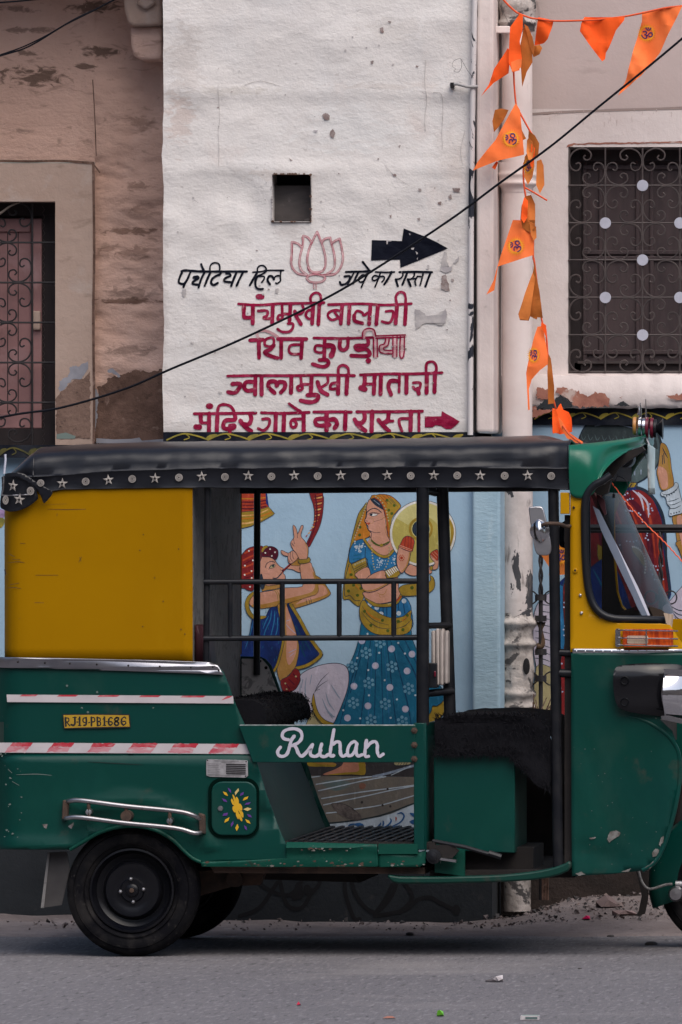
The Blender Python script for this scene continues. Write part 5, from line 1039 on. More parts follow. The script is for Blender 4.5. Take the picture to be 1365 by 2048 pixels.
# ---------------------------------------------------------------- foot well
mb = MB(); boxw(mb, X(562), X(870), .012, AW - .012, Z(1700), Z(1685), a_under)
for i in range(13): boxw(mb, X(575 + i * 20), X(583 + i * 20), .03, AW - .03, Z(1685), Z(1681), a_rub)
for i in range(5): boxw(mb, X(572), X(850), .1 + i * .24, .13 + i * .24, Z(1685), Z(1682.5), a_rub)
mb.build('floor', R, smooth=0)
def ysill(x, z):
    t = (z - Z(1733)) / (Z(1684) - Z(1733)); d = .012 * N3(x * 6, z * 9, 12) + .012 * math.exp(-((x - X(736)) / .025) ** 2 - ((z - Z(1697)) / .015) ** 2)
    return -.004 - .016 * math.exp(-((t - .80) / .16) ** 2) + .014 * max(0, t - .9) * 10 * .6 - .006 * math.exp(-((t - .25) / .3) ** 2) + d * .6
mb = MB(); panel(mb, P("574,1684 600,1684 680,1686 755,1688 757,1733 600,1734 404,1733 402,1724 470,1722 574,1716"), 0, a_greenw, ysill, .018)
panel(mb, P("757,1707 835,1706 852,1700 852,1726 840,1734 757,1734"), 0, a_greenw, lambda x, z: -.002 + .006 * N3(x * 8, z * 10, 5), .02); prism(mb, P("757,1688 836,1688 836,1708 757,1708"), -.010, .02, a_greenw)
mb.build('sill', R, smooth=50, solid=.012)
mb = MB(); prism(mb, P("420,1733 850,1735 850,1748 430,1746"), .03, 1.2, a_rust); mb.build('chassis_rail', R, smooth=0)
mb = MB(); prism(mb, P("828,1446 850,1446 850,1700 828,1700"), -.006, .035, a_green); prism(mb, P("850,1446 853,1446 853,1700 850,1702"), -.004, .30, a_green); mb.build('door_pillar', R, smooth=30, bevel=.003)
mb = MB(); prism(mb, P("478,1451 831,1451 829,1525 506,1525"), -.010, .012, a_green); prism(mb, P("479,1449.5 831,1449.5 831,1452 479.5,1452"), -.011, .013, M('worn_edge', (.32, .33, .34), .5, var=((.1, .16, .14), 30, .4, .6)))
bar = mb.build('barrier_panel', R, smooth=30, bevel=.002)
RH = Fr(540, 1440, 5.46, -.0105); mb = MB()
for q in "205,215 160,205 137,175 150,130 200,102 270,95 330,118 352,165 340,215 300,255 245,280|268,175 240,215 222,270 205,335 180,380 135,398 95,380 88,340 118,297|265,270 292,310 312,360 345,395 385,370 430,315 468,268|468,268 446,330 448,380 490,398 535,378 560,330|568,262 550,330 555,385 600,400 640,375|702,105 682,215 665,320 662,388 700,388|692,265 730,238 765,250 770,310 775,370 800,396 842,375|955,262 925,236 880,262 852,320 855,382 892,386 930,340 950,270|950,255 945,340 962,392 1010,378|1058,222 1045,300 1042,392 1080,396|1058,300 1100,252 1150,235 1175,270 1175,340 1195,396 1240,372".split('|'): strk(mb, RH, q, 35, a_sign, n=6, wob=.22)
for q in "440,318 462,314|300,362 308,370|660,292 680,290": strk(mb, RH, [(440, 318), (462, 314)], 7, a_green, n=1)
mb.build('painted_name', bar, smooth=0, label='white script lettering reading Ruhan')
for y in (1461, 1490, 1518):
    mb = MB(); lathe(mb, W(829, y, -.010), [(.0001, -.009), (.006, -.008), (.007, -.002), (.011, -.001), (.011, .001)], a_rust, 'Y', 6); mb.build('bolt', bar)
# ---------------------------------------------------------------- black tube frame
def post(a, b, r, Y0=0.03, Y1=None, nm='post', m=a_black):
    mb = MB(); tpx(mb, [(a[0], a[1], Y0), (b[0], b[1], Y1 if Y1 is not None else Y0)], r, m, n=12); return mb.build(nm, R, smooth=60)
post((416, 975), (413, 1335), .0105, .03); post((846, 968), (846, 1450), .0205, .02); post((1107, 965), (1117, 1740), .0175, .03)
post((515, 980), (514, 1350), .0115, AW - .04); post((1170, 965), (1178, 1730), .0175, AW - .04)
post((885, 972), (901, 1440), .0195, .16); 
mb = MB()
for y in (1163, 1276): tpx(mb, [(408, y + 1), (843, y - 1)], .0088, a_black, .018, 10)
for x in (461, 565, 679, 788): tpx(mb, [(x, 1163), (x, 1276)], .0085, a_black, .018, 10)
mb.build('guard_rail', R, smooth=60)
for q_, r_ in (("846,980,.02 872,986,.12", .012), ("846,1252,.06 900,1250,.14", .010), ("846,1388,.06 905,1382,.14", .012)):
    mb = MB(); tpx(mb, q_, r_, a_black); mb.build('partition_rail', R, smooth=60)
mb = MB()
for i in range(4): boxw(mb, X(863 + i * 8.5, .08), X(871 + i * 8.5, .08), .075, .14, Z(1372 - (3 if i in (0, 3) else 0)), Z(1258 + (4 if i in (0, 3) else 0)), a_cush)
mb.build('driver_backrest', R, smooth=40, bevel=.012, seg=3)
mb = MB(); prism(mb, P("850,1326 874,1326 874,1376 850,1376"), .05, .12, a_rub); prism(mb, P("868,1342 872,1342 872,1354 868,1354"), .04, .05, a_redp); mb.build('switch_box', R, smooth=0, bevel=.003)
# roof structure
mb = MB(); boxw(mb, X(60), X(1130), .03, AW - .03, Z(962), Z(956), a_lind); mb.build('ceiling', R, smooth=0)
mb = MB(); tpx(mb, [(380, 982), (1120, 976)], .011, a_lind, AW - .03); prism(mb, P("385,972 835,972 835,979 385,987"), AW - .04, AW - .03, a_lind); mb.build('header_rail', R, smooth=40)
# ---------------------------------------------------------------- canopy
def lerp(tab, x):
    for (a, b), (c, d) in zip(tab, tab[1:]):
        if x <= c: return b + (d - b) * max(0, (x - a)) / (c - a)
    return tab[-1][1]
TOP = [(4, 948), (12, 942), (30, 925), (50, 905), (64, 894), (76, 891), (135, 888), (240, 884), (540, 880), (800, 876), (1000, 872), (1120, 868), (1137, 868)]
SEAM = [(4, 955), (66, 953), (125, 950), (240, 941), (385, 937), (560, 936), (800, 935), (1137, 936)]
BOT = [(4, 980), (100, 984), (125, 980), (240, 978), (385, 976), (560, 977), (700, 976), (900, 976), (1040, 976), (1137, 980)]
rows = []
st = list(range(4, 66, 8)) + list(range(66, 1137, 9)) + [1137]
for px in st:
    tp, se, bo = lerp(TOP, px), lerp(SEAM, px), lerp(BOT, px); h = se - tp; x = X(px)
    sec = [(.004, bo), (-.001, bo - 1.5), (.000, bo - 4), (.000, (bo + se) / 2), (.000, se + 3), (-.0035, se + 1), (-.0035, se - 1), (.0, se - 3), (.0015, se - h * .24), (.005, se - h * .42), (.015, se - h * .60), (.035, se - h * .74), (.066, se - h * .84), (.115, se - h * .91), (.18, se - h * .96), (.30, se - h * 1.0), (.625, tp - 4)]
    dr = max(0, min(1, (px - 1045) / 85)); dr = dr * dr * (3 - 2 * dr) * 20
    sec = [(Y, py + dr * max(0, min(1, (Y - .05) / .2))) for Y, py in sec]
    r = []
    for i, (Y, py) in enumerate(sec):
        wv = (.006 * N3(px * .012, i * .35, 3) + .003 * N3(px * .04, i * .5, 8)) * (1 if 6 < i < 14 else .35)
        wv += .010 * math.exp(-((px - 1108) / 14) ** 2 - ((py - 915) / 9) ** 2) + .008 * math.exp(-((px - 1000 - (py - 915) * 3) / 60) ** 2 - ((py - 922 - (px - 1000) * .09) / 5) ** 2)
        if px < 66: Y = Y + .12 * ((66 - px) / 66) ** 2 * (1 if i > 6 else 0)
        r.append((x, Y + wv, Z(py) + (.002 * N3(px * .02, i, 5) if i > 12 else .0012 * N3(px * .03, 1, 5))))
    r += [(a, AW - b, c) for a, b, c in r[-2::-1]]
    rows.append(r)
mb = MB(); loft(mb, rows, a_vinyl)
n = len(rows[0]); mb.add(rows[-1], [tuple(range(n))], a_vinyl) if 0 else None
mb.add(rows[0], [(i, i + 1, n - 2 - i, n - 1 - i) for i in range(n // 2 - 1)], a_vinyl)
can = mb.build('canopy', R, smooth=50)
mb = MB(); tube(mb, [Vector(p) + Vector((0, -.002, 0)) for p in rows[-1][3:n - 3]], .0045, a_vinyl, 8); mb.build('piping', can, smooth=60); mb = MB(); tube(mb, [Vector(p) + Vector((.001, -.002, 0)) for p in rows[8][6:16]], .0025, a_vinyl, 6); mb.build('piping', can, smooth=60)
# the torn rear flap
f5 = Fr(0, 860, 5.6875, -.012); yfl = lambda o: (lambda x, z: o + .010 * N3(x * 9, z * 9, o * 50) + yrear(x) * .5)
mb = MB(); panel(mb, f5("50,520 110,490 200,485 280,500 340,560 390,640 440,760 420,800 330,870 240,910 120,930 20,895 0,850 10,760 20,680"), -.01, a_vinyl, yfl(-.014), .015, 2)
panel(mb, f5("60,500 180,485 290,500 420,590 560,670 605,700 600,740 540,810 510,835 490,790 460,720 390,640 330,590 220,540 120,530"), -.01, a_vinyl, yfl(-.030), .012, 2)
flap = mb.build('rear_flap', can, smooth=50, solid=.003)
mb = MB(); tube(mb, [W(*p, .05) for p in f5("62,275 66,330 50,500")], .004, a_seal, 6); mb.build('rod', flap, smooth=60)
mb = MB(); tube(mb, [W(*p, -.025) for p in cr(f5("45,520 42,600 38,680 22,735 20,745"), False, 4)], .003, a_steel, 6); mb.build('piping', flap, smooth=60)
mb = MB(); tube(mb, [W(*p, -.03) for p in cr(f5("20,740 100,745 230,740 330,735"), False, 4)], .0022, a_steel, 6); mb.build('piping', flap, smooth=60)
def star(c, Y, r=11.6, rot=0, par=None, sx=1):
    mb = MB(); o = W(c[0], c[1], Y); v = [o + Vector((0, -.0016, 0))]
    for i in range(10):
        a = rot + pi * i / 5; rr_ = (r if i % 2 == 0 else r * .40) / 620
        v.append(o + Vector((sin(a) * rr_ * sx, 0, cos(a) * rr_)))
    mb.add(v, [(0, 1 + (i + 1) % 10, 1 + i) for i in range(10)], a_stud)
    lathe(mb, o + Vector((0, -.0035, 0)), [(.0001, -.003), (.0016, -.0028), (.003, -.0012), (.0036, .001)], a_under, 'Y', 10); mb.build('star_stud', par or can, smooth=0)
def rnd(c, Y, r=7.6, par=None, sx=1):
    mb = MB(); k = r / 620; o3 = W(c[0], c[1], Y)
    for r0_, r1_, h, m in ((0, .20, -.0030, a_under), (.20, .40, -.0032, a_stud), (.40, .54, -.0022, a_studd), (.54, .68, -.0030, a_stud), (.68, .78, -.0022, a_studd), (.78, 1, -.0026, a_stud)): lathe(mb, o3, [(max(.0001, k * r0_), h), (k * r1_, h)], m, 'Y', 20)
    lathe(mb, o3, [(k, -.0026), (k * 1.02, .001)], a_studd, 'Y', 20)
    if sx != 1: o = W(c[0], 0, 0).x; mb.v = [(o + (x - o) * sx, y, z) for x, y, z in mb.v]
    mb.build('round_stud', par or can, smooth=30)
for x, y in P("125,967 217.5,960 310.5,956.5 404,953 497,951.5 589,951 682,951 775,950.5 868,950.5 961,951 1056,951"): star((x, y), -.007, rot=random.uniform(-.12, .12))
for x, y in P("172,963 265,958 358.5,955 450.5,954 543.5,953 636,952 731,952 822,951.5 915,951 1010,951.5 1103,952"): rnd((x, y), -.007)
star((26.5, 971.5), -.034, 13, .1, flap, .8); star((39, 999), -.034, 12.5, .15, flap, .95); rnd((62, 982), -.034, 8.2, flap, .9); rnd((13, 1000), -.034, 9, flap, .65); rnd((82, 966), -.03, 7, can)
# paint chips and rust on the lower edges
def chips(name, par, spots, seed, mats, Y):
    mb = MB(); rc = random.Random(seed)
    for x, y, r in spots:
        q = [(x + cos(a) * r * rc.uniform(.5, 1.9), y + sin(a) * r * rc.uniform(.3, 1.0)) for a in (0, .8, 1.6, 2.4, 3.2, 4, 4.8, 5.6)]; poly(mb, Fr(0, 0, 1, Y), q, rc.choice(mats), 1, base=.002)
    mb.build(name, par, smooth=0)['kind'] = 'stuff'
m_chipm = M('bare_primer', (.20, .20, .19), .7, var=((.10, .09, .08), 40, .4, .6)); rc = random.Random(3)
chips('paint_chips', R, [(rc.uniform(405, 850), 1733 - abs(rc.gauss(0, 6)), rc.uniform(.8, 3.2)) for _ in range(46)] + [(rc.uniform(600, 745), rc.uniform(1696, 1702), rc.uniform(1, 3)) for _ in range(16)], 8, (m_chipm, a_rust, a_rust), -.024)
# ---------------------------------------------------------------- driver compartment
mb = MB(); prism(mb, P("868,1478 1030,1478 1030,1706 868,1700"), .05, .47, a_green); mb.build('seat_box', R, smooth=30, bevel=.003)
mb = MB(); rows = []
sec = cr(P("868,1500 868,1470 874,1442 900,1431 960,1429 1035,1431 1070,1438 1092,1455 1104,1480 1107,1520 1104,1560 1094,1580"), False, 3)
for i in range(17):
    Y = .03 + .86 * i / 16; s = min(1, .72 + i * .14) if i < 2 else 1
    rows.append([(X(x) + .004 * N3(x * .05, i * .8, 3), Y, Z(1485 + (y - 1485) * s) + .007 * N3(x * .05, i * .7, 2)) for x, y in sec])
loft(mb, rows, a_fur)
q = MB(); panel(q, P("868,1438 900,1432 960,1430 1040,1432 1075,1440 1098,1462 1105,1500 1104,1555 1094,1582 1072,1572 1050,1548 1034,1526 1020,1512 980,1508 940,1510 905,1502 880,1494 868,1490"), 0, a_fur, lambda x, z: .030 + .012 * N3(x * 12, z * 12, 3), .02)
mb.add(q.v, q.f, a_fur)
for i in range(2600):
    t = random.random()
    if t < .45: px, py = random.uniform(868, 1034), 1500 + random.uniform(-8, 10)
    elif t < .6: px = random.uniform(1020, 1100); py = 1512 + (px - 1020) * .85 + random.uniform(-10, 6)
    elif t < .8: px, py = random.uniform(872, 1080), random.uniform(1428, 1440)
    else: px, py = random.uniform(872, 1100), random.uniform(1440, 1510)
    p = W(px, py, .026); d = Vector((random.uniform(-.6, .6), random.uniform(-.3, .1), random.uniform(-1, .2) if py > 1445 else random.uniform(-.2, .7))) * random.uniform(.010, .030); sv = Vector((.0019, 0, .0008))
    mb.add([p - sv, p + sv, p + d], [(0, 1, 2)], a_fur)
mb.build('driver_seat', R, smooth=60)
mb = MB(); boxw(mb, X(856), X(1148), .06, AW - .06, Z(1757), Z(1742), a_under); boxw(mb, X(866), X(1060), .12, .5, Z(1745), Z(1698), a_under); mb.build('cab_floor', R, smooth=0)
mb = MB(); boxw(mb, X(985), X(1085), AW - .10, AW - .06, Z(1745), Z(1500), a_under); mb.build('cab_dark_sheet', R, smooth=0)  # dark sheet added to stand for the unlit leg space
mb = MB(); q = cr(P("775,1749 800,1753 900,1753 1000,1750 1060,1744 1100,1737 1128,1728 1140,1722 1142,1736 1120,1750 1060,1761 950,1766 820,1768 785,1764"), True, 2); prism(mb, q, .0, .05, M('dirty_green_paint', (.0015, .036, .026), .4, spec=.3, layers=[((.045, .04, .035), 9, .52, .66, (1, 1, 1), .8)], bump=[(30, .002)])); mb.build('step_edge', R, smooth=40, bevel=.006)
mb = MB(); tpx(mb, "866,1682,.02 930,1694,.0 985,1710,-.01 1000,1714,-.01", .0068, a_black); tpx(mb, "978,1706,-.01 1003,1714,-.01", .010, a_black); lathe(mb, W(868, 1713, -.002), [(.0001, -.02), (.012, -.018), (.012, -.008), (.024, -.006), (.024, .02)], a_black, 'Y', 20); prism(mb, P("858,1690 905,1690 918,1702 905,1716 860,1716"), .005, .03, a_under); prism(mb, P("882,1716 912,1720 912,1725 880,1720"), -.02, .02, a_steel); prism(mb, P("868,1690 930,1700 930,1752 870,1745"), .04, .06, a_greenw)
mb.build('parking_brake', R, smooth=40)
# ---------------------------------------------------------------- front cowl
def ycw(x, z): 
    d = max(0, x - X(1282)); return .0 + 2.6 * d * d + .002 * N3(x * 4, z * 4, 3)
def mirp(mb): q = mirrored(mb); mb.add(q.v, q.f, mb.mats[0])
mb = MB(); panel(mb, P("1141,984 1172,984 1178,1000 1168,1030 1170,1120 1176,1190 1184,1218 1200,1236 1230,1246 1322,1248 1340,1250 1352,1270 1368,1294 1420,1298 1470,1300 1470,1304 1141,1304"), 0, a_yelf, ycw, .03); q = mirrored(mb)
ql = MB(); panel(ql, P("1143,990 1168,990 1166,1120 1172,1190 1182,1222 1200,1240 1230,1250 1262,1254 1262,1272 1262,1296 1143,1302"), 0, a_under, lambda x, z: ycw(x, z) + .016, .06); mirrored(ql).build('cowl_dark_sheet', R, smooth=0)  # dark sheet added to hide the far cowl's yellow inside
cowl = mb.build('yellow_cowl', R, smooth=50, solid=.012); q.build('yellow_cowl', R, smooth=50, solid=.012)
mb = MB(); prism(mb, P("1121,985 1139,985 1139,1028 1121,1028"), -.006, .02, a_yelf); mb.build('hinge_bracket', cowl, smooth=0, bevel=.002)
for x, y, r, m in ((1151, 1141, .0075, a_yelf), (1148, 1015, .004, a_scr), (1161, 1190.5, .0045, a_steel), (1163.5, 1226, .0045, a_steel)):
    mb = MB(); lathe(mb, W(x, y, -.002), [(.0001, -.001), (r * .5, -.002), (r * .55, -.005), (r, -.004), (r * 1.05, .002)], m, 'Y', 16)
    if r > .006: dot(mb, Fr(0, 0, 1, -.0045), (x, y), 2.4, a_scr, n=10)
    mb.build('bolt', cowl, smooth=40)
def yap(x, z):
    t = max(0, Z(1420) - z); d = max(0, x - X(1300))
    return -.004 + .10 * t * t + 2.2 * d * d * (1 if z > Z(1445) else 0) + max(0, x - X(1318 - max(0, (Z(1600) - z)) * 120)) ** 2 * 6 * (z < Z(1445)) + .004 * N3(x * 3, z * 4, 7) + .010 * math.exp(-((z - Z(1705) - (x - X(1180)) * -.25) / .02) ** 2 - ((x - X(1195)) / .08) ** 2)
mb = MB(); panel(mb, P("1143,1306 1470,1306 1470,1425 1400,1432 1320,1438 1345,1462 1357,1500 1358,1550 1350,1600 1338,1650 1322,1700 1305,1728 1283,1742 1220,1749 1143,1753"), 0, a_green, yap, .025); mirrored(mb).build('front_apron', R, smooth=60, solid=.010)
ap = mb.build('front_apron', R, smooth=60, solid=.010)
mb = MB()
for q in ("1214,1678 1220,1664 1232,1660 1241,1666 1236,1674 1226,1680 1218,1686", "1304,1706 1310,1698 1318,1700 1313,1712 1305,1714", "1318,1690 1322,1676 1328,1672 1326,1684 1320,1694", "1288,1736 1300,1728 1308,1722 1300,1738", "1150,1748 1162,1744 1170,1749 1158,1752", "1179,1676 1192,1675 1190,1678 1181,1679", "1240,1744 1262,1738 1258,1744"): panel(mb, jag(P(q), 1.6, 2, len(q)), 0, m_chipm, lambda x, z: yap(x, z) - .003, .02)
for i in range(30):
    x, y, r = rc.uniform(1148, 1330), rc.uniform(1480, 1745), rc.uniform(.5, 1.3); panel(mb, [(x - r, y), (x, y - r), (x + r, y), (x, y + r)], 0, a_scl, lambda x, z: yap(x, z) - .003, .05)
mb.build('paint_chips', ap, smooth=0)['kind'] = 'stuff'
mb = MB(); boxw(mb, X(1128), X(1146), .03, .06, Z(1745), Z(1030), a_under); boxw(mb, X(1146), X(1300), AW - .30, AW - .05, Z(1500), Z(1300), a_under); boxw(mb, X(1230), X(1300), .30, AW - .30, Z(1560), Z(1250), a_under); mb.build('dashboard', R, smooth=0)
for y, r_ in ((1305, .012), (1346, .014)):
    mb = MB(); tpx(mb, [(1117, y, .03), (1145, y + 1, .03)], r_, a_black); mb.build('post_bracket', R, smooth=60)
mb = MB(); panel(mb, P("1146,1297 1300,1298 1470,1299 1470,1310 1300,1309 1146,1308"), 0, a_chrome, lambda x, z: ycw(x, z) - .006 - .002 * cos((z - Z(1303)) * 300), .012); tr = mb.build('trim_strip', cowl, smooth=50, solid=.004)
mb = MB()
for i in range(18): lathe(mb, Vector((X(1154 + i * 17.5), ycw(X(1154 + i * 17.5), Z(1303)) - .0085, Z(1302.5))), [(.0001, -.003), (.0022, -.002), (.003, .001)], a_chrome, 'Y', 8)
mb.build('rivet', tr)['kind'] = 'stuff'
# indicator behind its chrome grille
mb = MB(); panel(mb, rrect(1247, 1258, 1347, 1294, 4), 0, a_amber, lambda x, z: ycw(x, z) - .026, .012); ind = mb.build('indicator', cowl, smooth=40, solid=.03)
mb = MB(); panel(mb, rrect(1256, 1271, 1298, 1287, 3), 0, a_clear, lambda x, z: ycw(x, z) - .0275, .012); mb.build('clear_lens', ind, smooth=40)
mb = MB()
for y in (1261, 1276.5, 1291): tube(mb, [Vector((X(px), ycw(X(px), 0) - (.036 if px > 1245 else .02), Z(y + (px - 1290) * .02))) for px in (1237, 1246, 1262, 1292, 1330, 1356)], .0024, a_chrome, 6)
tube(mb, [W(1293, 1258, -.036), W(1293, 1293, -.036)], .0022, a_chrome, 6); panel(mb, rrect(1232, 1257, 1242, 1294, 4), 0, a_chrome, lambda x, z: -.016, .02); mb.build('guard', ind, smooth=50)
# windows of the cab
mb = MB(); tube(mb, [Vector((X(x), -.006 + (max(0, x - 1190) / 140) ** 2 * .10, Z(y))) for x, y in cr(P("1222,950 1205,962 1190,970 1177,985 1171,1005 1170,1040 1171,1100 1174,1150 1179,1185 1188,1210 1204,1228 1228,1237 1270,1239 1324,1241"), False, 4)], .0125, a_rub, 10); mb.build('window_rubber', cowl, smooth=60)
GE = [(1188, 985), (1292, 1232)]
mb = MB(); panel(mb, P("1177,990 1188,984 1292,1232 1230,1232 1206,1222 1190,1203 1182,1170 1178,1100"), 0, a_glass, lambda x, z: .004 + (max(0, x - X(1186)) / .18) ** 2 * .09, .03); mb.build('quarter_glass', cowl, smooth=50)
mb = MB(); rows = []
for i in range(13):
    u = i / 12; Y = .10 + (AW - .20) * u; k = 1 - (2 * u - 1) ** 4
    yt = .20 + (AW - .40) * u
    rows.append([(X(1188 + (1296 - 1188) * v) + .012 * k - .030 * (1 - u) ** 3, yt + (Y - yt) * v, Z(984 + (1234 - 984) * v)) for v in [j / 8 for j in range(9)]])
loft(mb, rows, a_glass2); ws = mb.build('windscreen', cowl, smooth=60)
mb = MB(); tube(mb, [Vector(p) for p in rows[-1]], .0026, a_steel, 8); mb.build('windscreen_edge', ws, smooth=60)
mb = MB()
panel(mb, P("1183,1012 1196,1020 1240,1110 1270,1172 1282,1200 1294,1232 1276,1232 1262,1196 1226,1118 1200,1062"), 0, a_seal, lambda x, z: .06 + (max(0, x - X(1186)) / .18) ** 2 * .09, .03); mb.build('windscreen_seal', ws, smooth=60)
mb = MB(); panel(mb, P("1224,1226 1260,1214 1288,1215 1310,1222 1325,1235 1224,1236"), 0, a_scr, lambda x, z: .3, .05); mb.build('dashboard_top', cowl, smooth=0, solid=.01); mb = MB(); panel(mb, P("1256,1212 1280,1211 1282,1222 1255,1223"), 0, a_redp, lambda x, z: .28, .05); mb.build('dashboard_cloth', cowl, smooth=0, solid=.01); mb = MB(); panel(mb, P("1180,985 1197,1000 1201,1028 1192,1033 1184,1022"), 0, a_maroon, lambda x, z: .25, .05); mb.build('sun_visor', cowl, smooth=0, solid=.01); mb = MB(); panel(mb, P("1325,1226 1345,1230 1340,1262 1330,1246"), 0, a_clear, lambda x, z: .06, .05); mb.build('window_corner', cowl, smooth=0, solid=.01)
mb = MB(); q = P("1236,1426 1262,1432 1300,1446 1330,1466 1348,1488 1357,1515 1358,1560 1351,1608 1339,1655 1323,1700 1306,1727 1284,1741")
tube(mb, [Vector((X(x), yap(X(x), Z(y)) + .004, Z(y))) for x, y in cr(q, False, 5)], .011, a_green, 10, rf=lambda u: .003 + .005 * min(1, u * 5)); mb.build('rolled_edge', ap, smooth=60)
# headlamp pod
mb = MB(); panel(mb, cr(P("1229,1350 1232,1338 1242,1331 1290,1326 1365,1329 1420,1332 1470,1340 1470,1450 1420,1448 1365,1440 1330,1434 1280,1427 1250,1420 1238,1412 1232,1395 1229,1370"), True, 2), 0, M('black_gloss_plastic', (.008, .008, .010), .16, spec=.3, coat=.1), lambda x, z: ycw(x, z) - .040 + .020 * max(0, abs((z - Z(1380)) / .085)) ** 4, .02)
pod = mb.build('headlamp_pod', R, smooth=60, solid=.05, bevel=.006)
for y in (1361, 1404):
    mb = MB(); lathe(mb, W(1250, y, -.042), [(.0001, .004), (.010, .004), (.0125, -.004), (.014, .001)], a_rub, 'Y', 20); mb.build('bolt_cover', pod, smooth=50)
mb = MB(); panel(mb, P("1331,1352 1340,1348 1420,1348 1470,1352 1470,1436 1420,1434 1365,1430 1333,1427 1329,1390"), 0, M('lamp_mirror', (.72, .72, .74), .06, metal=1), lambda x, z: ycw(x, z) - .062 - .03 * (1 - ((z - Z(1390)) / .075) ** 2), .012); 
panel(mb, P("1330,1337 1365,1339 1470,1342 1470,1352 1365,1351 1332,1348"), 0, a_chrome, lambda x, z: ycw(x, z) - .075, .012); panel(mb, P("1325,1431 1340,1430 1365,1437 1470,1444 1470,1456 1365,1447 1326,1438"), 0, a_chrome, lambda x, z: ycw(x, z) - .070, .012)
tube(mb, [Vector((X(x), ycw(X(x), 0) - .072, Z(y))) for x, y in cr(P("1333,1349 1329,1370 1328,1392 1332,1415 1334,1430"), False, 3)], .0028, a_chrome, 6); mb.build('headlamp', pod, smooth=50)
# mirrors
mb = MB(); q = W(1080, 1062, -.10)
prism(mb, cr(P("1058,1020 1062,1014 1080,1013 1088,1020 1097,1060 1103,1092 1101,1106 1094,1111 1078,1110 1071,1102 1064,1066"), True, 2), -.10, -.09, a_steel)
lathe(mb, q, [(.0001, -.026), (.012, -.024), (.023, -.015), (.029, -.005), (.032, 0)], a_chrome, 'Y', 28); mb.v = [(q.x + (x - q.x) * (.66 if y < -.1001 else 1) + (z - q.z) * (-.12 if y < -.1001 else 0), y, q.z + (z - q.z) * (1.35 if y < -.1001 else 1)) for x, y, z in mb.v]
mir = mb.build('wing_mirror', R, smooth=50, bevel=.003)
mb = MB(); tpx(mb, "1086,1050,-.115 1096,1047,-.12 1120,1048,-.09 1132,1053,-.04 1140,1052,0", .0062, a_rust, sm=4); mb.build('mirror_arm', mir, smooth=60)
mb = MB(); prism(mb, cr(P("1120,1052 1128,1043 1142,1042 1142,1096 1126,1095 1119,1088"), True, 2), .14, .15, a_mirb); tpx(mb, "1142,1046,.139 1130,1053,.139 1129,1083,.139 1142,1093,.139", .002, a_rub); mb.build('inner_mirror', R, smooth=40)
# ---------------------------------------------------------------- visor
T1 = [(1138, 890, .012), (1160, 888, .03), (1190, 885, .07), (1225, 881, .14), (1260, 876, .25), (1285, 872, .38), (1290, 871, .56)]
T2 = [(1138, 908, -.012), (1160, 905, -.006), (1190, 899, .03), (1225, 890, .11), (1260, 884, .22), (1285, 879, .37), (1291, 877, .56)]
T3 = [(1138, 945, -.020), (1160, 942, -.016), (1188, 930, .0), (1218, 910, .09), (1256, 895, .21), (1284, 886, .365), (1291, 883, .56)]
T4 = [(1141, 988, -.010), (1152, 995, -.006), (1180, 990, -.002), (1200, 945, .02), (1240, 906, .16), (1276, 893, .32), (1291, 888, .56)]
tabs = [cr([tuple(W(*p)) for p in t_], False, 4) for t_ in (T1, T2, T3, T4)]
# round off the lower lobe
LOW = cr([tuple(W(*p)) for p in [(1140, 985, -.012), (1146, 993, -.010), (1158, 997, -.008), (1175, 995, -.006), (1188, 986, -.004), (1195, 970, 0), (1200, 952, .01), (1208, 938, .03), (1222, 922, .07), (1244, 906, .15), (1268, 896, .26), (1286, 891, .38), (1292, 888, .56)]], False, 2)
rows = []
m_ = len(tabs[0]) - 1
def samp(t_, u):
    k = u * (len(t_) - 1); i = min(len(t_) - 2, int(k)); f_ = k - i; return tuple(a + (b - a) * f_ for a, b in zip(t_[i], t_[i + 1]))
for j in range(41):
    u = j / 40; k4 = [samp(t_, u) for t_ in tabs[:3]] + [samp(LOW, u)]
    r = cr(k4, False, 5); rows.append([(p[0], AW / 2, p[2] + .02) if 0 else p for p in r])
mb = MB(); loft(mb, rows, a_visor); q = mirrored(mb); mb.add(q.v, q.f, a_visor)
loft(mb, [[r[0] for r in rows], [(r[0][0], AW - r[0][1], r[0][2]) for r in rows]], a_visor)
loft(mb, [rows[-1], [(a, AW - b, c) for a, b, c in rows[-1]]], a_visor)
vis = mb.build('visor', R, smooth=60, solid=.006)
mb = MB(); loft(mb, [[(p[0] - .004, p[1] + .012, p[2] + .002) for p in [r[-1] for r in rows][8:]], [(r[0][0] - .02, r[0][1] + .03, r[0][2] - .012) for r in rows][8:]], a_under)
prism(mb, P("1180,980 1192,975 1206,945 1226,922 1236,915 1250,905 1285,893 1290,900 1262,918 1240,935 1222,962 1216,985 1204,992"), .20, .26, a_under)
boxw(mb, X(1140), X(1215), .22, 1.0, Z(960), Z(905), a_under); mb.build('visor_lining', vis, smooth=0)
mb = MB(); lathe(mb, W(1252, 918, .42), [(.0001, -.02), (.026, -.018), (.029, -.006), (.029, .05)], a_rub, 'Y', 28); mb.build('horn', vis, smooth=40)
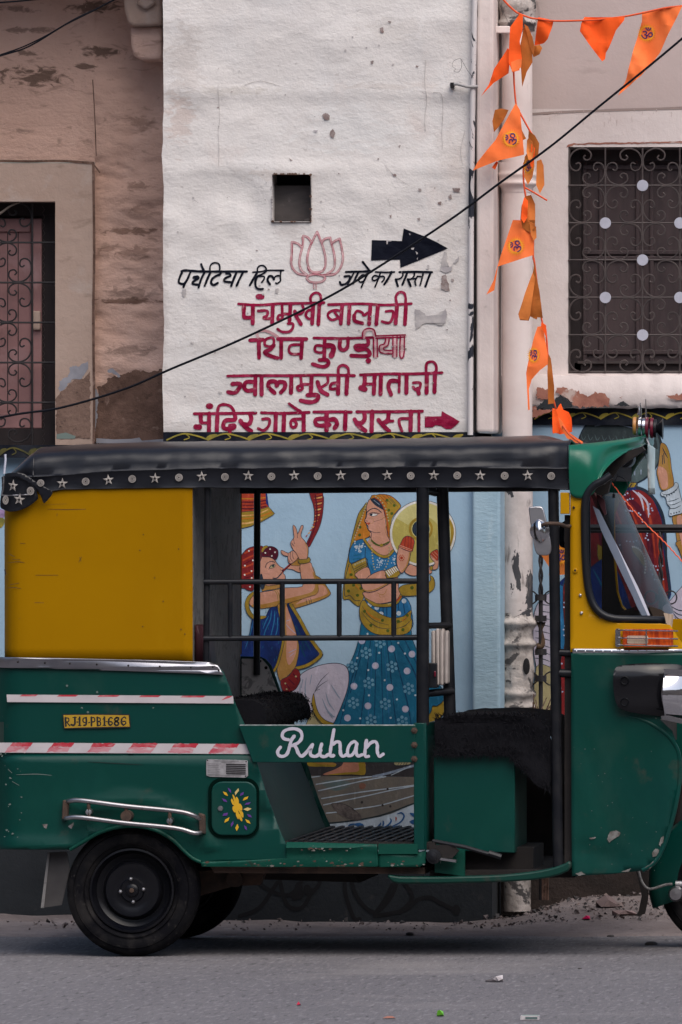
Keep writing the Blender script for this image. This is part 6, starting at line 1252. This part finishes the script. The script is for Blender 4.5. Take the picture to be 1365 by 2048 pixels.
mb = MB(); tpx(mb, "1230,922,.3 1234,945,.3 1236,952,.3", .0014, a_rub); tpx(mb, "1236,952,.3 1229,968,.3 1228,995,.3", .0014, a_rub, sm=3); tpx(mb, "1236,952,.3 1250,958,.3 1258,975,.3 1262,998,.3", .0014, a_rub, sm=3); tpx(mb, "1228,988,.3 1228,996,.3", .005, a_rub); mb.build('wire', vis, smooth=60); mb = MB(); tpx(mb, "1288,895,.3 1290,905,.3 1293,918,.3", .0013, a_rub); mb.build('wire', vis, smooth=60); mb = MB(); tpx(mb, "1206,955,.2 1201,958,.2 1201,966,.2 1207,969,.2 1213,965,.2 1213,957,.2 1207,954,.2", .0008, a_steel, sm=2); mb.build('wire', vis, smooth=60)
# lamp ornament with ribbon on the visor tip
mb = MB(); c = W(1274, 852, .50)
for h, r, m in ((0, .030, a_amb2), (.016, .031, a_chrome), (.030, .031, a_chrome), (.040, .034, a_redp), (.056, .034, a_redp), (.066, .030, a_rub)):
    lathe(mb, c + Vector((h - .012, 0, -h * .12)), [(.0001, -.001), (r * .9, 0), (r, .003), (r, .011), (.0001, .013)], m, 'X', 24)
lathe(mb, c + Vector((.066, 0, -.01)), [(.012, 0), (.024, .012), (.036, .02), (.0001, .021)], a_rub, 'X', 24)
for x, y0, y1 in ((1281, 806, 836), (1292, 798, 886), (1278, 812, 830)): tpx(mb, [(x, y0, .5), (x + 1, (y0 + y1) / 2, .5), (x, y1, .5)], .004, a_chrome, n=8, rf=lambda u: .0014 + .0040 * u)
tpx(mb, "1304,858,.5 1313,858,.5", .001, a_rub); tpx(mb, "1290,870,.5 1299,892,.5", .006, a_steel)
orn = mb.build('roof_lamp', R, smooth=40)
mb = MB(); panel(mb, P("1296,888 1306,893 1311,897 1310,940 1311,988 1297,990 1295,940"), .48, a_rib, lambda x, z: .48 + .006 * N3(x * 30, z * 8, 2), .02)
for i in range(6): tpx(mb, [(1298 + i * 2.3, 976, .475), (1298.5 + i * 2.3, 989, .475)], .0007, a_chrome, n=4)
mb.build('ribbon', orn, smooth=50, solid=.002)
# ---------------------------------------------------------------- wheels
TY = [(.133, .004), (.138, -.004), (.146, -.010), (.160, -.016), (.178, -.018), (.190, -.016), (.199, -.010), (.2055, -.004), (.210, .004), (.2125, .010), (.2130, .018), (.2080, .019), (.2080, .023), (.2140, .024), (.2145, .040), (.2085, .041), (.2085, .045), (.2145, .046), (.2140, .062), (.208, .063), (.208, .067), (.213, .068), (.210, .082), (.199, .096), (.178, .104), (.150, .098), (.133, .084)]
def wheel(c, nm='rear_wheel'):
    mb = MB(); lathe(mb, c, [(r, h) for r, h in TY], a_tyre, 'Y', 96)
    for r in (.152, .186): lathe(mb, c + Vector((0, -.0005, 0)), [(r - .0012, -.015 if r < .17 else -.016), (r, -.0195 if r < .17 else -.0205), (r + .0012, -.015 if r < .17 else -.016)], a_tyre, 'Y', 96)
    for i in range(90):                                                 # shoulder tread lugs
        a = 2 * pi * i / 90; e = Vector((cos(a), 0, sin(a))); p = Vector(c) + e * .2035 + Vector((0, -.008, 0)); s = Vector((-sin(a), 0, cos(a))) * .0042
        mb.add([p - s - e * .008, p + s - e * .008, p + s + e * .007 + Vector((0, .011, 0)), p - s + e * .007 + Vector((0, .011, 0)), ], [(0, 1, 2, 3)], a_tyre)
    w_ = mb.build(nm, R, smooth=50)
    mb = MB(); lathe(mb, c, [(.137, -.006), (.136, -.012), (.130, -.013), (.126, -.006), (.122, .008), (.118, .022), (.104, .030), (.098, .031), (.092, .018), (.089, .006), (.085, .002), (.060, .003), (.052, .006), (.040, .004), (.036, -.002), (.022, -.002), (.020, -.008), (.012, -.012), (.0001, -.012)], a_rim, 'Y', 64)
    rim = mb.build('rim', w_, smooth=40)
    for i in range(4):
        a = pi / 4 * 0 + pi / 2 * i + .1; mb = MB(); lathe(mb, Vector(c) + Vector((cos(a) * .0375, -.001, sin(a) * .0375)), [(.0001, -.012), (.004, -.011), (.0062, -.009), (.0066, .003)], a_steel, 'Y', 6); mb.build('wheel_nut', rim, smooth=0)
    mb = MB(); lathe(mb, Vector(c) + Vector((0, -.012, 0)), [(.0001, -.006), (.007, -.005), (.008, .001)], a_rust, 'Y', 12); mb.build('hub_cap', rim)
    return w_
cw = W(265, 1782, .04); cw.z = .2145; wheel(cw)
cw2 = Vector((cw.x, AW - .14, cw.z)); wheel(cw2)
cf = W(1448, 1764, .57); cf.z = .2145; wheel(cf, 'front_wheel')
mb = MB(); tube(mb, [Vector((cw.x, .12, cw.z)), Vector((cw.x, AW - .12, cw.z))], .03, a_under, 12); prism(mb, P("260,1770 400,1742 500,1735 530,1745 520,1770 470,1772 400,1792 280,1810"), .20, .26, a_rust); lathe(mb, W(470, 1758, .19), [(.0001, -.02), (.026, -.018), (.028, .04)], a_rust, 'Y', 20)
prism(mb, P("300,1700 560,1725 700,1742 720,1765 500,1758 300,1770"), .35, .9, a_under); mb.build('rear_axle', R, smooth=40)
mb = MB(); prism(mb, P("96,1705 134,1703 140,1740 124,1810 82,1816 88,1770"), .05, .056, M('mud_flap_rubber', (.03, .028, .03), .8, var=((.05, .047, .047), 8, .4, .7))); prism(mb, P("96,1705 100,1705 88,1816 82,1816"), .046, .058, a_lin); mb.build('mud_flap', R, smooth=0)
mb = MB(); lathe(mb, cf + Vector((0, -.03, 0)), [(.150, -.02), (.21, -.018), (.235, -.008), (.247, .01), (.250, .05), (.250, .10), (.247, .14), (.235, .155)], a_green, 'Y', 40, radians(5), radians(200)); mud = mb.build('front_mudguard', R, smooth=60)
mb = MB(); tpx(mb, "1392,1500,.72 1360,1620,.72 1345,1745,.72 1340,1800,.72", .016, a_under); tpx(mb, "1278,1742,.45 1285,1765,.45 1300,1778,.45 1330,1770,.45 1345,1768,.45", .0045, a_lin, sm=4); tpx(mb, "1352,1770,.50 1448,1770,.50", .016, a_steel); lathe(mb, W(1352, 1788, .47), [(.0001, -.01), (.02, -.008), (.026, .01)], a_steel, 'Y', 16)
prism(mb, P("1272,1742 1298,1742 1296,1800 1290,1828 1276,1832 1284,1790"), .52, .54, a_under); mb.build('front_fork', R, smooth=50)
# ================================================================ pipes and cables
t = T('drain_pipe', 'thick peeling cast drainpipe standing in the corner beside the white pier', 'drainpipe', tuple(W(1035, 1815, 2.17)))
YD = 2.17; cx = W(1035, 0, YD).x; zz = lambda py: W(0, py, YD).z
def pipe_seg(y0, y1, r, m, jit=0, nm='pipe'):
    mb = MB(); rows = []; n = max(2, int(abs(y1 - y0) / (3 if nm == 'collar' else 12)))
    for i in range(n + 1):
        py = y0 + (y1 - y0) * i / n
        rows.append([(cx + cos(a) * rr_ , YD + sin(a) * rr_, zz(py)) for a in [2 * pi * j / 40 for j in range(40)] for rr_ in [r(py) + jit * (N3(cos(a) * 3, sin(a) * 3, py * .03) + .6 * N3(cos(a) * 9, sin(a) * 9, py * .09))]])
    loft(mb, rows, m, True); return mb.build(nm, t, smooth=60)
r0 = 31 / SC(YD)
pipe_seg(-560, 880, lambda y: r0 * .97, m_pipe); pipe_seg(880, 1236, lambda y: r0, m_pipel); pipe_seg(1420, 1822, lambda y: r0 * .88, m_piper, .0008)
bump = lambda y, l, s, h: h * math.exp(-((y - l) / s) ** 2)
pipe_seg(-40, 62, lambda y: r0 * 1.12 + bump(y, 12, 14, .006) + bump(y, 46, 5, .008), m_piper, .002, 'collar')
pipe_seg(325, 385, lambda y: r0 * 1.0 + .011 * (1 / (1 + math.exp((y - 374) / 2.5))) + bump(y, 350, 4, .004) + bump(y, 368, 4, .006), m_pipe, 0, 'collar')
pipe_seg(1226, 1430, lambda y: r0 * 1.06 + bump(y, 1246, 9, .018) + bump(y, 1288, 7, .015) + bump(y, 1340, 30, .006) + bump(y, 1388, 8, .013) + bump(y, 1414, 6, .012) - .004, m_piper, .004, 'collar')
mb = MB(); lathe(mb, Vector((W(1060, 0, YD).x - .006, YD - .062, zz(1332))), [(.0001, .001), (.009, 0), (.012, .002)], m_dark, 'Y', 20); mb.v = [(x, y, zz(1332) + (z - zz(1332)) * 2.4) for x, y, z in mb.v]; mb.build('pipe_hole', t)
mb = MB(); box(mb, 984, 52, 1020, 66, YD - .09, YD - .06, m_pipe); box(mb, 985, 52, 992, 66, YD - .09, YP + .1, m_pipe); mb.build('bracket', t, smooth=0, bevel=.003)
mb = MB(); tpx(mb, [(996, -560), (995, 400), (993, 868)], .0155, m_greyp, 2.20, 12); tpx(mb, [(998, 884), (997, 1250), (998, 1500)], .016, m_blue2, 2.12, 12); tpx(mb, "988,1048,2.05 1003,1048,2.05", .012, m_blue2, n=10)
tag(mb.build('thin_pipe', None, smooth=60), 'thin grey pipe squeezed between the pier and the thick drainpipe', 'pipe')
t2 = T('conduit', 'slim white cable conduit with chipped black paint running down the pier edge', 'conduit', tuple(W(946, 866, 1.985)))
mb = MB(); tpx(mb, [(952, -560), (950, 0), (946, 200), (943, 400), (941, 870)], .0098, m_cond, YP - .018, 12); mb.build('pipe', t2, smooth=60)
mb = MB(); tpx(mb, "902,170,1.985 915,168,1.97 935,173,1.965 956,173,1.975", .0055, m_greyp, sm=3); box(mb, 901, 165, 908, 176, YP - .03, YP, m_dark); mb.build('clamp', t2, smooth=50)
mb = MB(); tpx(mb, "947,156,1.97 935,140,1.96 925,122,1.96 920,117,1.96 908,122,1.96 905,132,1.96 912,138,1.96 908,142,1.96 918,144,1.96 924,132,1.96 922,118,1.96", .0007, m_iron, sm=3, n=4); mb.build('wire', t2)
mb = MB(); tpx(mb, "-300,905,1.5 0,835,1.5 120,816,1.5 250,778,1.5 340,739,1.5 480,680,1.5 640,603,1.5 740,545,1.5 900,440,1.5 1000,366,1.5 1100,294,1.5 1200,212,1.5 1365,77,1.5 1600,-130,1.5", .0040, m_cable, sm=5)
tag(mb.build('power_cable', None, smooth=60), 'long thick black cable slanting past the lettering, the bunting and the barred window', 'cable')
mb = MB(); tpx(mb, "-200,170,2.0 0,112,2.0 60,92,2.0 130,50,2.0 190,20,2.0 240,-6,2.0 420,-90,2.0", .0028, m_cable, sm=4); tpx(mb, "-200,165,2.0 0,110,2.0 80,78,2.0 150,38,2.0 225,2,2.0 400,-90,2.0", .0024, m_cable, sm=4); tpx(mb, "-100,12,2.0 40,2,2.0 130,-8,2.0", .003, m_cable, sm=3)
tag(mb.build('cable_pair', None, smooth=60), 'pair of thin sagging cables in front of the pink wall by the carved bracket', 'cable')
mb = MB(); tpx(mb, "-30,440,2.40 0,427,2.40 20,413,2.39 42,404,2.38 58,399,2.37", .004, M('dry_wood', (.28, .23, .19), .9), sm=4, rf=lambda u: .0058 - .0045 * u); tpx(mb, "36,406,2.38 38,398,2.37 41,391,2.36", .0014, m_stone)
tag(mb.build('dry_twig', None, smooth=60), 'bare dry twig poking across the head of the pink shuttered window', 'twig')
# ================================================================ iron railing in front of the right mural
t = T('iron_gate', 'black wrought iron railing with twisted bars behind the drainpipe and cab', 'railing', tuple(W(1200, 1800, 2.16)))
YI = 2.16
mb = MB(); tpx(mb, [(1062, 1055), (1600, 1055)], .011, m_iron, YI, 4); tpx(mb, [(1062, 1062), (1600, 1062)], .007, m_iron, YI, 4); tpx(mb, [(1062, 1445), (1600, 1445)], .010, m_iron, YI, 4); mb.build('rail', t, smooth=0)
for i, x in enumerate((1082, 1322, 1560)):
    mb = MB()
    for k in (0, pi):
        tube(mb, [W(x + 2.6 * cos(k + s * .30), 1060 + s * 2.9, YI + .0045 * sin(k + s * .30)) for s in range(0, 50)], .0045, m_iron, 6)
    tpx(mb, [(x, 1200), (x, 1455)], .0075, m_iron, YI); tpx(mb, [(x, 1440), (x, 1800)], .0075, m_iron, YI)
    for y in (1195, 1237, 1304, 1357): tpx(mb, [(x, y - 6), (x, y + 6)], .0205, m_iron, YI, 8)
    mb.build('bar', t, smooth=60)
    for y in (1195, 1357):
        mb = MB()
        for s in (-1, 1): tpx(mb, cr([(x + s * a, y + b) for a, b in ((4, -1), (10, -8), (18, -13), (28, -10), (32, 0), (28, 10), (18, 13), (10, 8), (4, 1))], False, 3), .0026, m_iron, YI, 6)
        mb.build('ring_scroll', t, smooth=60)
    mb = MB(); m_or = mp('ornament_brass', (.10, .06, .035), (.03, .022, .018))
    tpx(mb, [(x, 1250), (x + 1, 1262), (x + 3, 1274), (x + 4, 1284), (x + 1, 1293), (x - 8, 1292)], .008, m_or, YI, 8, 3, rf=lambda u: .004 + .008 * u)
    for k in range(5): tpx(mb, [(x, 1262), (x - 5 + 3 * k, 1250), (x - 6 + 3.6 * k, 1244)], .003, m_or, YI - .004, 5)
    mb.build('ornament', t, smooth=50)
mb = MB()
rg = random.Random(5)
for i in range(26):
    x, y = rg.uniform(1068, 1102), 1455; a = rg.uniform(-.6, .6); L = rg.uniform(20, 70)
    p1 = (x + a * L * .5, y - L * .5, 2.11); p2 = (x + a * L + rg.uniform(-6, 6), y - L, 2.11); tpx(mb, [(x, y, 2.12), p1, p2], .0016, m_stone, n=4)
    tpx(mb, [p1, (p1[0] + rg.uniform(-14, 14), p1[1] - rg.uniform(4, 12), 2.10)], .001, m_stone, n=4)
for i in range(5): tpx(mb, [(1085 + 3 * i, 1800, 2.13), (1084 + 2 * i, 1600, 2.12), (1076 + 6 * i, 1455, 2.12)], .0022, m_stone, n=4)
tag(mb.build('dry_bush', None, smooth=0), 'small leafless dry bush at the foot of the railing by the drainpipe', 'bush')
# ================================================================ saffron bunting
def cloth(nm, c, c2, tr): return M(nm, c, .75, var=(c2, 12, .35, .7), spec=.15, bump=[(9, .012, (1, 1, .6)), (700, .0004)], trans=tr)
m_or1 = cloth('saffron_cloth', (1.0, .225, .065), (.98, .19, .045), 0); m_or2 = cloth('vivid_orange_cloth', (1.0, .125, .02), (.95, .105, .014), 0); m_or3 = cloth('brown_orange_cloth', (.50, .15, .03), (.36, .10, .02), 0); m_or4 = cloth('tan_orange_cloth', (.74, .23, .055), (.58, .16, .035), 0)
m_sun = M('sun_print', (.92, .36, .02), .8); m_om = M('navy_print', (.05, .02, .13), .8)
m_cord = M('orange_cord', (.75, .10, .03), .8)
OMC = {}
def om_curves():
    """the sign printed on the flags, as filled outlines about 1 unit high"""
    cu = bpy.data.curves.new('sign', 'FONT'); cu.body = '\u0950'; cu.resolution_u = 3; cu.fill_mode = 'FRONT'
    o = bpy.data.objects.new('sign', cu); COL.objects.link(o); dg = bpy.context.evaluated_depsgraph_get()
    me = bpy.data.meshes.new_from_object(o.evaluated_get(dg)); v = [tuple(q.co) for q in me.vertices]; f = [tuple(p.vertices) for p in me.polygons]
    bpy.data.objects.remove(o); bpy.data.curves.remove(cu); bpy.data.meshes.remove(me)
    xs = [p[0] for p in v]; ys = [p[1] for p in v]; k = max(ys) - min(ys) or 1; mx, my = (max(xs) + min(xs)) / 2, (max(ys) + min(ys)) / 2
    return [((p[0] - mx) / k, (p[1] - my) / k) for p in v], f
OMV, OMF = om_curves()
G = Fr(930, 0, 3.138, 1.9); H = Fr(930, 440, 3.138, 1.9)
B0 = T('flag_bunting', 'string of saffron triangular flags hung over and down the drainpipe', 'bunting', tuple(W(1060, 860, 1.9)))
def flag(f, s, m, amp=.03, Y=1.88, om=None, n=1, lab=None, sc=10, sm=2):
    sd = random.uniform(0, 50); pts = f(s)
    yf = lambda x, z: Y + amp * N3(x * sc, z * sc * .7, sd) + amp * 1.6 * abs(N3((x + z * .3) * sc * 1.8, z * sc * .6, sd + 9)) + amp * .35 * N3(x * sc * 4, z * sc * 1.6, sd + 4)
    pts = [q for a, b in zip(pts, pts[1:] + pts[:1]) for q in dens([a, b], 14)[:-1]]
    mb = MB(); panel(mb, pts, Y, m, yf, .014); o = mb.build('flag', B0, smooth=70, label=lab)
    if om:
        c = f([om[:2]])[0]; c = W(c[0], c[1], Y); mb = MB(); rot, r, sq = om[2], om[3], (om[4] if len(om) > 4 else 1)
        def lift(u, v, k):
            x = c.x + (u * cos(rot) - v * sin(rot)) * sq; z = c.z + u * sin(rot) + v * cos(rot); return (x, yf(x, z) - .0015 - k * .0006, z)
        for i in range(28):                                            # rays, then disc, then the sign
            a = 2 * pi * i / 28; d = .08
            mb.add([lift(cos(a - d) * r * 1.15, sin(a - d) * r * 1.15, 0), lift(cos(a) * r * 1.75, sin(a) * r * 1.75, 0), lift(cos(a + d) * r * 1.15, sin(a + d) * r * 1.15, 0)], [(0, 1, 2)], m_sun)
        nn = 28; ring = [lift(cos(2 * pi * i / nn) * r * 1.22, sin(2 * pi * i / nn) * r * 1.22, 0) for i in range(nn)]
        inner = [lift(cos(2 * pi * i / nn) * r * .98, sin(2 * pi * i / nn) * r * .98, 0) for i in range(nn)]
        mb.add(ring + inner, [(i, (i + 1) % nn, nn + (i + 1) % nn, nn + i) for i in range(nn)], m_sun)
        mb.add([lift(u * r * 1.95, v * r * 1.95, 1) for u, v in OMV], OMF, m_om)
        mb.build('emblem', o, smooth=0)
    return o
mb = MB(); q = "1000,-10,1.9 1012,5,1.9 1030,22,1.9 1040,28,1.88 1062,36,1.88 1078,38,1.88 1110,42,1.88 1166,41,1.88 1200,39,1.88 1250,33,1.88 1290,25,1.88 1330,16,1.88 1365,12,1.88 1440,4,1.88 1700,-60,1.88"
tpx(mb, q, .0034, m_cord, sm=4); tpx(mb, "1040,28,1.88 1028,120,1.9 1032,205,1.9 1040,225,1.9 1062,265,1.9 1070,280,1.9 1048,330,1.9 1052,395,1.9 1066,440,1.9 1067,515,1.9 1069,523,1.9 1084,640,1.9 1092,660,1.9 1100,760,1.9 1110,810,1.9 1120,840,1.9 1140,870,1.4 1165,888,.3", .0032, m_cord, sm=4); tpx(mb, "1050,375,1.87 1068,385,1.87 1095,401,1.87", .003, m_cord)
tpx(mb, "995,0,1.95 1020,50,1.95 1025,62,1.95", .0006, m_iron, n=4)
mb.build('cord', B0, smooth=60)
flag(G, "461,108 520,118 557,130 545,175 520,245 495,268 465,276 432,282 445,200", m_or2, lab='short bright flag just right of the pipe top')
flag(G, "750,105 880,108 1005,108 1000,130 950,190 905,300 885,330 880,370 862,385 800,305 722,195 730,150", m_or2, .02, lab='plain bright orange flag, middle of the upper string')
flag(G, "1110,72 1250,50 1365,40 1340,95 1270,230 1225,330 1170,400 1110,470 1050,520 960,600 1010,500 1035,400 1060,300 1080,230 1110,130", m_or1, .016, om=(1140, 205, 0, .0205), lab='long flag with printed sign at the right end of the string')
flag(G, "370,165 395,200 420,290 425,390 390,450 360,545 355,470 350,400 345,300", m_or3, .008, 1.90)
flag(G, "270,300 290,330 275,460 180,520 100,605 150,530 185,430 240,350", m_or2, .010, 1.89)
flag(G, "345,85 365,95 365,180 345,260 358,370 350,395 330,410 345,440 300,455 275,390 275,340 285,170", m_or2, .012, 1.87)
flag(G, "330,372 358,370 355,420 330,445 295,450 290,390", m_or1, .006, 1.855)
flag(G, "372,150 395,165 425,230 440,300 430,345 412,300 395,235", m_or4, .016, 1.885); flag(G, "420,290 470,280 485,300 470,340 430,358 418,330", m_or3, .014, 1.89)
flag(G, "388,880 402,860 425,890 436,940 420,1010 398,1000 385,950", m_or4, .016, 1.86); flag(G, "418,900 440,930 436,1000 424,1060 408,1030", m_or2, .014, 1.865); flag(G, "358,1290 372,1235 395,1260 392,1360 370,1400 352,1370", m_or2, .014, 1.86); flag(H, "405,20 445,40 448,110 430,130 412,90", m_or4, .012, 1.862)
flag(G, "318,645 345,690 372,970 200,1010 50,1070 80,1015 190,880", m_or1, .010, 1.88, om=(290, 872, pi / 2, .0205), lab='wide triangular flag with printed sign on the upper pipe')
flag(G, "190,690 230,680 275,690 240,760 200,810 182,830 173,760", m_or3, .010, 1.91); flag(G, "170,1050 200,1010 210,1020 190,1065", m_or2, .002, 1.9); flag(G, "335,770 385,870 365,880 355,850", m_or3, .004, 1.9)
flag(G, "400,820 440,850 468,900 460,990 440,990 405,960 395,900", m_or3, .012, 1.87); flag(G, "375,985 430,905 437,1040 425,1110 395,1160 372,1110", m_or4, .010, 1.885, om=(398, 1040, .3, .019, .6)); flag(G, "452,1010 480,1000 495,1040 500,1160 472,1215 448,1160", m_or4, .006, 1.89)
flag(G, "375,1230 415,1222 440,1280 442,1440 400,1420 345,1381 355,1290", m_or4, .02, 1.875); flag(H, "350,0 440,0 438,65 400,75 355,45", m_or3, .012, 1.87)
flag(H, "300,0 355,0 360,45 430,85 432,220 320,255 208,292 185,440 135,468 180,380 205,290 240,180", m_or1, .010, 1.885, om=(320, 165, pi / 2, .0205), lab='middle flag with printed sign and long thin tail')
flag(H, "437,260 445,330 470,450 490,615 455,610 450,625 410,605 400,632 345,628 335,590 385,440 425,330", m_or3, .020, 1.88, lab='dull brown folded flag'); flag(H, "425,330 442,360 410,600 395,628 345,622 338,592 385,440", m_or4, .012, 1.865)
flag(H, "455,670 480,665 495,700 520,840 522,905 470,945 420,1000 402,1060 408,1190 397,1195 390,1050 385,960 400,880 430,750", m_or1, .008, 1.88, om=(433, 848, pi / 2 - .2, .019, .75), lab='lowest flag with printed sign beside the window'); flag(H, "480,640 510,660 512,745 495,700 478,665", m_or2, .004, 1.87)
flag(H, "525,840 540,870 560,1040 560,1150 522,1155 518,950", m_or3, .010, 1.88)
flag(H, "550,1180 575,1190 590,1160 600,1150 615,1190 650,1205 668,1240 672,1290 672,1330 600,1345 550,1330", m_or2, .014, 1.80, lab='crumpled flag bunched on the canopy top'); flag(H, "585,1235 610,1260 650,1330 745,1395 700,1402 640,1370 600,1300", m_or1, .008, 1.76); flag(H, "548,1195 570,1185 600,1260 590,1335 552,1340", m_or2, .012, 1.775)
Z6 = Fr(1040, 980, 4.264, 1.6)
flag(Z6, "130,478 255,470 325,440 330,395 385,385 385,722 245,728 255,665", m_or4, .010, 1.62, om=(345, 560, 0, .022, .8), lab='faded flag hanging low behind the wing mirror')
# ================================================================ orange twine from the cab, litter on the ground
mb = MB(); q = [W(1217, 957, .3), W(1252, 1002, .3), W(1290, 1046, .28), W(1330, 1085, .26), W(1368, 1126, .24), W(1440, 1200, .2)]
q = cr([tuple(p) for p in q], False, 12); q = [(x + .0012 * sin(i * 2.1), y, z + .0012 * cos(i * 2.1)) for i, (x, y, z) in enumerate(q)]
tube(mb, q, .0021, M('orange_twine', (.85, .14, .06), .8), 6); tag(mb.build('orange_twine', None, smooth=60), 'thin orange twine stretched down from under the green cab visor', 'twine')
def gpos(px, py):
    z = 0.0
    for _ in range(12):
        Y = F * (CZ - z) / (py - PY0) - D; g = W(px, py, Y); z = .5 * z + .5 * (vergez(g.x, g.y) if g.y > 1.25 else 0.0)
    return g
def scrap(nm, lab, cat, px, py, pts, m, h=.012, grp=None):
    g = gpos(px, py); s = SC(g.y); rs = random.Random(px); top = []; base = []
    z0 = max(0.0, vergez(g.x, g.y) if g.y > 1.25 else 0.0)
    for u, v in pts: top.append((g.x + u / s, g.y + rs.uniform(-.01, .01) + v * .0012, z0 + .003 + max(0, v) / s * .9 + rs.uniform(0, h * .3))); base.append((g.x + u / s, g.y + .02, z0 + .001))
    n = len(pts); c = (g.x + sum(p[0] for p in pts) / n / s, g.y, z0 + sum(max(0, p[1]) for p in pts) / n / s + h)
    mb = MB(); mb.add(top + [c], [(i, (i + 1) % n, n) for i in range(n)], m); mb.add(top + base, [(i, n + i, n + (i + 1) % n, (i + 1) % n) for i in range(n)], m)
    return tag(mb.build(nm, None, smooth=0), lab, cat, grp)
m_pap = M('dirty_white_paper', (.52, .49, .50), .8, var=((.36, .33, .34), 40, .4, .6))
scrap('paper_scrap', 'crumpled white paper scrap lying on the asphalt', 'litter', 988, 1965, [(-18, 0), (-6, 6), (2, 3), (8, 10), (17, 12), (18, 4), (10, 0), (0, 1)], m_pap)
scrap('plastic_scrap', 'small lime green plastic scrap on the open asphalt', 'litter', 880, 2034, [(-7, 0), (-5, 9), (0, 12), (6, 6), (7, 1)], M('lime_plastic', (.16, .52, .03), .4))
g = gpos(1061, 2040); mb = MB(); boxw(mb, g.x - .026, g.x + .026, g.y - .02, g.y + .02, 0.001, .013, m_pap); boxw(mb, g.x - .012, g.x + .022, g.y - .0205, g.y - .02, .003, .010, M('packet_print', (.09, .13, .13), .6)); boxw(mb, g.x - .022, g.x + .024, g.y - .016, g.y + .016, .013, .0135, M('packet_top', (.20, .27, .24), .6)); tag(mb.build('small_packet', None, smooth=0, bevel=.001), 'small flattened pale carton lying on the open asphalt', 'litter')
scrap('plastic_scrap', 'bright pink scrap on the dirt in front of the two stone slabs', 'litter', 1172, 1839, [(-8, 0), (-4, 4), (2, 3), (7, 6), (8, 1)], M('pink_plastic', (.62, .01, .10), .4))
scrap('plastic_scrap', 'tiny red speck of plastic on the bare asphalt', 'litter', 597, 2012, [(-3, 0), (0, 3), (4, 1)], M('red_plastic', (.5, .02, .06), .5))
scrap('dry_crumb', 'flat brownish crumb lying on the open asphalt', 'litter', 778, 2038, [(-12, 0), (-4, 3), (6, 3), (13, 0)], m_brick, .004)
scrap('stone_slab', 'tilted reddish stone slab leaning by the dark wall foot', 'stone', 1217, 1816, [(-26, 12), (-8, 24), (2, 22), (22, 6), (24, -2), (4, -3), (-14, 0)], M('slab_stone', (.16, .115, .11), .9, bump=[(40, .004)]))
scrap('stone_slab', 'flat pinkish stone slab on the dirt near the front wheel', 'stone', 1250, 1832, [(-26, 9), (-10, 10), (14, 8), (28, 0), (10, -2), (-12, 1)], M('pale_slab', (.24, .17, .165), .9, bump=[(40, .004)]))
m_slab = M('rubble_crumb', (.17, .13, .12), .9)
m_peb = M('dark_pebble', (.055, .05, .05), .9)
rp = random.Random(21)
for i, (px, py, r, lab) in enumerate(((820, 1869, 8, 'dark pebble in the shade below the pier plinth'), (1222, 1872, 7, 'dark pebble on the dirt in front of the stone slabs'), (985, 1857, 3, 'tiny dark pebble by the plinth corner'), (1160, 1938, 4, 'black pebble on open asphalt under the cab'), (1303, 1890, 12, 'flat dark rag on the asphalt near the front wheel'), (1095, 1843, 5, 'grey pebble on the dirt below the drainpipe'))):
    g = gpos(px, py); s = SC(g.y); mb = MB(); z0 = vergez(g.x, g.y) if g.y > 1.25 else 0
    rows = [[(g.x + cos(a) * r / s * k * (1 + .3 * N3(a, i, 1)), g.y + sin(a) * r / s * k, z0 + h * r / s) for a in [2 * pi * j / 9 for j in range(9)]] for k, h in ((1, -.1), (1.05, .25), (.7, .55), (.05, .62))]
    loft(mb, rows, m_peb, True); tag(mb.build('pebble' if r < 12 else 'rag', None, smooth=60), lab, 'stone' if r < 12 else 'rag')
mb = MB()                                                               # grit and rubble crumbs along the wall foot
for i in range(900):
    px = rp.uniform(985, 1420) if i < 700 else rp.uniform(-100, 985); g = Vector((W(px, 0, 2.2).x, rp.uniform(1.6, 2.27) if i < 700 else rp.uniform(1.5, 1.95), 0)); r = abs(rp.gauss(0, .006)) + .002; z0 = vergez(g.x, g.y)
    v = [(g.x + rp.uniform(-1, 1) * r, g.y + rp.uniform(-1, 1) * r, z0 + rp.uniform(-.2, 1) * r) for _ in range(5)] + [(g.x, g.y, z0 + r)]
    mb.add(v, [(0, 1, 5), (1, 2, 5), (2, 3, 5), (3, 4, 5), (4, 0, 5)], rp.choice((m_peb, m_peb, m_dirt, m_dirt, m_dirt, m_dirt, m_slab)))
o = mb.build('rubble_grit', None, smooth=0); o['kind'] = 'stuff'; o['label'] = 'loose grit and rubble crumbs along the wall foot'
